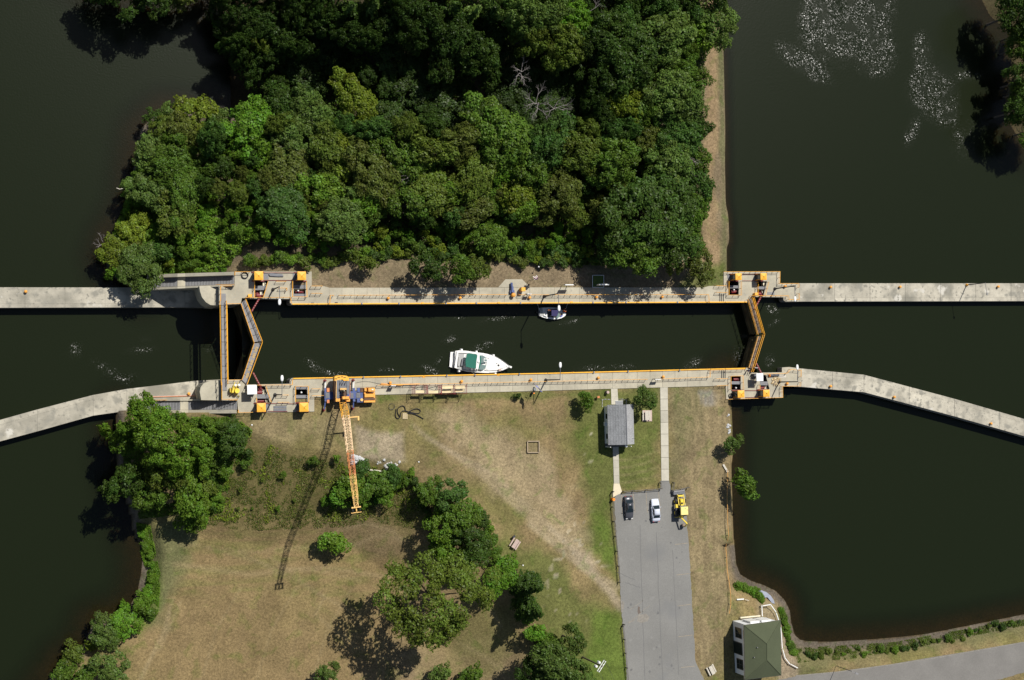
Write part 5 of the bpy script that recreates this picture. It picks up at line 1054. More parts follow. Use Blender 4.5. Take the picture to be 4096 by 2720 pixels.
sp([(1440, 700), (1500, 660), (1640, 680), (1640, 880), (1500, 1000), (1400, 1000)], .7, 1.1, 'windshield', 'pale_glass'); sp([(1650, 640), (1880, 640), (1900, 760), (1700, 890), (1640, 840)], .71, .75, 'bow_well', 'brown_planks'); sp([(1690, 880), (1840, 780), (1900, 790), (1860, 850), (1720, 900)], .76, .9, 'bow_cushion', 'blue')
x, y = SX(200, 620); MB().box((x-.15, y, .5), (.5, .4, .9), 0, .06).build('outboard_engine', 'dark_grey', sb)
for px, py in ((1225, 930), (540, 750)): x, y = SX(px, py); MB().dome((x, y, .75), .12, .12, 8).build('seat_top', 'white', sb)
# ------------------------------------------------------------------ people
def skinned(name, verts, edges, radii, m, parent, sub=1):
    me = bpy.data.meshes.new(name); me.from_pydata(verts, edges, []); o = bpy.data.objects.new(name, me); COL.objects.link(o); o.parent = parent
    md = o.modifiers.new('skin', 'SKIN'); me.skin_vertices or me.attributes
    if not me.skin_vertices: 
        import bmesh
        bm = bmesh.new(); bm.from_mesh(me); bm.verts.layers.skin.verify(); bm.to_mesh(me); bm.free()
    sv = me.skin_vertices[0].data
    for i, r_ in enumerate(radii): sv[i].radius = (r_, r_); sv[i].use_root = (i == 0)
    md.use_smooth_shade = True; s_ = o.modifiers.new('sub', 'SUBSURF'); s_.levels = sub; s_.render_levels = sub
    me.materials.append(M[m]); return o
def person(loc, rz, label, shirt, trousers, lean=0., reach=None, sit=False, group=None, grp_hair='hair'):
    t = empty('person', loc, rz, label, 'person', group)
    hz = .95 if not sit else .5
    ch = Vector((lean*.5, 0, hz+.45)); nk = Vector((lean*.62, 0, hz+.56)); hd = Vector((lean*.72, 0, hz+.72))
    V = [Vector((0, 0, hz)), Vector((lean*.25, 0, hz+.22)), ch, nk, hd]; Ed = [(0, 1), (1, 2), (2, 3), (3, 4)]; Rr = [.13, .13, .15, .06, .105]
    arms = {}
    for s_ in (-1, 1):
        i = len(V); sh = ch+Vector((0, s_*.2, .03)); 
        if reach: el = sh+Vector((.2, s_*.06, -.12)); ha = sh+Vector((.45, s_*.02, -.02))
        else: el = sh+Vector((.03, s_*.07, -.28)); ha = el+Vector((.1, 0, -.24))
        V += [sh, el, ha]; Ed += [(2, i), (i, i+1), (i+1, i+2)]; Rr += [.07, .045, .035]; arms[s_] = (sh, el, ha); j = len(V)
        for f_ in range(4): V.append(ha+(ha-el).normalized()*(.085-.01*abs(f_-1))+Vector((0, (f_-1.5)*.02, -.01))); Ed.append((i+2, len(V)-1)); Rr.append(.009)
        V.append(ha+(ha-el).normalized()*.04+Vector((0, -s_*.045, 0))); Ed.append((i+2, len(V)-1)); Rr.append(.01)
        i = len(V); hip = Vector((0, s_*.1, hz-.06)); kn = Vector((.4, s_*.12, hz-.02)) if sit else Vector((.03, s_*.11, hz*.52)); ft = Vector((.45, s_*.12, .06)) if sit else Vector((0, s_*.11, .06)); to = ft+Vector((.16, 0, -.02))
        V += [hip, kn, ft, to]; Ed += [(0, i), (i, i+1), (i+1, i+2), (i+2, i+3)]; Rr += [.1, .065, .045, .04]; arms[s_*2] = (hip, kn, ft)
    skinned('body', V, Ed, Rr, 'skin', t)
    e = Vector((0, 0, 0))
    skinned('shirt', [V[0], V[1], ch, *[p for s_ in (-1, 1) for p in (arms[s_][0], arms[s_][0].lerp(arms[s_][1], .8))]], [(0, 1), (1, 2), (2, 3), (3, 4), (2, 5), (5, 6)], [.15, .15, .175, .09, .07, .09, .07], shirt, t)
    skinned('trousers', [Vector((0, 0, hz)), *[p for s_ in (-2, 2) for p in arms[s_]]], [(0, 1), (1, 2), (2, 3), (0, 4), (4, 5), (5, 6)], [.15, .12, .085, .065, .12, .085, .065], trousers, t)
    MB().dome((hd.x-.015, 0, hd.z+.01), .122, .11, 10).build('hair', grp_hair, t, True)
    fx = hd.x+.1; MB().box((fx, 0, hd.z-.02), (.03, .025, .04)).build('nose', 'skin', t)
    return t
def onboat(b, q, z): return b.matrix_basis @ Vector((q[0], q[1], z))
bpy.context.view_layer.update()
p = onboat(sb, SX(770, 500), .72); person(p, 1.4, 'person in an orange and white top at the stern of the small motor boat', 'orange_vest', 'white', sit=False)
p = onboat(sb, SX(1880, 560), .76); person(p, .9, 'person in an orange vest reaching from the bow of the small motor boat', 'orange_vest', 'dark_grey', .35, True, sit=True)
p = onboat(cr, BX(470, 560), 1.4); 
p = P(2986, 1483, 0); person(p, 2.5, 'person in a pale blue shirt leaning at the foot of the upper gate walkway', 'blue_shirt', 'navy_canvas', .2)
p = P(3012, 1473, .3); person(p, 1.2, 'person in a white shirt on the plank walkway of the upper gate', 'white_wall', 'dark_grey', .1, grp_hair='white')
for a, b, lab in (((2158, 1240), (2149, 1214), 'mooring line from the small boat stern'), ((2263, 1236), (2270, 1216), 'boat hook line held from the small boat bow to the north wall'), ((1886, 1488), (1902, 1498), 'mooring line between the cruiser and the south wall')):
    tag(MB().bar(P(*a, ZC+1.2), P(*b, .2), .02).build('mooring_line', 'white'), lab, 'rope')
# ------------------------------------------------------------------ cars
def car(u, v, rz, body, label, sunroof=False, L_=4.6, Wd=1.78):
    p = P(u, v, .5); t = empty('parked_car', (p.x, p.y, zg), rz, label, 'car')
    # local +y is the bonnet; sections: y, half width, top z
    S_ = [(-.5, .80, .45), (-.485, .90, .74), (-.40, .97, .92), (-.30, 1.0, .96), (-.02, 1.0, .95), (.16, 1.0, .93), (.20, .99, .90), (.36, .95, .80), (.46, .86, .70), (.5, .70, .45)]
    rings = []
    for y, w_, z in S_:
        y *= L_; hw_ = Wd/2*w_; rings.append([(-hw_*.94, y, .22), (-hw_, y, .5), (-hw_*.97, y, z-.08), (-hw_*.82, y, z), (hw_*.82, y, z), (hw_*.97, y, z-.08), (hw_, y, .5), (hw_*.94, y, .22)])
    MB().loft(rings).build('body', body, t, True)
    G = [(-.345, .80, .93), (-.20, .68, 1.36), (.0, .68, 1.42), (.06, .68, 1.36), (.215, .80, .90)]
    rings = [[(-Wd/2*.86, y*L_, .90), (-Wd/2*w_, y*L_, z), (Wd/2*w_, y*L_, z), (Wd/2*.86, y*L_, .90)] for y, w_, z in G]
    MB().loft(rings).build('windows', 'glass', t)
    q = [[(-Wd/2*.67, y*L_, z), (-Wd/2*.66, y*L_, z+.04), (Wd/2*.66, y*L_, z+.04), (Wd/2*.67, y*L_, z)] for y, z in ((-.205, 1.355), (-.1, 1.41), (0., 1.42), (.065, 1.36))]
    MB().loft(q).build('roof', body, t, True)
    if sunroof: MB().box((0, -.02*L_, 1.475), (.75, .65, .03)).build('sunroof', 'glass', t)
    for sx in (-1, 1):
        MB().bar((sx*Wd/2*.85, -.205*L_, 1.36), (sx*Wd/2*.9, -.345*L_, .93), .05).build('rear_pillar', body, t); MB().bar((sx*Wd/2*.7, .065*L_, 1.38), (sx*Wd/2*.85, .215*L_, .91), .035).build('front_pillar', body, t)
        MB().bar((sx*Wd/2*.68, -.07*L_, 1.40), (sx*Wd/2*.88, -.07*L_, .92), .035).build('centre_pillar', body, t)
        MB().box((sx*(Wd/2+.1), .13*L_, .97), (.2, .1, .14)).build('wing_mirror', body, t)
        MB().box((sx*Wd/2*.66, .482*L_, .62), (.36, .1, .12)).build('headlight', 'white', t); MB().box((sx*Wd/2*.7, -.492*L_, .68), (.32, .06, .13)).build('tail_light', 'red_lens', t)
        for sy in (-.31, .31):
            f = MB().bar((sx*(Wd/2-.2), sy*L_, .33), (sx*(Wd/2-.01), sy*L_, .33), .33, n=14).build('wheel', 'rubber', t); MB().bar((sx*(Wd/2-.03), sy*L_, .33), (sx*(Wd/2+.005), sy*L_, .33), .2, n=10).build('rim', 'grey_mat', f)
    return t
car(2515, 2030, math.pi+.035, 'dark_car', 'dark silver-grey saloon car with black sunroof parked in the left bay', True)
p = P(2514, 2000, 1.); 
car(2622, 2041, .035, 'white_paint', 'bluish white saloon car parked in the middle of the lot')
# ------------------------------------------------------------------ backhoe loader
c = P(2722, 2030, .8); bk = empty('backhoe_loader', (c.x, c.y, zg), 0, 'yellow backhoe loader with grey front bucket at the right edge of the parking lot', 'digger'); O = Vector((c.x, c.y, zg))
def bb(u0, v0, u1, v1, z0, z1, nm, m, rz=0, bev=0):
    a, b = P(u0, v0, z1)-O, P(u1, v1, z1)-O; c = (a+b)/2; return MB().box((c.x, c.y, (z0+z1)/2), (abs(b.x-a.x), abs(b.y-a.y), z1-z0), rz, bev).build(nm, m, bk)
bb(2695, 1965, 2739, 1976, .15, .9, 'front_bucket', 'steel_grey', .06); bb(2697, 1963, 2740, 1966, .5, 1.0, 'bucket_lip', 'grey_mat', .06)
for u0, u1 in ((2710, 2716), (2734, 2740)): a, b = P(u0, 1978, .7)-O, P(u1, 2022, 1.5)-O; MB().bar(a, b, .09).build('loader_arm', 'digger_yellow', bk)
bb(2713, 1981, 2733, 1986, .6, 1.3, 'loader_crossbar', 'digger_yellow'); bb(2722, 1996, 2738, 2024, .7, 1.75, 'bonnet', 'digger_yellow', .04, .1); bb(2726, 2010, 2733, 2016, 1.75, 1.85, 'exhaust', 'black')
bb(2704, 2030, 2722, 2062, .7, 1.2, 'chassis', 'dark_grey'); bb(2704, 2018, 2713, 2031, .7, 1.3, 'step_box', 'digger_yellow')
cb = bb(2724, 2028, 2755, 2060, 2.72, 2.85, 'cab_roof', 'pale_yellow', 0, .08); bb(2726, 2030, 2750, 2058, 1.1, 2.7, 'cab_glass', 'glass')
for u, v in ((2742, 2034), (2750, 2040)): a = P(u, v, 2.87)-O; MB().box((a.x, a.y, 2.87), (.14, .14, .05)).build('roof_light', 'rust_boom', bk)
for sx, yy, rr, wd in ((-1, 1.25, .52, .32), (1, 1.25, .52, .32), (-1, -1.05, .75, .42), (1, -1.05, .75, .42)):
    x = sx*(1.0 if rr < .6 else .95); f = MB().bar((x-wd/2, yy, rr), (x+wd/2, yy, rr), rr, n=16).build('wheel', 'rubber', bk); MB().bar((x-wd/2-.02, yy, rr), (x+wd/2+.02, yy, rr), rr*.5, n=12).build('rim', 'digger_yellow', f)
a, b, c_ = P(2722, 2068, 1.2)-O, P(2748, 2094, 2.3)-O, P(2741, 2106, .9)-O
MB().bar(P(2722, 2062, 1.0)-O, a, .3).build('swing_post', 'digger_yellow', bk); MB().bar(a, b, .17).build('rear_boom', 'digger_yellow', bk); MB().bar(b, c_, .14).build('dipper', 'digger_yellow', bk)
MB().bar((c_.x-.5, c_.y+.2, .55), (c_.x+.15, c_.y+.2, .55), .36, n=8).build('rear_bucket', 'brown_planks', bk)
for s_ in (-1, 1): MB().bar((0, -1.9, .8), (s_*1.05, -2.0, .25), .09).build('stabiliser', 'digger_yellow', bk)
# ------------------------------------------------------------------ wooden rail fences round the parking lot
def fence(pts, label, h=1.05, m='grey_wood'):
    W_ = [P(u, v, zg) for u, v in pts]; t = empty('rail_fence', W_[0], 0, label, 'fence'); W_ = [p-W_[0] for p in W_]
    for p in W_: MB().box((p.x, p.y, h/2), (.15, .15, h+.08)).build('post', m, t)
    for a, b in zip(W_[:-1], W_[1:]):
        for z in (.45, .95): 
            e = Vector((0, 0, random.uniform(-.03, .03))); MB().bar(a+Vector((0, 0, z))-e, b+Vector((0, 0, z))+e, .055).build('rail', m, t)
fence([(2490, 1965), (2531, 1962), (2583, 1958), (2641, 1954), (2637, 1931)], 'wooden rail fence along the top of the parking lot between the two paths')
fence([(2690, 1930), (2686, 1961), (2716, 1957), (2750, 1948)], 'short wooden rail fence above the backhoe loader')
fence([(2448, 1965), (2444, 1970), (2447, 2027), (2452, 2085), (2458, 2144), (2464, 2204), (2470, 2263), (2474, 2328)], 'long dark rail fence down the left side of the parking lot, upper run')
fence([(2492, 2496), (2487, 2503), (2494, 2556), (2498, 2611), (2503, 2669), (2508, 2725), (2513, 2790)], 'dark rail fence down the left side of the parking lot, lower run')
c = P(2458, 1998, 1.0); t = empty('traffic_drum', (c.x-.1, c.y, zg), 0, 'orange plastic drum at the top left corner of the parking lot', 'drum'); MB().cyl((0, 0, 0), .33, 1.0, 14, .28).build('drum_body', 'orange_plastic', t); MB().cyl((0, 0, 1.0), .3, .06, 14).build('lid', 'orange_plastic', t)
# orange rope fence by the pond
rp = [(2905, 1880), (2905, 1930), (2903, 1990), (2905, 2040), (2905, 2090), (2909, 2142), (2912, 2190), (2916, 2233), (2915, 2280), (2916, 2324), (2917, 2370), (2918, 2416), (2912, 2452)]
t = empty('rope_fence', P(2905, 1880, zg), 0, 'orange rope strung on short posts along the pond bank', 'rope fence'); O = t.location.copy()
W_ = [P(u, v, 0)-O for u, v in rp]; W_ = [Vector((p.x, p.y, gz(p.x+O.x, p.y+O.y)+.75-O.z)) for p in W_]
MB().tube(W_, .07).build('rope', 'orange_rope', t)
for i in (0, 5, 7, 9, 11): p = W_[i]; MB().bar((p.x-.1, p.y, p.z-1.0), (p.x-.1, p.y, p.z+.05), .06).build('post', 'dark_grey', t)
t = simple('fallen_board', 'pale weathered board lying slanted beside the pond bank', 'board'); p = P(2902, 1873, .05); MB().box((p.x, p.y, .05), (.4, 1.9, .1), .55).build('plank', 'pale_wood', t)
# picnic tables
def table(u, v, rz, m, lab, slab=None):
    p = P(u, v, .5); t = empty('picnic_table', (p.x, p.y, zg), rz, lab, 'picnic table')
    for i in range(5): MB().box((-.32+i*.16, 0, .74), (.145, 1.85, .045)).build('top_plank', m, t)
    for sx in (-1, 1):
        for dx in (-.07, .07): MB().box((sx*.72+dx, 0, .45), (.13, 1.85, .045)).build('bench_plank', m, t)
        for sy in (-1, 1): MB().bar((sx*.2, sy*.65, .72), (sx*.55, sy*.65, 0), .045).build('leg', 'grey_wood', t)
    for sy in (-1, 1): MB().box((0, sy*.65, .41), (1.5, .05, .09)).build('cross_beam', 'grey_wood', t)
    return t
tag(MB().prism(PL([(2570, 1641), (2608, 1641), (2608, 1685), (2570, 1685)], -.04), -.3, -.04).build('table_pad', 'pink_wood'), kind='structure')
table(2587, 1662, 0, 'pale_wood', 'picnic table on its paved pad between the office and the long path')
table(2061, 2175, -.62, 'pink_wood', 'pinkish picnic table on the lawn beside the thicket'); table(2847, 2680, .45, 'pale_wood', 'grey picnic table near the bottom edge by the tall building')
p = P(2055, 2146, .5); t = empty('grill', (p.x, p.y, zg), .6, 'small dark charcoal grill beside the pinkish picnic table', 'grill'); MB().box((0, 0, .75), (.6, .35, .22)).build('firebox', 'dark_grey', t); MB().bar((0, 0, 0), (0, 0, .7), .06).build('post', 'dark_grey', t)
p = P(2392, 1588, .5); t = empty('grill', (p.x, p.y, zg), .1, 'rusty red box grill on a post beside the small round tree', 'grill'); MB().box((0, 0, .75), (.5, .4, .3)).build('firebox', 'rust_boom', t); MB().bar((0, 0, 0), (0, 0, .7), .06).build('post', 'dark_grey', t)
p = P(2430, 1569, .5); t = empty('barrel', (p.x, p.y, zg), 0, 'brown wooden barrel on the lawn left of the office path', 'barrel'); MB().cyl((0, 0, 0), .34, .9, 12, .32).build('staves', 'grey_wood', t); MB().cyl((0, 0, .86), .28, .06, 12).build('lid', 'pink_wood', t)
# timber frames on the turf
def tframe(box, label, m, inner=None):
    u0, v0, u1, v1 = box; t = simple('timber_frame', label, 'timber frame'); z = .12
    q = [P(u0, v0, z), P(u1, v0, z), P(u1, v1, z), P(u0, v1, z)]
    for i in range(4): MB().bar(q[i], q[(i+1) % 4], .13 if m == 'wood' else .07).build('timber', m, t)
    if inner: MB().prism(q, -.12, .0).build('bed', inner, t)
tframe((2110, 1765, 2156, 1810), 'square timber sandbox frame alone on the dry lawn', 'wood')
tframe((2370, 1101, 2415, 1149), 'pale square frame round a green patch beside the north walkway', 'white', 'turf')
# pallet and hoses
p = P(1621, 1664, .1); t = empty('pallet', (p.x, p.y, -.12), -.04, 'wooden pallet lying on the dry grass between black hoses', 'pallet')
for i in range(8): MB().box((0, -.5+i*.143, .13), (.98, .075, .025)).build('slat', 'ply', t)
for x in (-.42, 0, .42): MB().box((x, 0, .06), (.09, 1.1, .1)).build('bearer', 'wood', t)
def hose(pts, lab):
    q = [P(1500+x/3.375, 1500+y/3.375, -.02) for x, y in pts]
    # smooth the polyline
    for _ in range(2): q = [q[0]]+[p for a, b in zip(q[:-1], q[1:]) for p in (a.lerp(b, .25), a.lerp(b, .75))]+[q[-1]]
    tag(MB().tube(q, .09, 6).build('hose', 'black'), lab, 'hose', None)
hose([(285, 460), (272, 540), (285, 580), (320, 590), (335, 560), (300, 510), (305, 450), (360, 410), (400, 425), (412, 480)], 'black hose looping left of the pallet')
hose([(340, 570), (345, 510), (380, 480), (440, 490), (520, 515), (600, 520), (618, 480), (580, 452), (520, 462), (450, 500)], 'black hose with a wide loop right of the pallet')
hose([(430, 515), (500, 520), (560, 540), (610, 565), (655, 592)], 'straight thick black hose ending right of the pallet')
# flag poles
def flagpole(base, h, label, cols, fl=1.3, fw=.9, z=-.12, ang=0., flag=True):
    p = P(*base, z); t = empty('flagpole', p, 0, label, 'flagpole'); MB().bar((0, 0, 0), (0, 0, h), .05, .03, 6).build('pole', 'grey_mat', t); MB().dome((0, 0, h), .07, .07, 6, 2).build('finial', 'white', t)
    fg = None; n_ = 8
    for j, m_ in enumerate(cols):
        v = []; f = []
        for i in range(n_+1):
            x = i/n_*fl; s_ = .12*math.sin(i*1.1+j*.2); 
            for kz in (0, 1): 
                zz = h-.05-fw*(j+kz)/len(cols)-x*.45; v.append((x*math.cos(ang)-s_*math.sin(ang), x*math.sin(ang)+s_*math.cos(ang)+(j+kz)*.12, zz))
        for i in range(n_): f.append((2*i, 2*i+2, 2*i+3, 2*i+1))
        o = MB().add(v, f).build('flag' if j == 0 else 'flag_stripe', m_, t if fg is None else fg); fg = fg or o; sm = o.modifiers.new('thick', 'SOLIDIFY'); sm.thickness = .015
flagpole((2113, 1124), 3.6, 'short flagpole with striped flag behind the winch bay on the north side', ['navy_canvas', 'red', 'white', 'red', 'white'], 1.1, .6, ang=.2)
flagpole((2127, 1568), 6.0, 'flagpole with blue and white flag at the lawn edge below the south walkway', ['blue', 'white', 'blue', 'blue'], 1.5, 1.2, ang=2.2)
p = P(2130, 1572, .3); t = empty('planter_pedestal', (p.x, p.y, -.12), 0, 'dark pedestal with orange top at the foot of the blue flag', 'pedestal'); MB().box((0, 0, .5), (.35, .35, 1.0)).build('pedestal', 'bark', t); MB().box((.1, -.05, 1.05), (.3, .2, .1)).build('top', 'orange_plastic', t)  # dark pedestal with an orange planter on top, no lantern
p = P(2139, 1562, 2.5); t = empty('sail_banner', (p.x, p.y, -.12), 0, 'white oval banner on a thin pole beside the blue flag', 'banner'); MB().bar((0, 0, 0), (0, 0, 3.2), .03).build('pole', 'grey_mat', t); MB().add([(-.3, .5, 3.0), (0, .6, 3.2), (.35, .1, 2.7), (.3, -.1, 2.5), (0, 0, 2.6), (-.3, .3, 2.8)], [(0, 1, 2, 3, 4, 5)]).build('banner_cloth', 'white', t)
# little lantern posts with shadows
for u, v, lab in ((2156, 1067), 'white-capped garden light near the trees north of the winch bay') and [(2156, 1067, 'white-capped garden light near the trees north of the winch bay'), (1008, 1700, 'white-capped garden light on the bank below the south-west deck'), (1676, 1848, 'white-capped garden light at the top of the weedy bank'), (2093, 2262, 'white-capped garden light beside the thicket and conifers')]:
    p = P(u, v, 2.0); g0 = gz(p.x, p.y); t = empty('garden_light', (p.x, p.y, g0), 0, lab, 'garden light', 'garden lights'); MB().bar((0, 0, 0), (0, 0, 2.), .04).build('post', 'dark_grey', t); MB().dome((0, 0, 2.), .16, .14, 8).build('cap', 'white', t)
# street light at the road and utility pole
p = P(3345, 2664, zg); t = empty('lamp_post', p, 0, 'thin lamp post casting a shadow over the road at the bottom right', 'lamp post'); MB().bar((0, 0, 0), (0, 0, 6.), .07).build('pole', 'dark_grey', t); MB().bar((0, 0, 6), (1.0, -.5, 6.1), .05).build('arm', 'grey_mat', t); MB().box((1.1, -.55, 6.1), (.7, .35, .15), -.4).build('lamp_head', 'grey_mat', t)
hp = 10.; p = P(2407, 2665, hp); t = empty('utility_pole', (p.x, p.y, zg), 0, 'tall utility pole with white crossarms and transformers rising behind the bottom trees', 'utility pole')
MB().bar((0, 0, 0), (0, 0, hp+.3), .17, .13, 8).build('pole', 'bark', t); dv = Vector((math.cos(.92), math.sin(.92), 0)); nv = Vector((-dv.y, dv.x, 0))
for z, k in ((hp, 1.25), (hp-.5, 1.25)): 
    o_ = nv*(.22 if z == hp else -.22); MB().bar(-dv*k+o_+Vector((0, 0, hp)), dv*k+o_+Vector((0, 0, hp)), .08).build('crossarm', 'white', t)
for s_ in (-1.1, -.4, .4, 1.1):
    p_ = dv*s_+Vector((0, 0, hp)); MB().cyl((p_.x, p_.y, hp+.05), .07, .25, 6).build('insulator', 'white', t)
for a in (nv*.55+dv*.35, nv*.65-dv*.6): MB().cyl((a.x, a.y, hp-1.2), .26, .8, 10).build('transformer', 'white_wall', t); MB().dome((a.x, a.y, hp-.4), .26, .15, 10, 2).build('transformer_lid', 'white', t)
for s_ in (-1.1, 1.1): a = dv*s_+Vector((0, 0, hp+.3)); MB().bar(a, a+Vector((4.5, -9, -.6)), .02).build('wire', 'dark_grey', t)
# guard rails of white timber round the pump house
GR = [((3047, 2423), (3049, 2465)), ((3051, 2423), (3082, 2418)), ((3082, 2418), (3104, 2448)), ((3105, 2452), (3114, 2480)), ((3123, 2510), (3129, 2594)), ((3131, 2599), (3140, 2632)), ((3140, 2632), (3160, 2657)), ((3163, 2657), (3191, 2672))]
t = empty('guard_rail', P(3100, 2480, zg), 0, 'low white timber guard rail curving round the tall building towards the road', 'guard rail'); O = t.location
for a, b in GR: MB().bar(P(*a, .35)-O, P(*b, .35)-O, .11).build('timber', 'white', t); q = P(*a, .35)-O; MB().box((q.x, q.y, .2), (.14, .14, .5)).build('post', 'pale_wood', t)
t = simple('fallen_board', 'white board lying on the grass north of the tall building', 'board'); MB().bar(P(2947, 2398, .05), P(2975, 2396, .05), .16).build('plank', 'white', t); t2 = simple('fallen_board', 'thin pale board end right of the white board', 'board'); MB().bar(P(2980, 2398, .02), P(2996, 2402, .02), .07).build('plank', 'pale_wood', t2)
tp = [(3055, 2371), (3068, 2367), (3090, 2375), (3107, 2390), (3117, 2408), (3119, 2420), (3107, 2418), (3095, 2402), (3080, 2388), (3070, 2398), (3058, 2395)]
q = PL(tp, 0); q = [Vector((p.x, p.y, gz(p.x, p.y)+.12)) for p in q]; cc = sum(q, Vector())/len(q); cc.z += .35
tag(MB().add(q+[cc]+[Vector((p.x, p.y, p.z-.3)) for p in q], [(i, (i+1) % 11, 11) for i in range(11)][::-1]+[(i, (i+1) % 11, 12+(i+1) % 11, 12+i) for i in range(11)]).build('tarpaulin', 'tarp'), 'crumpled grey-blue tarpaulin on the muddy pond bank', 'tarp')
# rocks
def rocks(name, label, pts, n, r0, r1, m, z=0., spread=1.):
    c = P(*pts[0], z); t = empty(name, (c.x, c.y, gz(c.x, c.y)), 0, label, 'rocks'); O = t.location
    for i in range(n):
        u, v = random.choice(pts); p = P(u+random.gauss(0, 6*spread), v+random.gauss(0, 6*spread), z); g0 = gz(p.x, p.y)
        r_ = random.uniform(r0, r1); mb = MB(); N = 7; rr = [[(p.x-O.x+r_*s_*math.cos(a)*random.uniform(.75, 1.2), p.y-O.y+r_*s_*math.sin(a)*random.uniform(.75, 1.2), g0-O.z+zz*r_) for a in np.linspace(0, 6.28, N, endpoint=False)] for s_, zz in ((1, -.2), (.95, .35), (.5, .75))]
        mb.loft(rr).build('rock', m, t)
row([(1640, 1930), (1690, 2010), (1710, 2100), (1740, 2180), (1760, 2230)], 10, 14, 24, ['mid green', 'bright green', 'dark green'], '%s from the top on the left rim of the diagonal thicket', 'shrubs on the left rim of the thicket', 12) if False else None
rocks('rock_pile', 'heap of big white stones beside the crane boom at the top of the bank', [(1420, 1836), (1440, 1840), (1430, 1828), (1450, 1845), (1415, 1845)], 22, .25, .6, 'white_rock')
rocks('rock_pile', 'pale rubble beside the thicket on the lawn slope', [(1910, 2042), (1912, 2062), (1925, 2072), (1935, 2080)], 22, .2, .5, 'rock', spread=.7)
rocks('rock_pile', 'scattered grey rubble among shrubs on the bank right of the white stones', [(1555, 1852), (1565, 1862), (1580, 1858), (1548, 1870), (1520, 1850), (1600, 1853)], 30, .12, .32, 'rock')
rocks('shore_rocks', 'line of white stones along the pond edge below the south-east deck', [(2918, 1660), (2919, 1680), (2917, 1700), (2912, 1706), (2918, 1722), (2917, 1735)], 22, .12, .3, 'white_rock', spread=.5)
q = [P(u, v, -.5) for u, v in ((1462, 1872), (1480, 1880), (1508, 1883), (1530, 1886))]; q = [Vector((p.x, p.y, gz(p.x, p.y)+.15)) for p in q]
tag(MB().tube(q, .16, 6).build('pale_log', 'pale_wood'), 'curved pale log lying on the bank right of the crane boom', 'log')
q = [P(u, v, ZL+.1) for u, v in ((466, 752), (478, 757), (494, 753), (508, 745))]; tag(MB().tube(q, .09, 5).build('drifting_branch', 'pale_wood'), 'curved bare branch reaching over the river from the left shore', 'branch')
# ------------------------------------------------------------------ vegetation
def leafmat(name, col, tr=.35, rough=.6):
    m = bpy.data.materials.new(name); m.use_nodes = True; n = m.node_tree; n.nodes.clear()
    out = n.nodes.new('ShaderNodeOutputMaterial'); d = n.nodes.new('ShaderNodeBsdfDiffuse'); t = n.nodes.new('ShaderNodeBsdfTranslucent'); g = n.nodes.new('ShaderNodeBsdfGlossy'); g.inputs['Roughness'].default_value = .45
    a = n.nodes.new('ShaderNodeAttribute'); a.attribute_name = 'tone'; oi = n.nodes.new('ShaderNodeObjectInfo')
    hs = n.nodes.new('ShaderNodeHueSaturation'); hs.inputs['Color'].default_value = (*col, 1)
    def mrr(f, lo, hi, a_, b_):
        r = n.nodes.new('ShaderNodeMapRange'); n.links.new(f, r.inputs[0])
        for i, x in enumerate((lo, hi, a_, b_)): r.inputs[i+1].default_value = x
        return r.outputs[0]
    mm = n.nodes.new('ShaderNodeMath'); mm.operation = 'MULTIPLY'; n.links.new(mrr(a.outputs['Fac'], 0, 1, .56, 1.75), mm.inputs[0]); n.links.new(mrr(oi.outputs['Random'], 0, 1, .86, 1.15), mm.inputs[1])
    n.links.new(mm.outputs[0], hs.inputs['Value']); a2 = n.nodes.new('ShaderNodeAttribute'); a2.attribute_name = 'hue'
    n.links.new(mrr(a2.outputs['Fac'], 0, 1, .48, .515), hs.inputs['Hue'])
    n.links.new(hs.outputs[0], d.inputs[0]); n.links.new(hs.outputs[0], t.inputs[0])
    x = n.nodes.new('ShaderNodeMixShader'); x.inputs[0].default_value = tr; n.links.new(d.outputs[0], x.inputs[1]); n.links.new(t.outputs[0], x.inputs[2])
    y = n.nodes.new('ShaderNodeMixShader'); y.inputs[0].default_value = .012; n.links.new(x.outputs[0], y.inputs[1]); n.links.new(g.outputs[0], y.inputs[2]); n.links.new(y.outputs[0], out.inputs[0])
    M[name] = m; return m
LV = {'mid green': (.078, .132, .021), 'bright green': (.10, .172, .022), 'olive': (.095, .128, .024), 'yellow-green': (.135, .175, .022), 'dark green': (.046, .082, .017), 'blue-green': (.056, .108, .026),
      'grey-green': (.092, .140, .036), 'brownish green': (.098, .118, .028), 'vivid green': (.098, .195, .022), 'shade-dark green': (.035, .062, .014)}  # last entry is a leaf colour darkened for shade in the northern wood
for k_, c_ in LV.items(): leafmat('leaf_'+k_, (c_[0]*.94, c_[1]*1.0, c_[2]*.74))
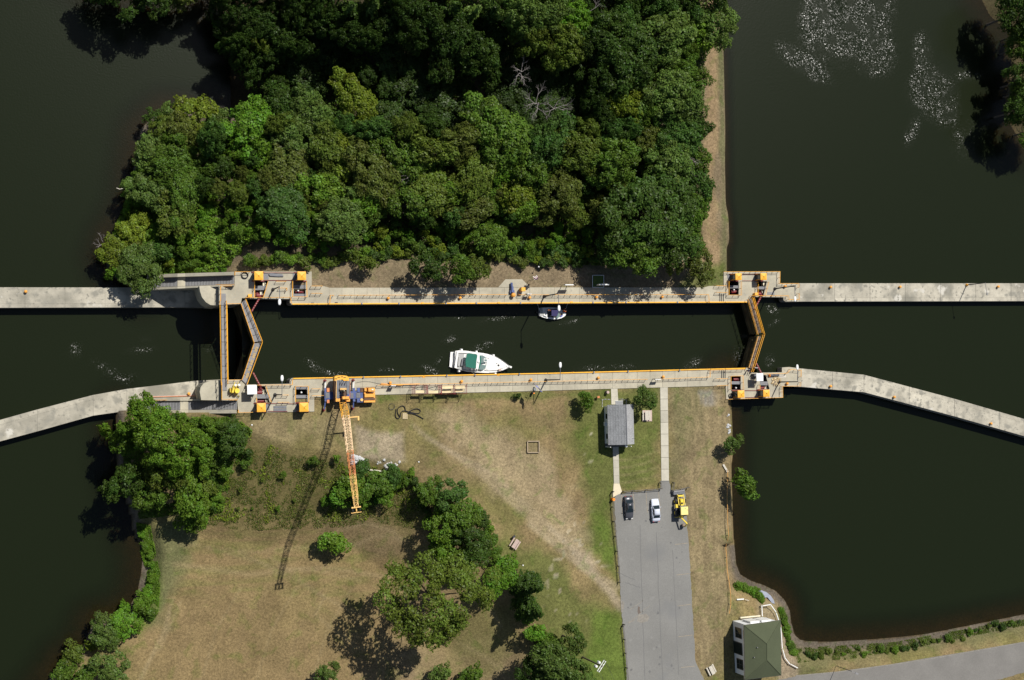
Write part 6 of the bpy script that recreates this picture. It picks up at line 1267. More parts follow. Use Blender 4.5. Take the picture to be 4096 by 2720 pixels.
def leaves_mesh(name, P_, N_, size, tone, hue, seed):
    """diamond leaf sprays at P_, facing N_"""
    r = np.random.default_rng(seed); n = len(P_); N_ = N_/np.linalg.norm(N_, axis=1, keepdims=True)
    a = r.normal(size=(n, 3)); T = np.cross(N_, a); T /= np.linalg.norm(T, axis=1, keepdims=True)+1e-9; B = np.cross(N_, T)
    s = (size*r.uniform(.6, 1.35, n))[:, None]; w_ = r.uniform(.45, .75, n)[:, None]
    V = np.stack([P_+T*s, P_+B*s*w_+N_*s*.15, P_-T*s, P_-B*s*w_+N_*s*.15], 1).reshape(-1, 3)
    me = bpy.data.meshes.new(name); me.vertices.add(4*n); me.vertices.foreach_set('co', V.astype(np.float32).ravel())
    me.loops.add(4*n); me.loops.foreach_set('vertex_index', np.arange(4*n, dtype=np.int32)); me.polygons.add(n); me.polygons.foreach_set('loop_start', np.arange(0, 4*n, 4, dtype=np.int32)); me.update(calc_edges=True)
    for nm, arr in (('tone', tone), ('hue', hue)):
        at_ = me.attributes.new(nm, 'FLOAT', 'FACE'); at_.data.foreach_set('value', np.asarray(arr, np.float32))
    return me
def crown_mesh(name, Rr, Hh, seed, lobes=16, leaf=.26, dens=1., lo=.3, spread=.72, lobe=(.26, .42), flat=.8, openn=0.):
    """crown built of leaf clumps set round the limbs; gaps stay between clumps"""
    r = np.random.default_rng(seed); Pn, Nn, T, Hu = [], [], [], []
    zc = Hh*(lo+(1-lo)*.5); hz = Hh*(1-lo)*.5; ph1, ph2 = r.uniform(0, 6.28, 2); leaf *= .76
    C = []
    for i in range(lobes):
        t = i/lobes; th = i*2.39996+r.uniform(-.35, .35); el = math.asin(min(1, max(-.35, 1-1.25*t+r.uniform(-.1, .1))))
        d = spread*r.uniform(.7, 1.12)*(1+.2*math.sin(2*th+ph1)+.16*math.sin(3*th+ph2)); C.append((Rr*d*math.cos(el)*math.cos(th), Rr*d*math.cos(el)*math.sin(th), zc+hz*.72*math.sin(el)*r.uniform(.8, 1.1), Rr*r.uniform(*lobe), r.random()))
    for (cx, cy, cz, rl, lt) in C:
        k = int(4*math.pi*rl*rl*dens/(leaf*leaf*1.6)); 
        D = r.normal(size=(k, 3)); D /= np.linalg.norm(D, axis=1, keepdims=True); D[:, 2] = np.where(D[:, 2] < -.3, -D[:, 2], D[:, 2])
        rad = rl*(r.random(k)**.33*.55+.5)*(1+.34*np.sin(D[:, 0]*5+lt*9)*np.cos(D[:, 1]*4+lt*5)); p = D*rad[:, None]*np.array([1, 1, flat])+np.array([cx, cy, cz])
        if openn: 
            keep = r.random(k) > openn; D, p, rad = D[keep], p[keep], rad[keep]; k = len(p)
        nn = D*.9+r.normal(size=(k, 3))*.55+np.array([0, 0, .35]); Pn.append(p); Nn.append(nn)
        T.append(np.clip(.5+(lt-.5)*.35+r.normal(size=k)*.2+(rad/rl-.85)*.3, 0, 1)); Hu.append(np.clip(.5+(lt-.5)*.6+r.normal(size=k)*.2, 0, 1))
    return leaves_mesh(name, np.concatenate(Pn), np.concatenate(Nn), leaf, np.concatenate(T), np.concatenate(Hu), seed+1)
def trunk_mesh(name, Rr, Hh, seed, limbs=7, base=.22, lo=.3):
    r = random.Random(seed); mb = MB(); mb.bar((0, 0, -.6), (0, 0, Hh*lo), base*1.15, base*.8, 7); mb.bar((0, 0, Hh*lo), (r.uniform(-.1, .1)*Rr, r.uniform(-.1, .1)*Rr, Hh*.85), base*.8, base*.15, 6)
    for i in range(limbs):
        a = i*2.4+r.uniform(-.3, .3); z0 = Hh*r.uniform(lo*.8, .6); e = Vector((math.cos(a)*Rr*r.uniform(.55, .8), math.sin(a)*Rr*r.uniform(.55, .8), min(Hh*.9, z0+Hh*r.uniform(.12, .3))))
        m_ = Vector((0, 0, z0)).lerp(e, .5)+Vector((0, 0, -.04*Hh)); mb.bar((0, 0, z0), m_, base*.45, base*.3, 5); mb.bar(m_, e, base*.3, base*.06, 5)
    o = mb.build(name, 'bark'); me = o.data; bpy.data.objects.remove(o); return me
PR = {}
def proto(kind, Rr, Hh, n, **kw):
    PR[kind] = [(crown_mesh('crown_'+kind, Rr, Hh, 100+len(PR)*17+i, **kw), trunk_mesh('trunk_'+kind, Rr, Hh, i+5, base=.05+Hh*.016)) for i in range(n)], Rr, Hh
proto('large', 5.2, 12, 6, lobes=40, leaf=.26, lobe=(.13, .30), spread=.82)
proto('medium', 3.3, 8.5, 6, lobes=27, leaf=.24, lobe=(.15, .34), spread=.8)
proto('small', 1.9, 4.2, 6, lobes=15, leaf=.2, lobe=(.26, .42), lo=.15)
proto('shrub', 1.15, 1.7, 4, lobes=9, leaf=.16, lobe=(.3, .48), lo=.0)
proto('oak', 8.6, 19, 1, lobes=58, leaf=.27, lobe=(.11, .2), spread=.86, openn=.12, dens=1., lo=.42)
proto('maple', 7.6, 17, 2, lobes=60, leaf=.28, lobe=(.14, .24), spread=.84)
def conifer_mesh(name, Rr, Hh, seed):
    r = np.random.default_rng(seed); Pn, Nn, T, Hu = [], [], [], []
    for z in np.arange(Hh*.15, Hh, .42):
        rr = Rr*(1-(z/Hh))**.8+.12; nb = max(4, int(rr*6))
        for b_ in range(nb):
            a = r.uniform(0, 6.283); L_ = rr*r.uniform(.75, 1.12); k = int(L_*22)+4; s_ = r.random(k)**.7*L_
            p = np.stack([np.cos(a)*s_+r.normal(size=k)*.1*(1+s_*.4), np.sin(a)*s_+r.normal(size=k)*.1*(1+s_*.4), z-s_*.18+r.normal(size=k)*.06], 1)
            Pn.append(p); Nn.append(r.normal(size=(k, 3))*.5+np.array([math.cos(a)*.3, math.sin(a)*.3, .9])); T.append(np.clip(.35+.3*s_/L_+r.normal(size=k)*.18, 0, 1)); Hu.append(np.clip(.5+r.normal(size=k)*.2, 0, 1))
    return leaves_mesh(name, np.concatenate(Pn), np.concatenate(Nn), .17, np.concatenate(T), np.concatenate(Hu), seed)
PR['conifer'] = [(conifer_mesh('crown_conifer', 2.3, 9, 300+i), trunk_mesh('trunk_conifer', .3, 9, i, 0, .16)) for i in range(2)], 2.3, 9
GROUPS = {}
def tree(u, v, rpx, color, kind, label, name=None, group=None, cat=None, h=None, zmin=None):
    """u, v: middle of the crown as surveyed; radius in photo pixels"""
    ms, R0, H0 = PR[kind]; rad = rpx*mpp(u)*1.13; s = rad/R0; hh = h or H0*s; mid = hh*(.62 if kind not in ('shrub', 'small') else .5)
    z = -3.
    for _ in range(5): p = P(u, v, z+mid); z = gz(p.x, p.y)
    if z < -13.5: z = -12.3
    if zmin is not None and z < zmin: z = zmin; p = P(u, v, z+mid)
    i = random.randrange(len(ms)); nm = name or {'shrub': 'shrub', 'conifer': 'conifer'}.get(kind, 'broadleaf_tree')
    t = empty(nm, (p.x, p.y, z), random.uniform(0, 6.28), label, cat or ('shrub' if kind == 'shrub' else 'tree'), group)
    sx = s if kind in ('oak', 'maple') else s*random.uniform(.84, 1.18); t.scale = (sx, s*s/sx, hh/H0)
    o = bpy.data.objects.new('crown', ms[i][0]); COL.objects.link(o); o.parent = t
    if not ms[i][0].materials: ms[i][0].materials.append(M['leaf_mid green'])
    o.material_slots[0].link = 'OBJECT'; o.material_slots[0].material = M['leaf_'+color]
    o = bpy.data.objects.new('trunk', ms[i][1]); COL.objects.link(o); o.parent = t
    return t
# free-standing trees
FT = [
 (1466, 1053, 32, 'olive', 'small', 'small dark olive tree alone on the dry strip left of the north walkway trees', 5),
 (1712, 1062, 66, 'dark green', 'medium', 'spreading dark tree, left one of the pair beside the north walkway', 8), (1838, 1078, 52, 'mid green', 'medium', 'green tree in the middle of the trio beside the north walkway', 8.5), (1898, 1078, 50, 'olive', 'medium', 'dark olive tree, right one of the trio beside the north walkway', 7),
 (2692, 1062, 34, 'olive', 'medium', 'narrow olive tree between the big maple and the island corner', 7), (2800, 1062, 54, 'brownish green', 'medium', 'rounded brownish tree at the south-east corner of the island', 7.5), (2760, 1058, 26, 'mid green', 'small', 'small green tree tucked left of the rounded brownish corner tree', 5),
 (2342, 1602, 33, 'mid green', 'small', 'small round green tree on the lawn left of the office', 4.6), (2577, 1592, 42, 'grey-green', 'medium', 'grey-green conical tree right of the office path', 6.5), (2070, 1584, 13, 'dark green', 'shrub', 'single dark bush on the grass below the south walkway', 1.6),
 (2927, 1772, 35, 'grey-green', 'small', 'small grey-green tree leaning over the pond edge', 4.6), (2970, 1945, 50, 'mid green', 'small', 'round green tree on the pond bank, shadow on its left', 6.6),
 (2612, 870, 170, 'dark green', 'maple', 'huge spreading dark green tree at the lower right of the wood', 15), (2540, 1000, 100, 'mid green', 'large', 'big green tree at the south foot of the huge maple', 12), (2700, 960, 85, 'mid green', 'large', 'big green tree at the south-east foot of the huge maple', 12), (2440, 1010, 60, 'dark green', 'medium', 'dark tree left of the huge maple, over the walkway shrubs', 9),
 (575, 1662, 85, 'bright green', 'large', 'leafy bright tree hanging over the south stairway', 14), (640, 1740, 110, 'bright green', 'large', 'willow-like pale tree in the riverbank clump, centre', 15), (500, 1760, 60, 'bright green', 'medium', 'green tree on the river side of the riverbank clump', 10), (505, 1925, 75, 'dark green', 'medium', 'dark shaded tree at the left of the riverbank clump', 12), (450, 1960, 30, 'grey-green', 'medium', 'silvery tree tip jutting over the river from the clump', 10), (700, 1840, 75, 'bright green', 'large', 'green tree on the land side of the riverbank clump', 13), (600, 1980, 70, 'mid green', 'medium', 'shaded green tree low in the riverbank clump', 10),
 (760, 1990, 75, 'bright green', 'medium', 'bright green feathery tree at the lower right of the riverbank clump', 8), (760, 2085, 52, 'bright green', 'small', 'bright bushy tree at the bottom of the riverbank clump', 5), (670, 1900, 70, 'olive', 'medium', 'olive tree in the middle of the riverbank clump', 11), (420, 1720, 30, 'bright green', 'small', 'leafy branch-like small tree at the left tip of the clump', 9),
 (930, 1756, 58, 'dark green', 'medium', 'rounded dark bush-like tree on the bank below the south-west deck', 5.5), (840, 1810, 40, 'bright green', 'small', 'bright small tree left of the rounded dark one', 3.5), (985, 1810, 24, 'dark green', 'shrub', 'small dark bush right of the rounded dark tree', 2),
 (1725, 2388, 185, 'olive', 'oak', 'great open-crowned oak in the lower field with a wide shadow on its left', 20), (1330, 2165, 52, 'bright green', 'small', 'isolated bright green tree in the lower field under the boom tip', 4.6),
 (2132, 2345, 58, 'dark green', 'conifer', 'dark conifer at the thicket edge, upper of the two', 12), (2135, 2445, 56, 'dark green', 'conifer', 'dark conifer at the thicket edge, lower of the two', 12), (2000, 2310, 62, 'vivid green', 'medium', 'vivid green tree left of the two conifers', 6), (2030, 2255, 40, 'vivid green', 'small', 'vivid green small tree above the two conifers', 4),
 (2140, 2535, 42, 'vivid green', 'small', 'vivid green bushy tree below the two conifers', 4.5), (2200, 2560, 32, 'mid green', 'small', 'green bushy tree between conifers and bottom oak', 4), (2230, 2660, 90, 'grey-green', 'large', 'big grey-green tree at the bottom edge near the utility pole', 13), (2140, 2670, 70, 'dark green', 'large', 'dark tree at the bottom edge left of the utility pole tree', 11), (2290, 2560, 52, 'grey-green', 'medium', 'grey-green tree top reaching up right of the bottom oak', 9),
 (1310, 2690, 45, 'grey-green', 'medium', 'pale grey-green tree at the bottom edge below the oak shadow', 6), (1760, 2690, 40, 'grey-green', 'small', 'pale small tree at the bottom edge, middle one of three', 5), (1880, 2700, 45, 'mid green', 'small', 'green small tree at the bottom edge right of the middle one', 5),
 (1800, 1975, 58, 'blue-green', 'medium', 'domed dark green tree in the thicket nearest the bank rubble', 6.5), (1720, 1960, 48, 'mid green', 'medium', 'mid green tree at the left top of the thicket', 5.5), (1850, 2060, 62, 'mid green', 'medium', 'green tree in the upper middle of the thicket', 7), (1770, 2100, 60, 'bright green', 'medium', 'bright leafy tree at the left middle of the thicket', 7), (1880, 2130, 62, 'dark green', 'medium', 'dark leafy tree in the middle of the thicket', 7), (1800, 2190, 56, 'bright green', 'medium', 'bright tree at the lower left of the thicket', 6), (1900, 2210, 58, 'dark green', 'medium', 'dark tree at the lower middle of the thicket', 7), (1945, 2160, 34, 'mid green', 'small', 'green small tree at the right rim of the thicket', 4), (1760, 2030, 40, 'bright green', 'small', 'bright small tree inside the upper thicket', 5),
 (1400, 1935, 52, 'bright green', 'small', 'bright bushy tree under the crane boom', 4), (1360, 1965, 46, 'vivid green', 'small', 'vivid bushy tree left of the crane boom', 3.5), (1460, 1960, 50, 'mid green', 'small', 'green bushy tree right of the crane boom', 4), (1530, 1930, 52, 'mid green', 'small', 'green bushy tree below the bank rubble', 4), (1575, 1900, 36, 'blue-green', 'small', 'bluish bushy tree just below the rubble', 3.5), (1440, 1875, 32, 'blue-green', 'small', 'bluish bush below the white stone heap', 3), (1540, 1975, 36, 'bright green', 'small', 'bright bushy tree at the lower right under the boom', 3), (1620, 1920, 26, 'mid green', 'shrub', 'green bush right of the boom thicket', 2), (1640, 1895, 18, 'bright green', 'shrub', 'small bright bush below the garden light on the bank', 1.6),
 (1255, 1842, 20, 'mid green', 'shrub', 'round bush left of the boom shadow on the weedy bank', 1.8), (1345, 1832, 15, 'bright green', 'shrub', 'small bright bush just left of the crane boom', 1.6),
 (420, 2525, 66, 'grey-green', 'medium', 'silvery green tree on the lower left river shore', 6), (500, 2500, 62, 'vivid green', 'medium', 'vivid green tree right of the silvery shore tree', 5.5), (560, 2420, 36, 'bright green', 'small', 'bright small tree at the top of the lower left shore group', 3.5), (500, 2430, 26, 'vivid green', 'small', 'vivid small tree at the water side of the lower left shore group', 3), (580, 2370, 28, 'vivid green', 'shrub', 'vivid bush on the lower left shore', 2.2), (595, 2450, 30, 'mid green', 'shrub', 'green bush on the land side of the lower left shore group', 2.2),
 (290, 2620, 46, 'olive', 'small', 'olive small tree on the shore near the bottom left corner', 4.5), (260, 2690, 50, 'mid green', 'small', 'green small tree at the very bottom left shore', 4.5), (440, 2670, 72, 'grey-green', 'medium', 'large dusty grey-green tree at the bottom left', 6), (345, 2700, 44, 'mid green', 'small', 'green small tree between the bottom left shore trees', 4), (365, 2580, 24, 'yellow-green', 'shrub', 'yellowish bush on the lower left shore', 2),
 (740, -30, 80, 'brownish green', 'large', 'brownish tree at the top edge over the river inlet', 12), (600, -50, 110, 'dark green', 'large', 'dark tree at the top edge, second left of the inlet', 14), (450, -60, 110, 'dark green', 'large', 'dark tree at the top edge, leftmost of the group', 14),
 (4080, 190, 60, 'mid green', 'large', 'green tree at the right edge over the lake', 12), (4100, 320, 70, 'dark green', 'large', 'dark tree at the right edge of the lake, middle one', 14), (4080, 440, 75, 'dark green', 'large', 'dark tree at the right edge of the lake, lowest one', 15), (4050, 60, 90, 'dark green', 'large', 'dark tree at the upper right corner of the lake', 15), (4140, 520, 70, 'mid green', 'large', 'green tree at the right edge below the dark lake trees', 12), (4095, 130, 60, 'olive', 'large', 'olive tree at the right edge above the lake inlet', 13), (4075, 370, 45, 'mid green', 'medium', 'middling green tree leaning over the lake at the right edge', 9), (4180, 240, 90, 'mid green', 'large', 'green tree just at the right picture edge behind the lake shore', 14),
]
for u, v, r_, c_, kd, lab, h_ in FT: tree(u, v, r_*(1.04 if 1600 < u < 2000 and 1880 < v < 2150 and kd != 'oak' else .93 if u < 800 and 1600 < v < 2100 else 1.0), c_, kd, lab, h=h_, zmin=-.3 if 2900 < u < 3000 and v > 1500 else None)
# named trees of the island wood (surveyed crowns) ...
WD = [(1000, 520, 110, 'vivid green', 'large', 12), (800, 470, 80, 'yellow-green', 'medium', 9), (730, 520, 60, 'brownish green', 'medium', 8), (880, 500, 55, 'grey-green', 'medium', 8), (640, 520, 50, 'olive', 'medium', 7), (600, 620, 70, 'grey-green', 'medium', 8), (690, 660, 90, 'mid green', 'large', 9), (620, 760, 90, 'grey-green', 'large', 8), (740, 760, 90, 'mid green', 'large', 8), (700, 860, 80, 'olive', 'medium', 7), (1180, 560, 100, 'grey-green', 'large', 12), (1130, 430, 90, 'olive', 'large', 12), (1250, 470, 90, 'grey-green', 'large', 12),
 (1420, 410, 92, 'yellow-green', 'large', 11), (1160, 700, 105, 'brownish green', 'large', 9), (1140, 850, 92, 'blue-green', 'large', 8), (1330, 620, 100, 'olive', 'large', 11), (1370, 880, 92, 'grey-green', 'large', 9), (1290, 760, 80, 'bright green', 'medium', 9), (1480, 700, 100, 'brownish green', 'large', 11), (1380, 650, 80, 'yellow-green', 'medium', 10), (1560, 620, 80, 'mid green', 'medium', 10), (1650, 640, 70, 'mid green', 'medium', 10), (1470, 800, 60, 'vivid green', 'medium', 8),
 (1700, 780, 95, 'olive', 'large', 10), (1640, 810, 80, 'mid green', 'medium', 10), (1790, 760, 60, 'bright green', 'medium', 9), (1730, 610, 70, 'olive', 'medium', 12), (1850, 560, 75, 'brownish green', 'large', 13), (1990, 530, 120, 'mid green', 'large', 14), (1900, 700, 95, 'olive', 'large', 11), (2000, 690, 60, 'vivid green', 'medium', 9), (1880, 850, 70, 'brownish green', 'medium', 8), (2070, 790, 75, 'yellow-green', 'medium', 9), (2090, 840, 55, 'bright green', 'medium', 9), (1960, 960, 60, 'mid green', 'medium', 8), (2190, 560, 90, 'blue-green', 'large', 13), (2120, 690, 70, 'mid green', 'medium', 11), (2230, 770, 85, 'brownish green', 'large', 11),
 (2320, 620, 85, 'olive', 'large', 13), (2440, 650, 100, 'mid green', 'large', 14), (2490, 430, 75, 'yellow-green', 'large', 13), (2400, 470, 50, 'dark green', 'medium', 12), (2650, 380, 100, 'grey-green', 'large', 15), (2730, 430, 80, 'grey-green', 'large', 14), (2480, 220, 130, 'brownish green', 'maple', 17), (2380, 190, 80, 'dark green', 'large', 16), (2640, 160, 110, 'grey-green', 'large', 16), (2730, 310, 75, 'mid green', 'large', 12), (2850, 110, 90, 'grey-green', 'large', 13), (2780, 150, 60, 'bright green', 'medium', 12), (2700, 560, 85, 'blue-green', 'large', 13), (2660, 660, 95, 'grey-green', 'large', 14), (2780, 640, 55, 'mid green', 'medium', 10), (2790, 760, 60, 'blue-green', 'medium', 11), (2750, 860, 70, 'mid green', 'large', 12), (2560, 560, 60, 'brownish green', 'medium', 12),
 (2060, 60, 90, 'grey-green', 'large', 19), (2180, 60, 90, 'grey-green', 'large', 17), (2270, 90, 75, 'vivid green', 'large', 15), (2100, 150, 70, 'grey-green', 'large', 16), (2240, 190, 85, 'grey-green', 'large', 16), (1950, 60, 60, 'olive', 'conifer', 17), (1880, 60, 60, 'grey-green', 'conifer', 17), (1800, 50, 70, 'olive', 'conifer', 17), (1710, 100, 75, 'mid green', 'large', 15), (1820, 170, 90, 'dark green', 'large', 16), (1900, 230, 80, 'olive', 'large', 15), (1760, 270, 60, 'mid green', 'medium', 13), (1950, 320, 45, 'blue-green', 'medium', 11), (1620, 60, 70, 'dark green', 'large', 15), (1480, 40, 60, 'grey-green', 'conifer', 16), (1390, 50, 65, 'brownish green', 'conifer', 16), (1270, 30, 60, 'mid green', 'large', 14), (1180, 60, 60, 'dark green', 'large', 14), (1040, 190, 45, 'grey-green', 'medium', 13), (1420, 270, 32, 'blue-green', 'small', 8), (1110, 340, 40, 'mid green', 'medium', 9), (980, 60, 70, 'dark green', 'large', 13), (1060, 120, 80, 'dark green', 'large', 13), (1300, 190, 80, 'dark green', 'medium', 6), (1560, 200, 80, 'dark green', 'medium', 6), (1670, 380, 80, 'dark green', 'medium', 6), (1560, 470, 70, 'dark green', 'medium', 6), (1800, 420, 80, 'dark green', 'medium', 6), (1240, 320, 80, 'dark green', 'medium', 6), (2080, 320, 80, 'dark green', 'medium', 6), (2300, 330, 80, 'dark green', 'medium', 6),
 (540, 920, 60, 'yellow-green', 'medium', 6), (450, 1010, 60, 'yellow-green', 'medium', 6), (560, 1080, 90, 'grey-green', 'large', 8), (520, 1020, 55, 'brownish green', 'small', 5), (470, 1090, 40, 'vivid green', 'small', 6), (640, 1010, 45, 'blue-green', 'small', 5)]
# ... and the younger trees and scrub filling in between
forest = [(860, 0), (2830, 0), (2850, 150), (2790, 300), (2790, 600), (2790, 900), (2500, 1010), (2350, 1010), (2250, 990), (2050, 990), (1850, 980), (1500, 970), (1250, 995), (1020, 960), (960, 930), (860, 960), (840, 1050), (650, 1100), (480, 1080), (440, 1000), (500, 860), (540, 700), (560, 600), (680, 480), (900, 430), (1040, 460), (1090, 380), (960, 230), (890, 80)]
fu = np.array([p[0] for p in forest]); fv = np.array([p[1] for p in forest])
taken = [(a[0], a[1], a[2]*.55) for a in WD]+[(a[0], a[1], a[2]*.7) for a in FT if a[1] < 1100]
rf = random.Random(21); fill = []
for _ in range(26000):
    if len(fill) > 250: break
    u, v = rf.uniform(420, 2860), rf.uniform(-20, 1085)
    if not inside(np.array([u]), np.array([float(v)]), forest)[0]: continue
    low = v > 880 or (u < 1100 and v > 780); mid = v > 560
    r_ = rf.uniform(15, 30) if low else rf.uniform(26, 48) if mid else rf.uniform(45, 70)
    if any((u-a)**2+(v-b)**2 < (c_+r_*.55)**2 for a, b, c_ in taken): continue
    if (1080 < u < 1960 and 220 < v < 500) and rf.random() < .75: continue
    taken.append((u, v, r_*.55)); cs = ['bright green', 'vivid green', 'yellow-green', 'bright green', 'mid green', 'vivid green'] if low else ['mid green', 'olive', 'mid green', 'dark green', 'brownish green', 'blue-green', 'bright green'] if mid else ['dark green', 'dark green', 'mid green', 'blue-green', 'olive']
    fill.append((u, v, r_, rf.choice(cs), 'small' if low else 'medium' if mid else 'large', rf.uniform(2.5, 4) if low else rf.uniform(5.5, 8.5) if mid else (rf.uniform(5, 7) if 1080 < u < 2350 and 200 < v < 500 else rf.uniform(10, 15))))
land = [(520, 'river shore'), (700, 'stairway parapet'), (860, 'round bastion'), (980, 'coiled hose'), (1100, 'north-west lamp post'), (1210, 'second yellow booth'), (1330, 'walkway rail start'), (1466, 'lone olive tree'), (1560, 'first walkway bollard'), (1710, 'spreading walkway tree'), (1840, 'middle walkway tree'), (1960, 'gap beside the trio'), (2060, 'winch bay'), (2160, 'garden light'), (2278, 'left signboard'), (2410, 'framed green patch'), (2540, 'left of the huge maple'), (2690, 'narrow olive tree'), (2800, 'brownish corner tree'), (2900, 'island wall')]
ordn = ['first', 'second', 'third', 'fourth', 'fifth', 'sixth', 'seventh', 'eighth', 'ninth', 'tenth', 'eleventh', 'twelfth', 'thirteenth', 'fourteenth', 'fifteenth', 'sixteenth', 'seventeenth', 'eighteenth', 'nineteenth', 'twentieth']
WD += [(620, 478, 45, 'olive', 'medium', 6), (680, 450, 40, 'grey-green', 'medium', 6), (900, 130, 45, 'dark green', 'medium', 9), (940, 230, 40, 'dark green', 'medium', 9), (870, 30, 45, 'mid green', 'medium', 9)]
WD += [(x_, -75-(x_ % 50), 85, ['dark green', 'grey-green', 'mid green', 'olive'][(x_//130) % 4], 'large', 15+(x_ % 4)) for x_ in range(900, 2880, 130)]
def shade_crown(a):  # northern crowns get darker leaves, painting in the deep shade of the tall wood
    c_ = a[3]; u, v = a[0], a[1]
    if v < 500 and u < 2450 and c_ in ('mid green', 'dark green', 'blue-green', 'brownish green', 'olive'): c_ = 'shade-dark green' if c_ in ('dark green', 'mid green', 'blue-green') else 'dark green'
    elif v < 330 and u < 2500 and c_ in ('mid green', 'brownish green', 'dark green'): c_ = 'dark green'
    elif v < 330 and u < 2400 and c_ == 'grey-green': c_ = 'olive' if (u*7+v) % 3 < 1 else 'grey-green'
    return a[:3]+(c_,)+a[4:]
WD = [shade_crown(a) for a in WD]; fill = [shade_crown(a) for a in fill]
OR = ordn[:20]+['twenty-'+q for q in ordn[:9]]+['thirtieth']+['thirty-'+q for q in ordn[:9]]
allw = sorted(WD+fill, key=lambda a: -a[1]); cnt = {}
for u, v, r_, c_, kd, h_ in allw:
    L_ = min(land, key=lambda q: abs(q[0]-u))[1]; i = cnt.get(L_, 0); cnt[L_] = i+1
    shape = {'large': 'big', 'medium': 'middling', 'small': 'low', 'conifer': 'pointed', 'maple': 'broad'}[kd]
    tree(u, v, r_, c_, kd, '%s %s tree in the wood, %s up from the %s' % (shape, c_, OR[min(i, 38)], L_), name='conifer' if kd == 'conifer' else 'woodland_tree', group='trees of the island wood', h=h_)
# hedge of shrubs along the wood edge, banks and shores
OR2 = ordn[:20]+['twenty-'+q for q in ordn[:9]]+['thirtieth']+['thirty-'+q for q in ordn[:9]]
def row(pts, n, r0, r1, cols, where, grp, jit=10):
    tot = [math.hypot(b[0]-a[0], b[1]-a[1]) for a, b in zip(pts[:-1], pts[1:])]; T_ = sum(tot)
    for i in range(n):
        x = T_*(i+.5)/n; j = 0
        while x > tot[j] and j < len(tot)-1: x -= tot[j]; j += 1
        a, b = pts[j], pts[j+1]; k_ = x/tot[j]; c_ = random.choice(cols); r_ = random.uniform(r0, r1)
        tree(lrp(a[0], b[0], k_)+random.uniform(-jit*.5, jit*.5), lrp(a[1], b[1], k_)+random.uniform(-jit, jit), r_, c_, 'shrub', '%s shrub, %s' % (c_, where % OR[i]), group=grp, h=r_*.075)
row([(985, 1040), (1100, 1030), (1250, 1045), (1330, 1040), (1420, 1010), (1560, 1010)], 24, 16, 26, ['bright green', 'mid green', 'olive', 'dark green'], '%s from the left along the wood edge behind the north-west deck', 'shrubs behind the north-west deck', 16)
row([(1500, 985), (1640, 990), (1760, 1000), (1960, 1010), (2080, 1035), (2200, 1040), (2380, 1045)], 36, 16, 26, ['mid green', 'olive', 'yellow-green', 'dark green', 'brownish green', 'blue-green'], '%s from the left along the wood edge behind the north walkway', 'shrubs behind the north walkway', 18)
row([(1980, 1000), (2100, 990), (2230, 1000), (2330, 1020)], 12, 18, 28, ['blue-green', 'mid green'], '%s from the left in the second row behind the winch bay', 'second-row shrubs behind the winch bay', 10)
row([(600, 1118), (680, 1095), (760, 1075), (850, 1085), (900, 1070)], 14, 14, 24, ['vivid green', 'bright green', 'yellow-green'], '%s from the left above the north stairway parapet', 'shrubs above the north stairway', 8)
row([(556, 2110), (575, 2180), (600, 2230), (605, 2300), (600, 2350)], 13, 7, 16, ['bright green', 'vivid green', 'mid green'], '%s from the top on the left river shore below the clump', 'shrubs on the left river shore', 12)
row([(2945, 2338), (2975, 2350), (3010, 2362), (3040, 2385), (3050, 2400)], 13, 11, 19, ['vivid green', 'bright green'], '%s from the left beside the grey tarpaulin', 'shrubs beside the tarpaulin', 7)
row([(3120, 2430), (3135, 2480), (3150, 2530), (3155, 2570), (3170, 2600), (3182, 2620)], 15, 10, 18, ['vivid green', 'mid green', 'bright green'], '%s from the top between the tall building and the pond', 'shrubs between building and pond', 5)
row([(3215, 2600), (3280, 2625), (3380, 2605), (3500, 2600), (3600, 2585), (3700, 2570), (3790, 2560), (3850, 2545), (3930, 2510), (3990, 2500), (4040, 2495), (4090, 2490)], 30, 5, 16, ['mid green', 'bright green', 'dark green', 'olive'], '%s from the left on the bank between pond and road', 'shrubs between pond and road', 15)
row([(655, 1668), (720, 1668), (790, 1690), (840, 1700), (830, 1760), (790, 1800)], 12, 9, 18, ['bright green', 'mid green', 'dark green'], '%s from the left below the south stairway parapet', 'shrubs below the south stairway', 7)
row([(800, 1850), (860, 1880), (900, 1900), (850, 1960), (820, 2010)], 10, 9, 16, ['bright green', 'mid green'], '%s from the top on the weedy bank right of the clump', 'shrubs on the weedy bank', 14)
row([(1655, 1925), (1690, 2010), (1715, 2100), (1740, 2180), (1800, 2250)], 12, 14, 26, ['mid green', 'bright green', 'dark green'], '%s from the top on the left rim of the thicket', 'shrubs on the left rim of the thicket', 14)
row([(1900, 2030), (1950, 2110), (1985, 2200), (1990, 2270), (2060, 2300), (2090, 2400), (2110, 2500), (2170, 2600)], 16, 14, 26, ['mid green', 'bright green', 'dark green', 'vivid green'], '%s from the top on the right rim of the thicket', 'shrubs on the right rim of the thicket', 14)
row([(1290, 1990), (1340, 2030), (1420, 2010), (1500, 2000), (1580, 1960), (1610, 1900)], 14, 10, 22, ['bright green', 'mid green', 'vivid green'], '%s from the left round the shrubs under the boom', 'shrubs round the boom thicket', 16)
row([(815, 1700), (870, 1740), (850, 1800), (900, 1830), (860, 1880), (830, 1930), (850, 2010), (820, 2080)], 18, 12, 26, ['bright green', 'mid green', 'vivid green', 'dark green'], '%s from the top on the slope right of the riverbank clump', 'shrubs on the slope right of the clump', 22)
row([(1040, 1800), (1120, 1850), (1180, 1900), (1080, 1950), (980, 1900), (940, 1980), (1100, 2040), (1250, 2000)], 9, 5, 14, ['yellow-green', 'olive', 'bright green'], '%s along the scattered line on the weedy slope', 'small shrubs on the weedy slope', 60)
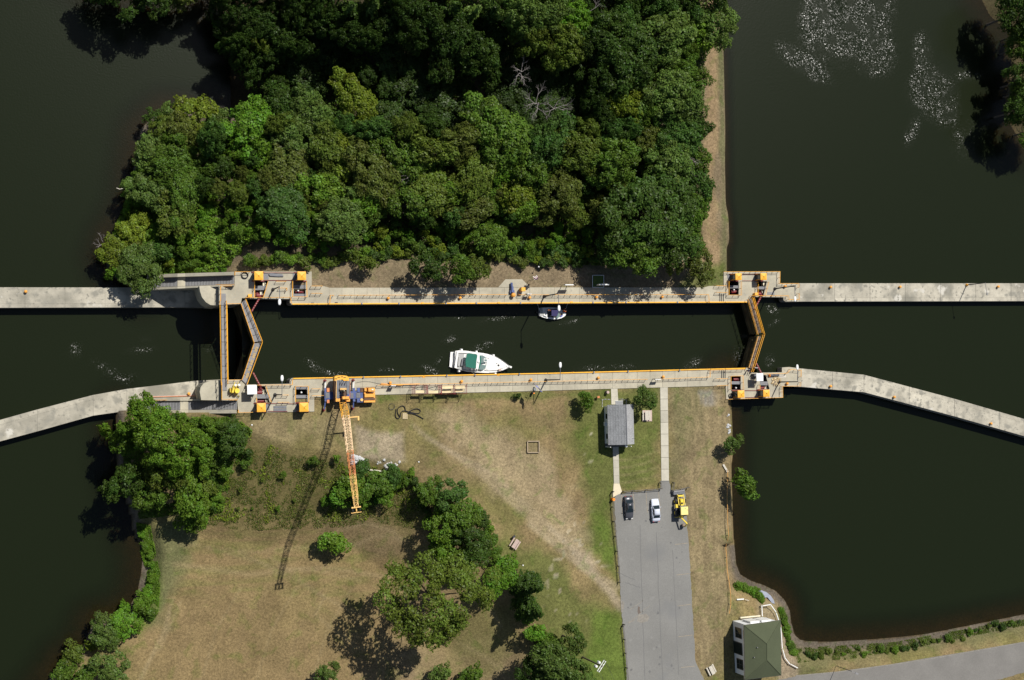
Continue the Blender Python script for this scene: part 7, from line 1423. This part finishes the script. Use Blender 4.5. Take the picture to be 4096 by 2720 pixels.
for i, (u, v, r_, c_) in enumerate([(830, 1690, 26, 'bright green'), (880, 1700, 20, 'mid green'), (805, 1760, 34, 'bright green'), (850, 1770, 26, 'vivid green'), (870, 1850, 34, 'mid green'), (820, 1870, 36, 'bright green'), (900, 1890, 24, 'bright green'), (830, 1950, 36, 'olive'), (870, 1990, 20, 'bright green'), (985, 1850, 20, 'mid green'), (810, 2040, 30, 'vivid green')]):
    tree(u, v, r_, c_, 'small', '%s bushy sapling, %s from the top on the scrubby slope' % (c_, OR[i]), group='saplings on the scrubby slope', h=r_*.09)
# undergrowth: a carpet of low plants under the wood, and rough weeds on the bank
def carpet(name, poly, n, leaf, h0, h1, color, seed, zs=-1., clump=2.2, tidy=None, hole=.42):
    r = np.random.default_rng(seed); W_ = [xy(P(u, v, zs)) for u, v in poly]; x0, x1 = min(p.x for p in W_), max(p.x for p in W_); y0, y1 = min(p.y for p in W_), max(p.y for p in W_)
    X = r.uniform(x0, x1, n*3); Y = r.uniform(y0, y1, n*3); k_ = inside(X, Y, W_); X, Y = X[k_][:n], Y[k_][:n]
    g = vnoise(X, Y, clump, seed)*.6+vnoise(X, Y, clump*.37, seed+1)*.4; k_ = g > hole; X, Y, g = X[k_], Y[k_], g[k_]
    Z = ground(X, Y)+h0+(h1-h0)*np.clip((g-hole)*2.2, 0, 1)*r.uniform(.4, 1, len(X)); k_ = Z > ZL; X, Y, Z, g = X[k_], Y[k_], Z[k_], g[k_]
    me = leaves_mesh(name, np.stack([X, Y, Z], 1), r.normal(size=(len(X), 3))*.55+np.array([0, 0, .8]), leaf, np.clip(.5+(g-.5)*.8+r.normal(size=len(X))*.2, 0, 1), np.clip(.5+r.normal(size=len(X))*.25, 0, 1), seed)
    me.materials.append(M['leaf_'+color]); o = bpy.data.objects.new(name, me); COL.objects.link(o); tag(o, tidy, 'plants', kind='stuff')
carpet('undergrowth', forest, 60000, .26, .1, 1.6, 'mid green', 41, -1, 3.0, 'low green undergrowth covering the floor of the island wood', .3)
carpet('scrub', [(440, 960), (600, 560), (760, 700), (1100, 760), (1150, 1000), (1000, 960), (930, 1060), (560, 1110)], 30000, .2, .2, 2.2, 'bright green', 47, -4, 2.4, 'bright leafy scrub on the western slope of the island', .34)
carpet('weeds', [(900, 1700), (1000, 1790), (1390, 1850), (1600, 1880), (1720, 2000), (1700, 2120), (1500, 2090), (1380, 2110), (1000, 2130), (800, 2100), (760, 1950), (820, 1800)], 24000, .12, .0, .3, 'brownish green', 43, -4, 1.6, 'rough brownish weeds on the bank under the crane boom', .38)
carpet('weeds', [(970, 1720), (1100, 1790), (1390, 1850), (1600, 1880), (1720, 2000), (1600, 2080), (1000, 2100), (830, 2080), (830, 1850)], 9000, .16, .1, .7, 'yellow-green', 44, -4, 2.6, 'yellow-green weeds in tufts on the bank under the crane boom', .62)
carpet('verge_weeds', [(3190, 2600), (3600, 2575), (3900, 2520), (4150, 2470), (4150, 2500), (3700, 2590), (3400, 2640), (3190, 2650)], 12000, .12, .03, .4, 'olive', 45, -.5, 1.5, 'low weeds on the verge between pond and road', .45)
carpet('bank_scrub', [(780, 1670), (930, 1665), (1000, 1720), (960, 1830), (930, 1900), (900, 2050), (780, 2100), (760, 1900)], 14000, .16, .05, 1.1, 'bright green', 49, -3, 1.8, 'green scrub between the riverbank trees and the weedy slope', .38)
carpet('bank_scrub', [(480, 1690), (780, 1665), (790, 1800), (800, 2000), (700, 2060), (560, 2080), (535, 2000), (500, 1900)], 15000, .18, .1, 1.3, 'mid green', 50, -8, 2.2, 'shaded green scrub under the riverbank trees', .34)
carpet('shore_grass', [(545, 2090), (600, 2100), (640, 2300), (630, 2440), (560, 2480), (590, 2300), (560, 2200)], 9000, .13, .03, .5, 'bright green', 46, -11, 1.6, 'tall green grass along the left river shore', .35)
carpet('brush', [(1000, 1040), (1320, 1030), (1480, 990), (1980, 1000), (2480, 1050), (2440, 1062), (2000, 1045), (1500, 1030), (1300, 1050), (1000, 1060)], 26000, .17, .05, .9, 'olive', 48, 0, 2.0, 'low brush at the foot of the wood beside the dry strip', .4)
# dead trees
def dead(u, v, h, label, spread=3.2, seed=1, lean=(0, 0)):
    r = random.Random(seed); z = -.2; p = P(u, v, h*.8); z = gz(p.x, p.y); t = empty('dead_tree', (p.x, p.y, z), r.uniform(0, 6), label, 'tree', 'bare dead trees'); mb = MB(); tw = MB()
    mb.bar((0, 0, -.5), (0, 0, h*.6), .2, .12, 6)
    def br(a, d, L_, rr, k_):
        e = a+d*L_; (mb if k_ > 1 else tw).bar(a, e, rr, rr*.6, 4)
        if k_ == 0: return
        for _ in range(3 if k_ > 1 else 2):
            nd = (d+Vector((r.uniform(-.8, .8), r.uniform(-.8, .8), r.uniform(-.2, .5)))).normalized(); br(a.lerp(e, r.uniform(.5, 1)), nd, L_*r.uniform(.55, .8), rr*.55, k_-1)
    for i in range(6):
        a_ = i*1.05+r.uniform(-.3, .3); br(Vector((0, 0, h*r.uniform(.4, .6))), Vector((math.cos(a_)+lean[0], math.sin(a_)+lean[1], .5)).normalized(), spread*r.uniform(.4, .6), .085, 3)
    mb.build('trunk', 'dead_bark', t); tw.build('twigs', 'dead_bark', t)
dead(2175, 400, 14, 'bare white dead tree in the dark part of the wood, left fork', 4.2, 3); dead(2245, 420, 13, 'bare white dead tree in the dark part of the wood, right fork', 4, 4); dead(2110, 270, 16, 'thin bare tree above the two white dead trees', 3.2, 5); dead(1660, 690, 11.5, 'bare grey tree in the middle of the wood', 3.4, 6)
dead(2760, 590, 13.5, 'bare tree reaching over the dry strip at the island wall', 5, 7); dead(2790, 500, 12, 'bare twiggy tree at the east rim of the wood', 3.5, 8); dead(2180, 660, 12.5, 'short bare snag in the right half of the wood', 2.2, 9); dead(432, 945, 6, 'bare bush hanging over the river at the west tip of the island', 2.6, 10); dead(1290, 700, 9.5, 'bare twigs left of the brownish tree in the wood', 1.6, 11); dead(2380, 30, 17, 'bare grey tree at the top edge of the picture', 4, 12)
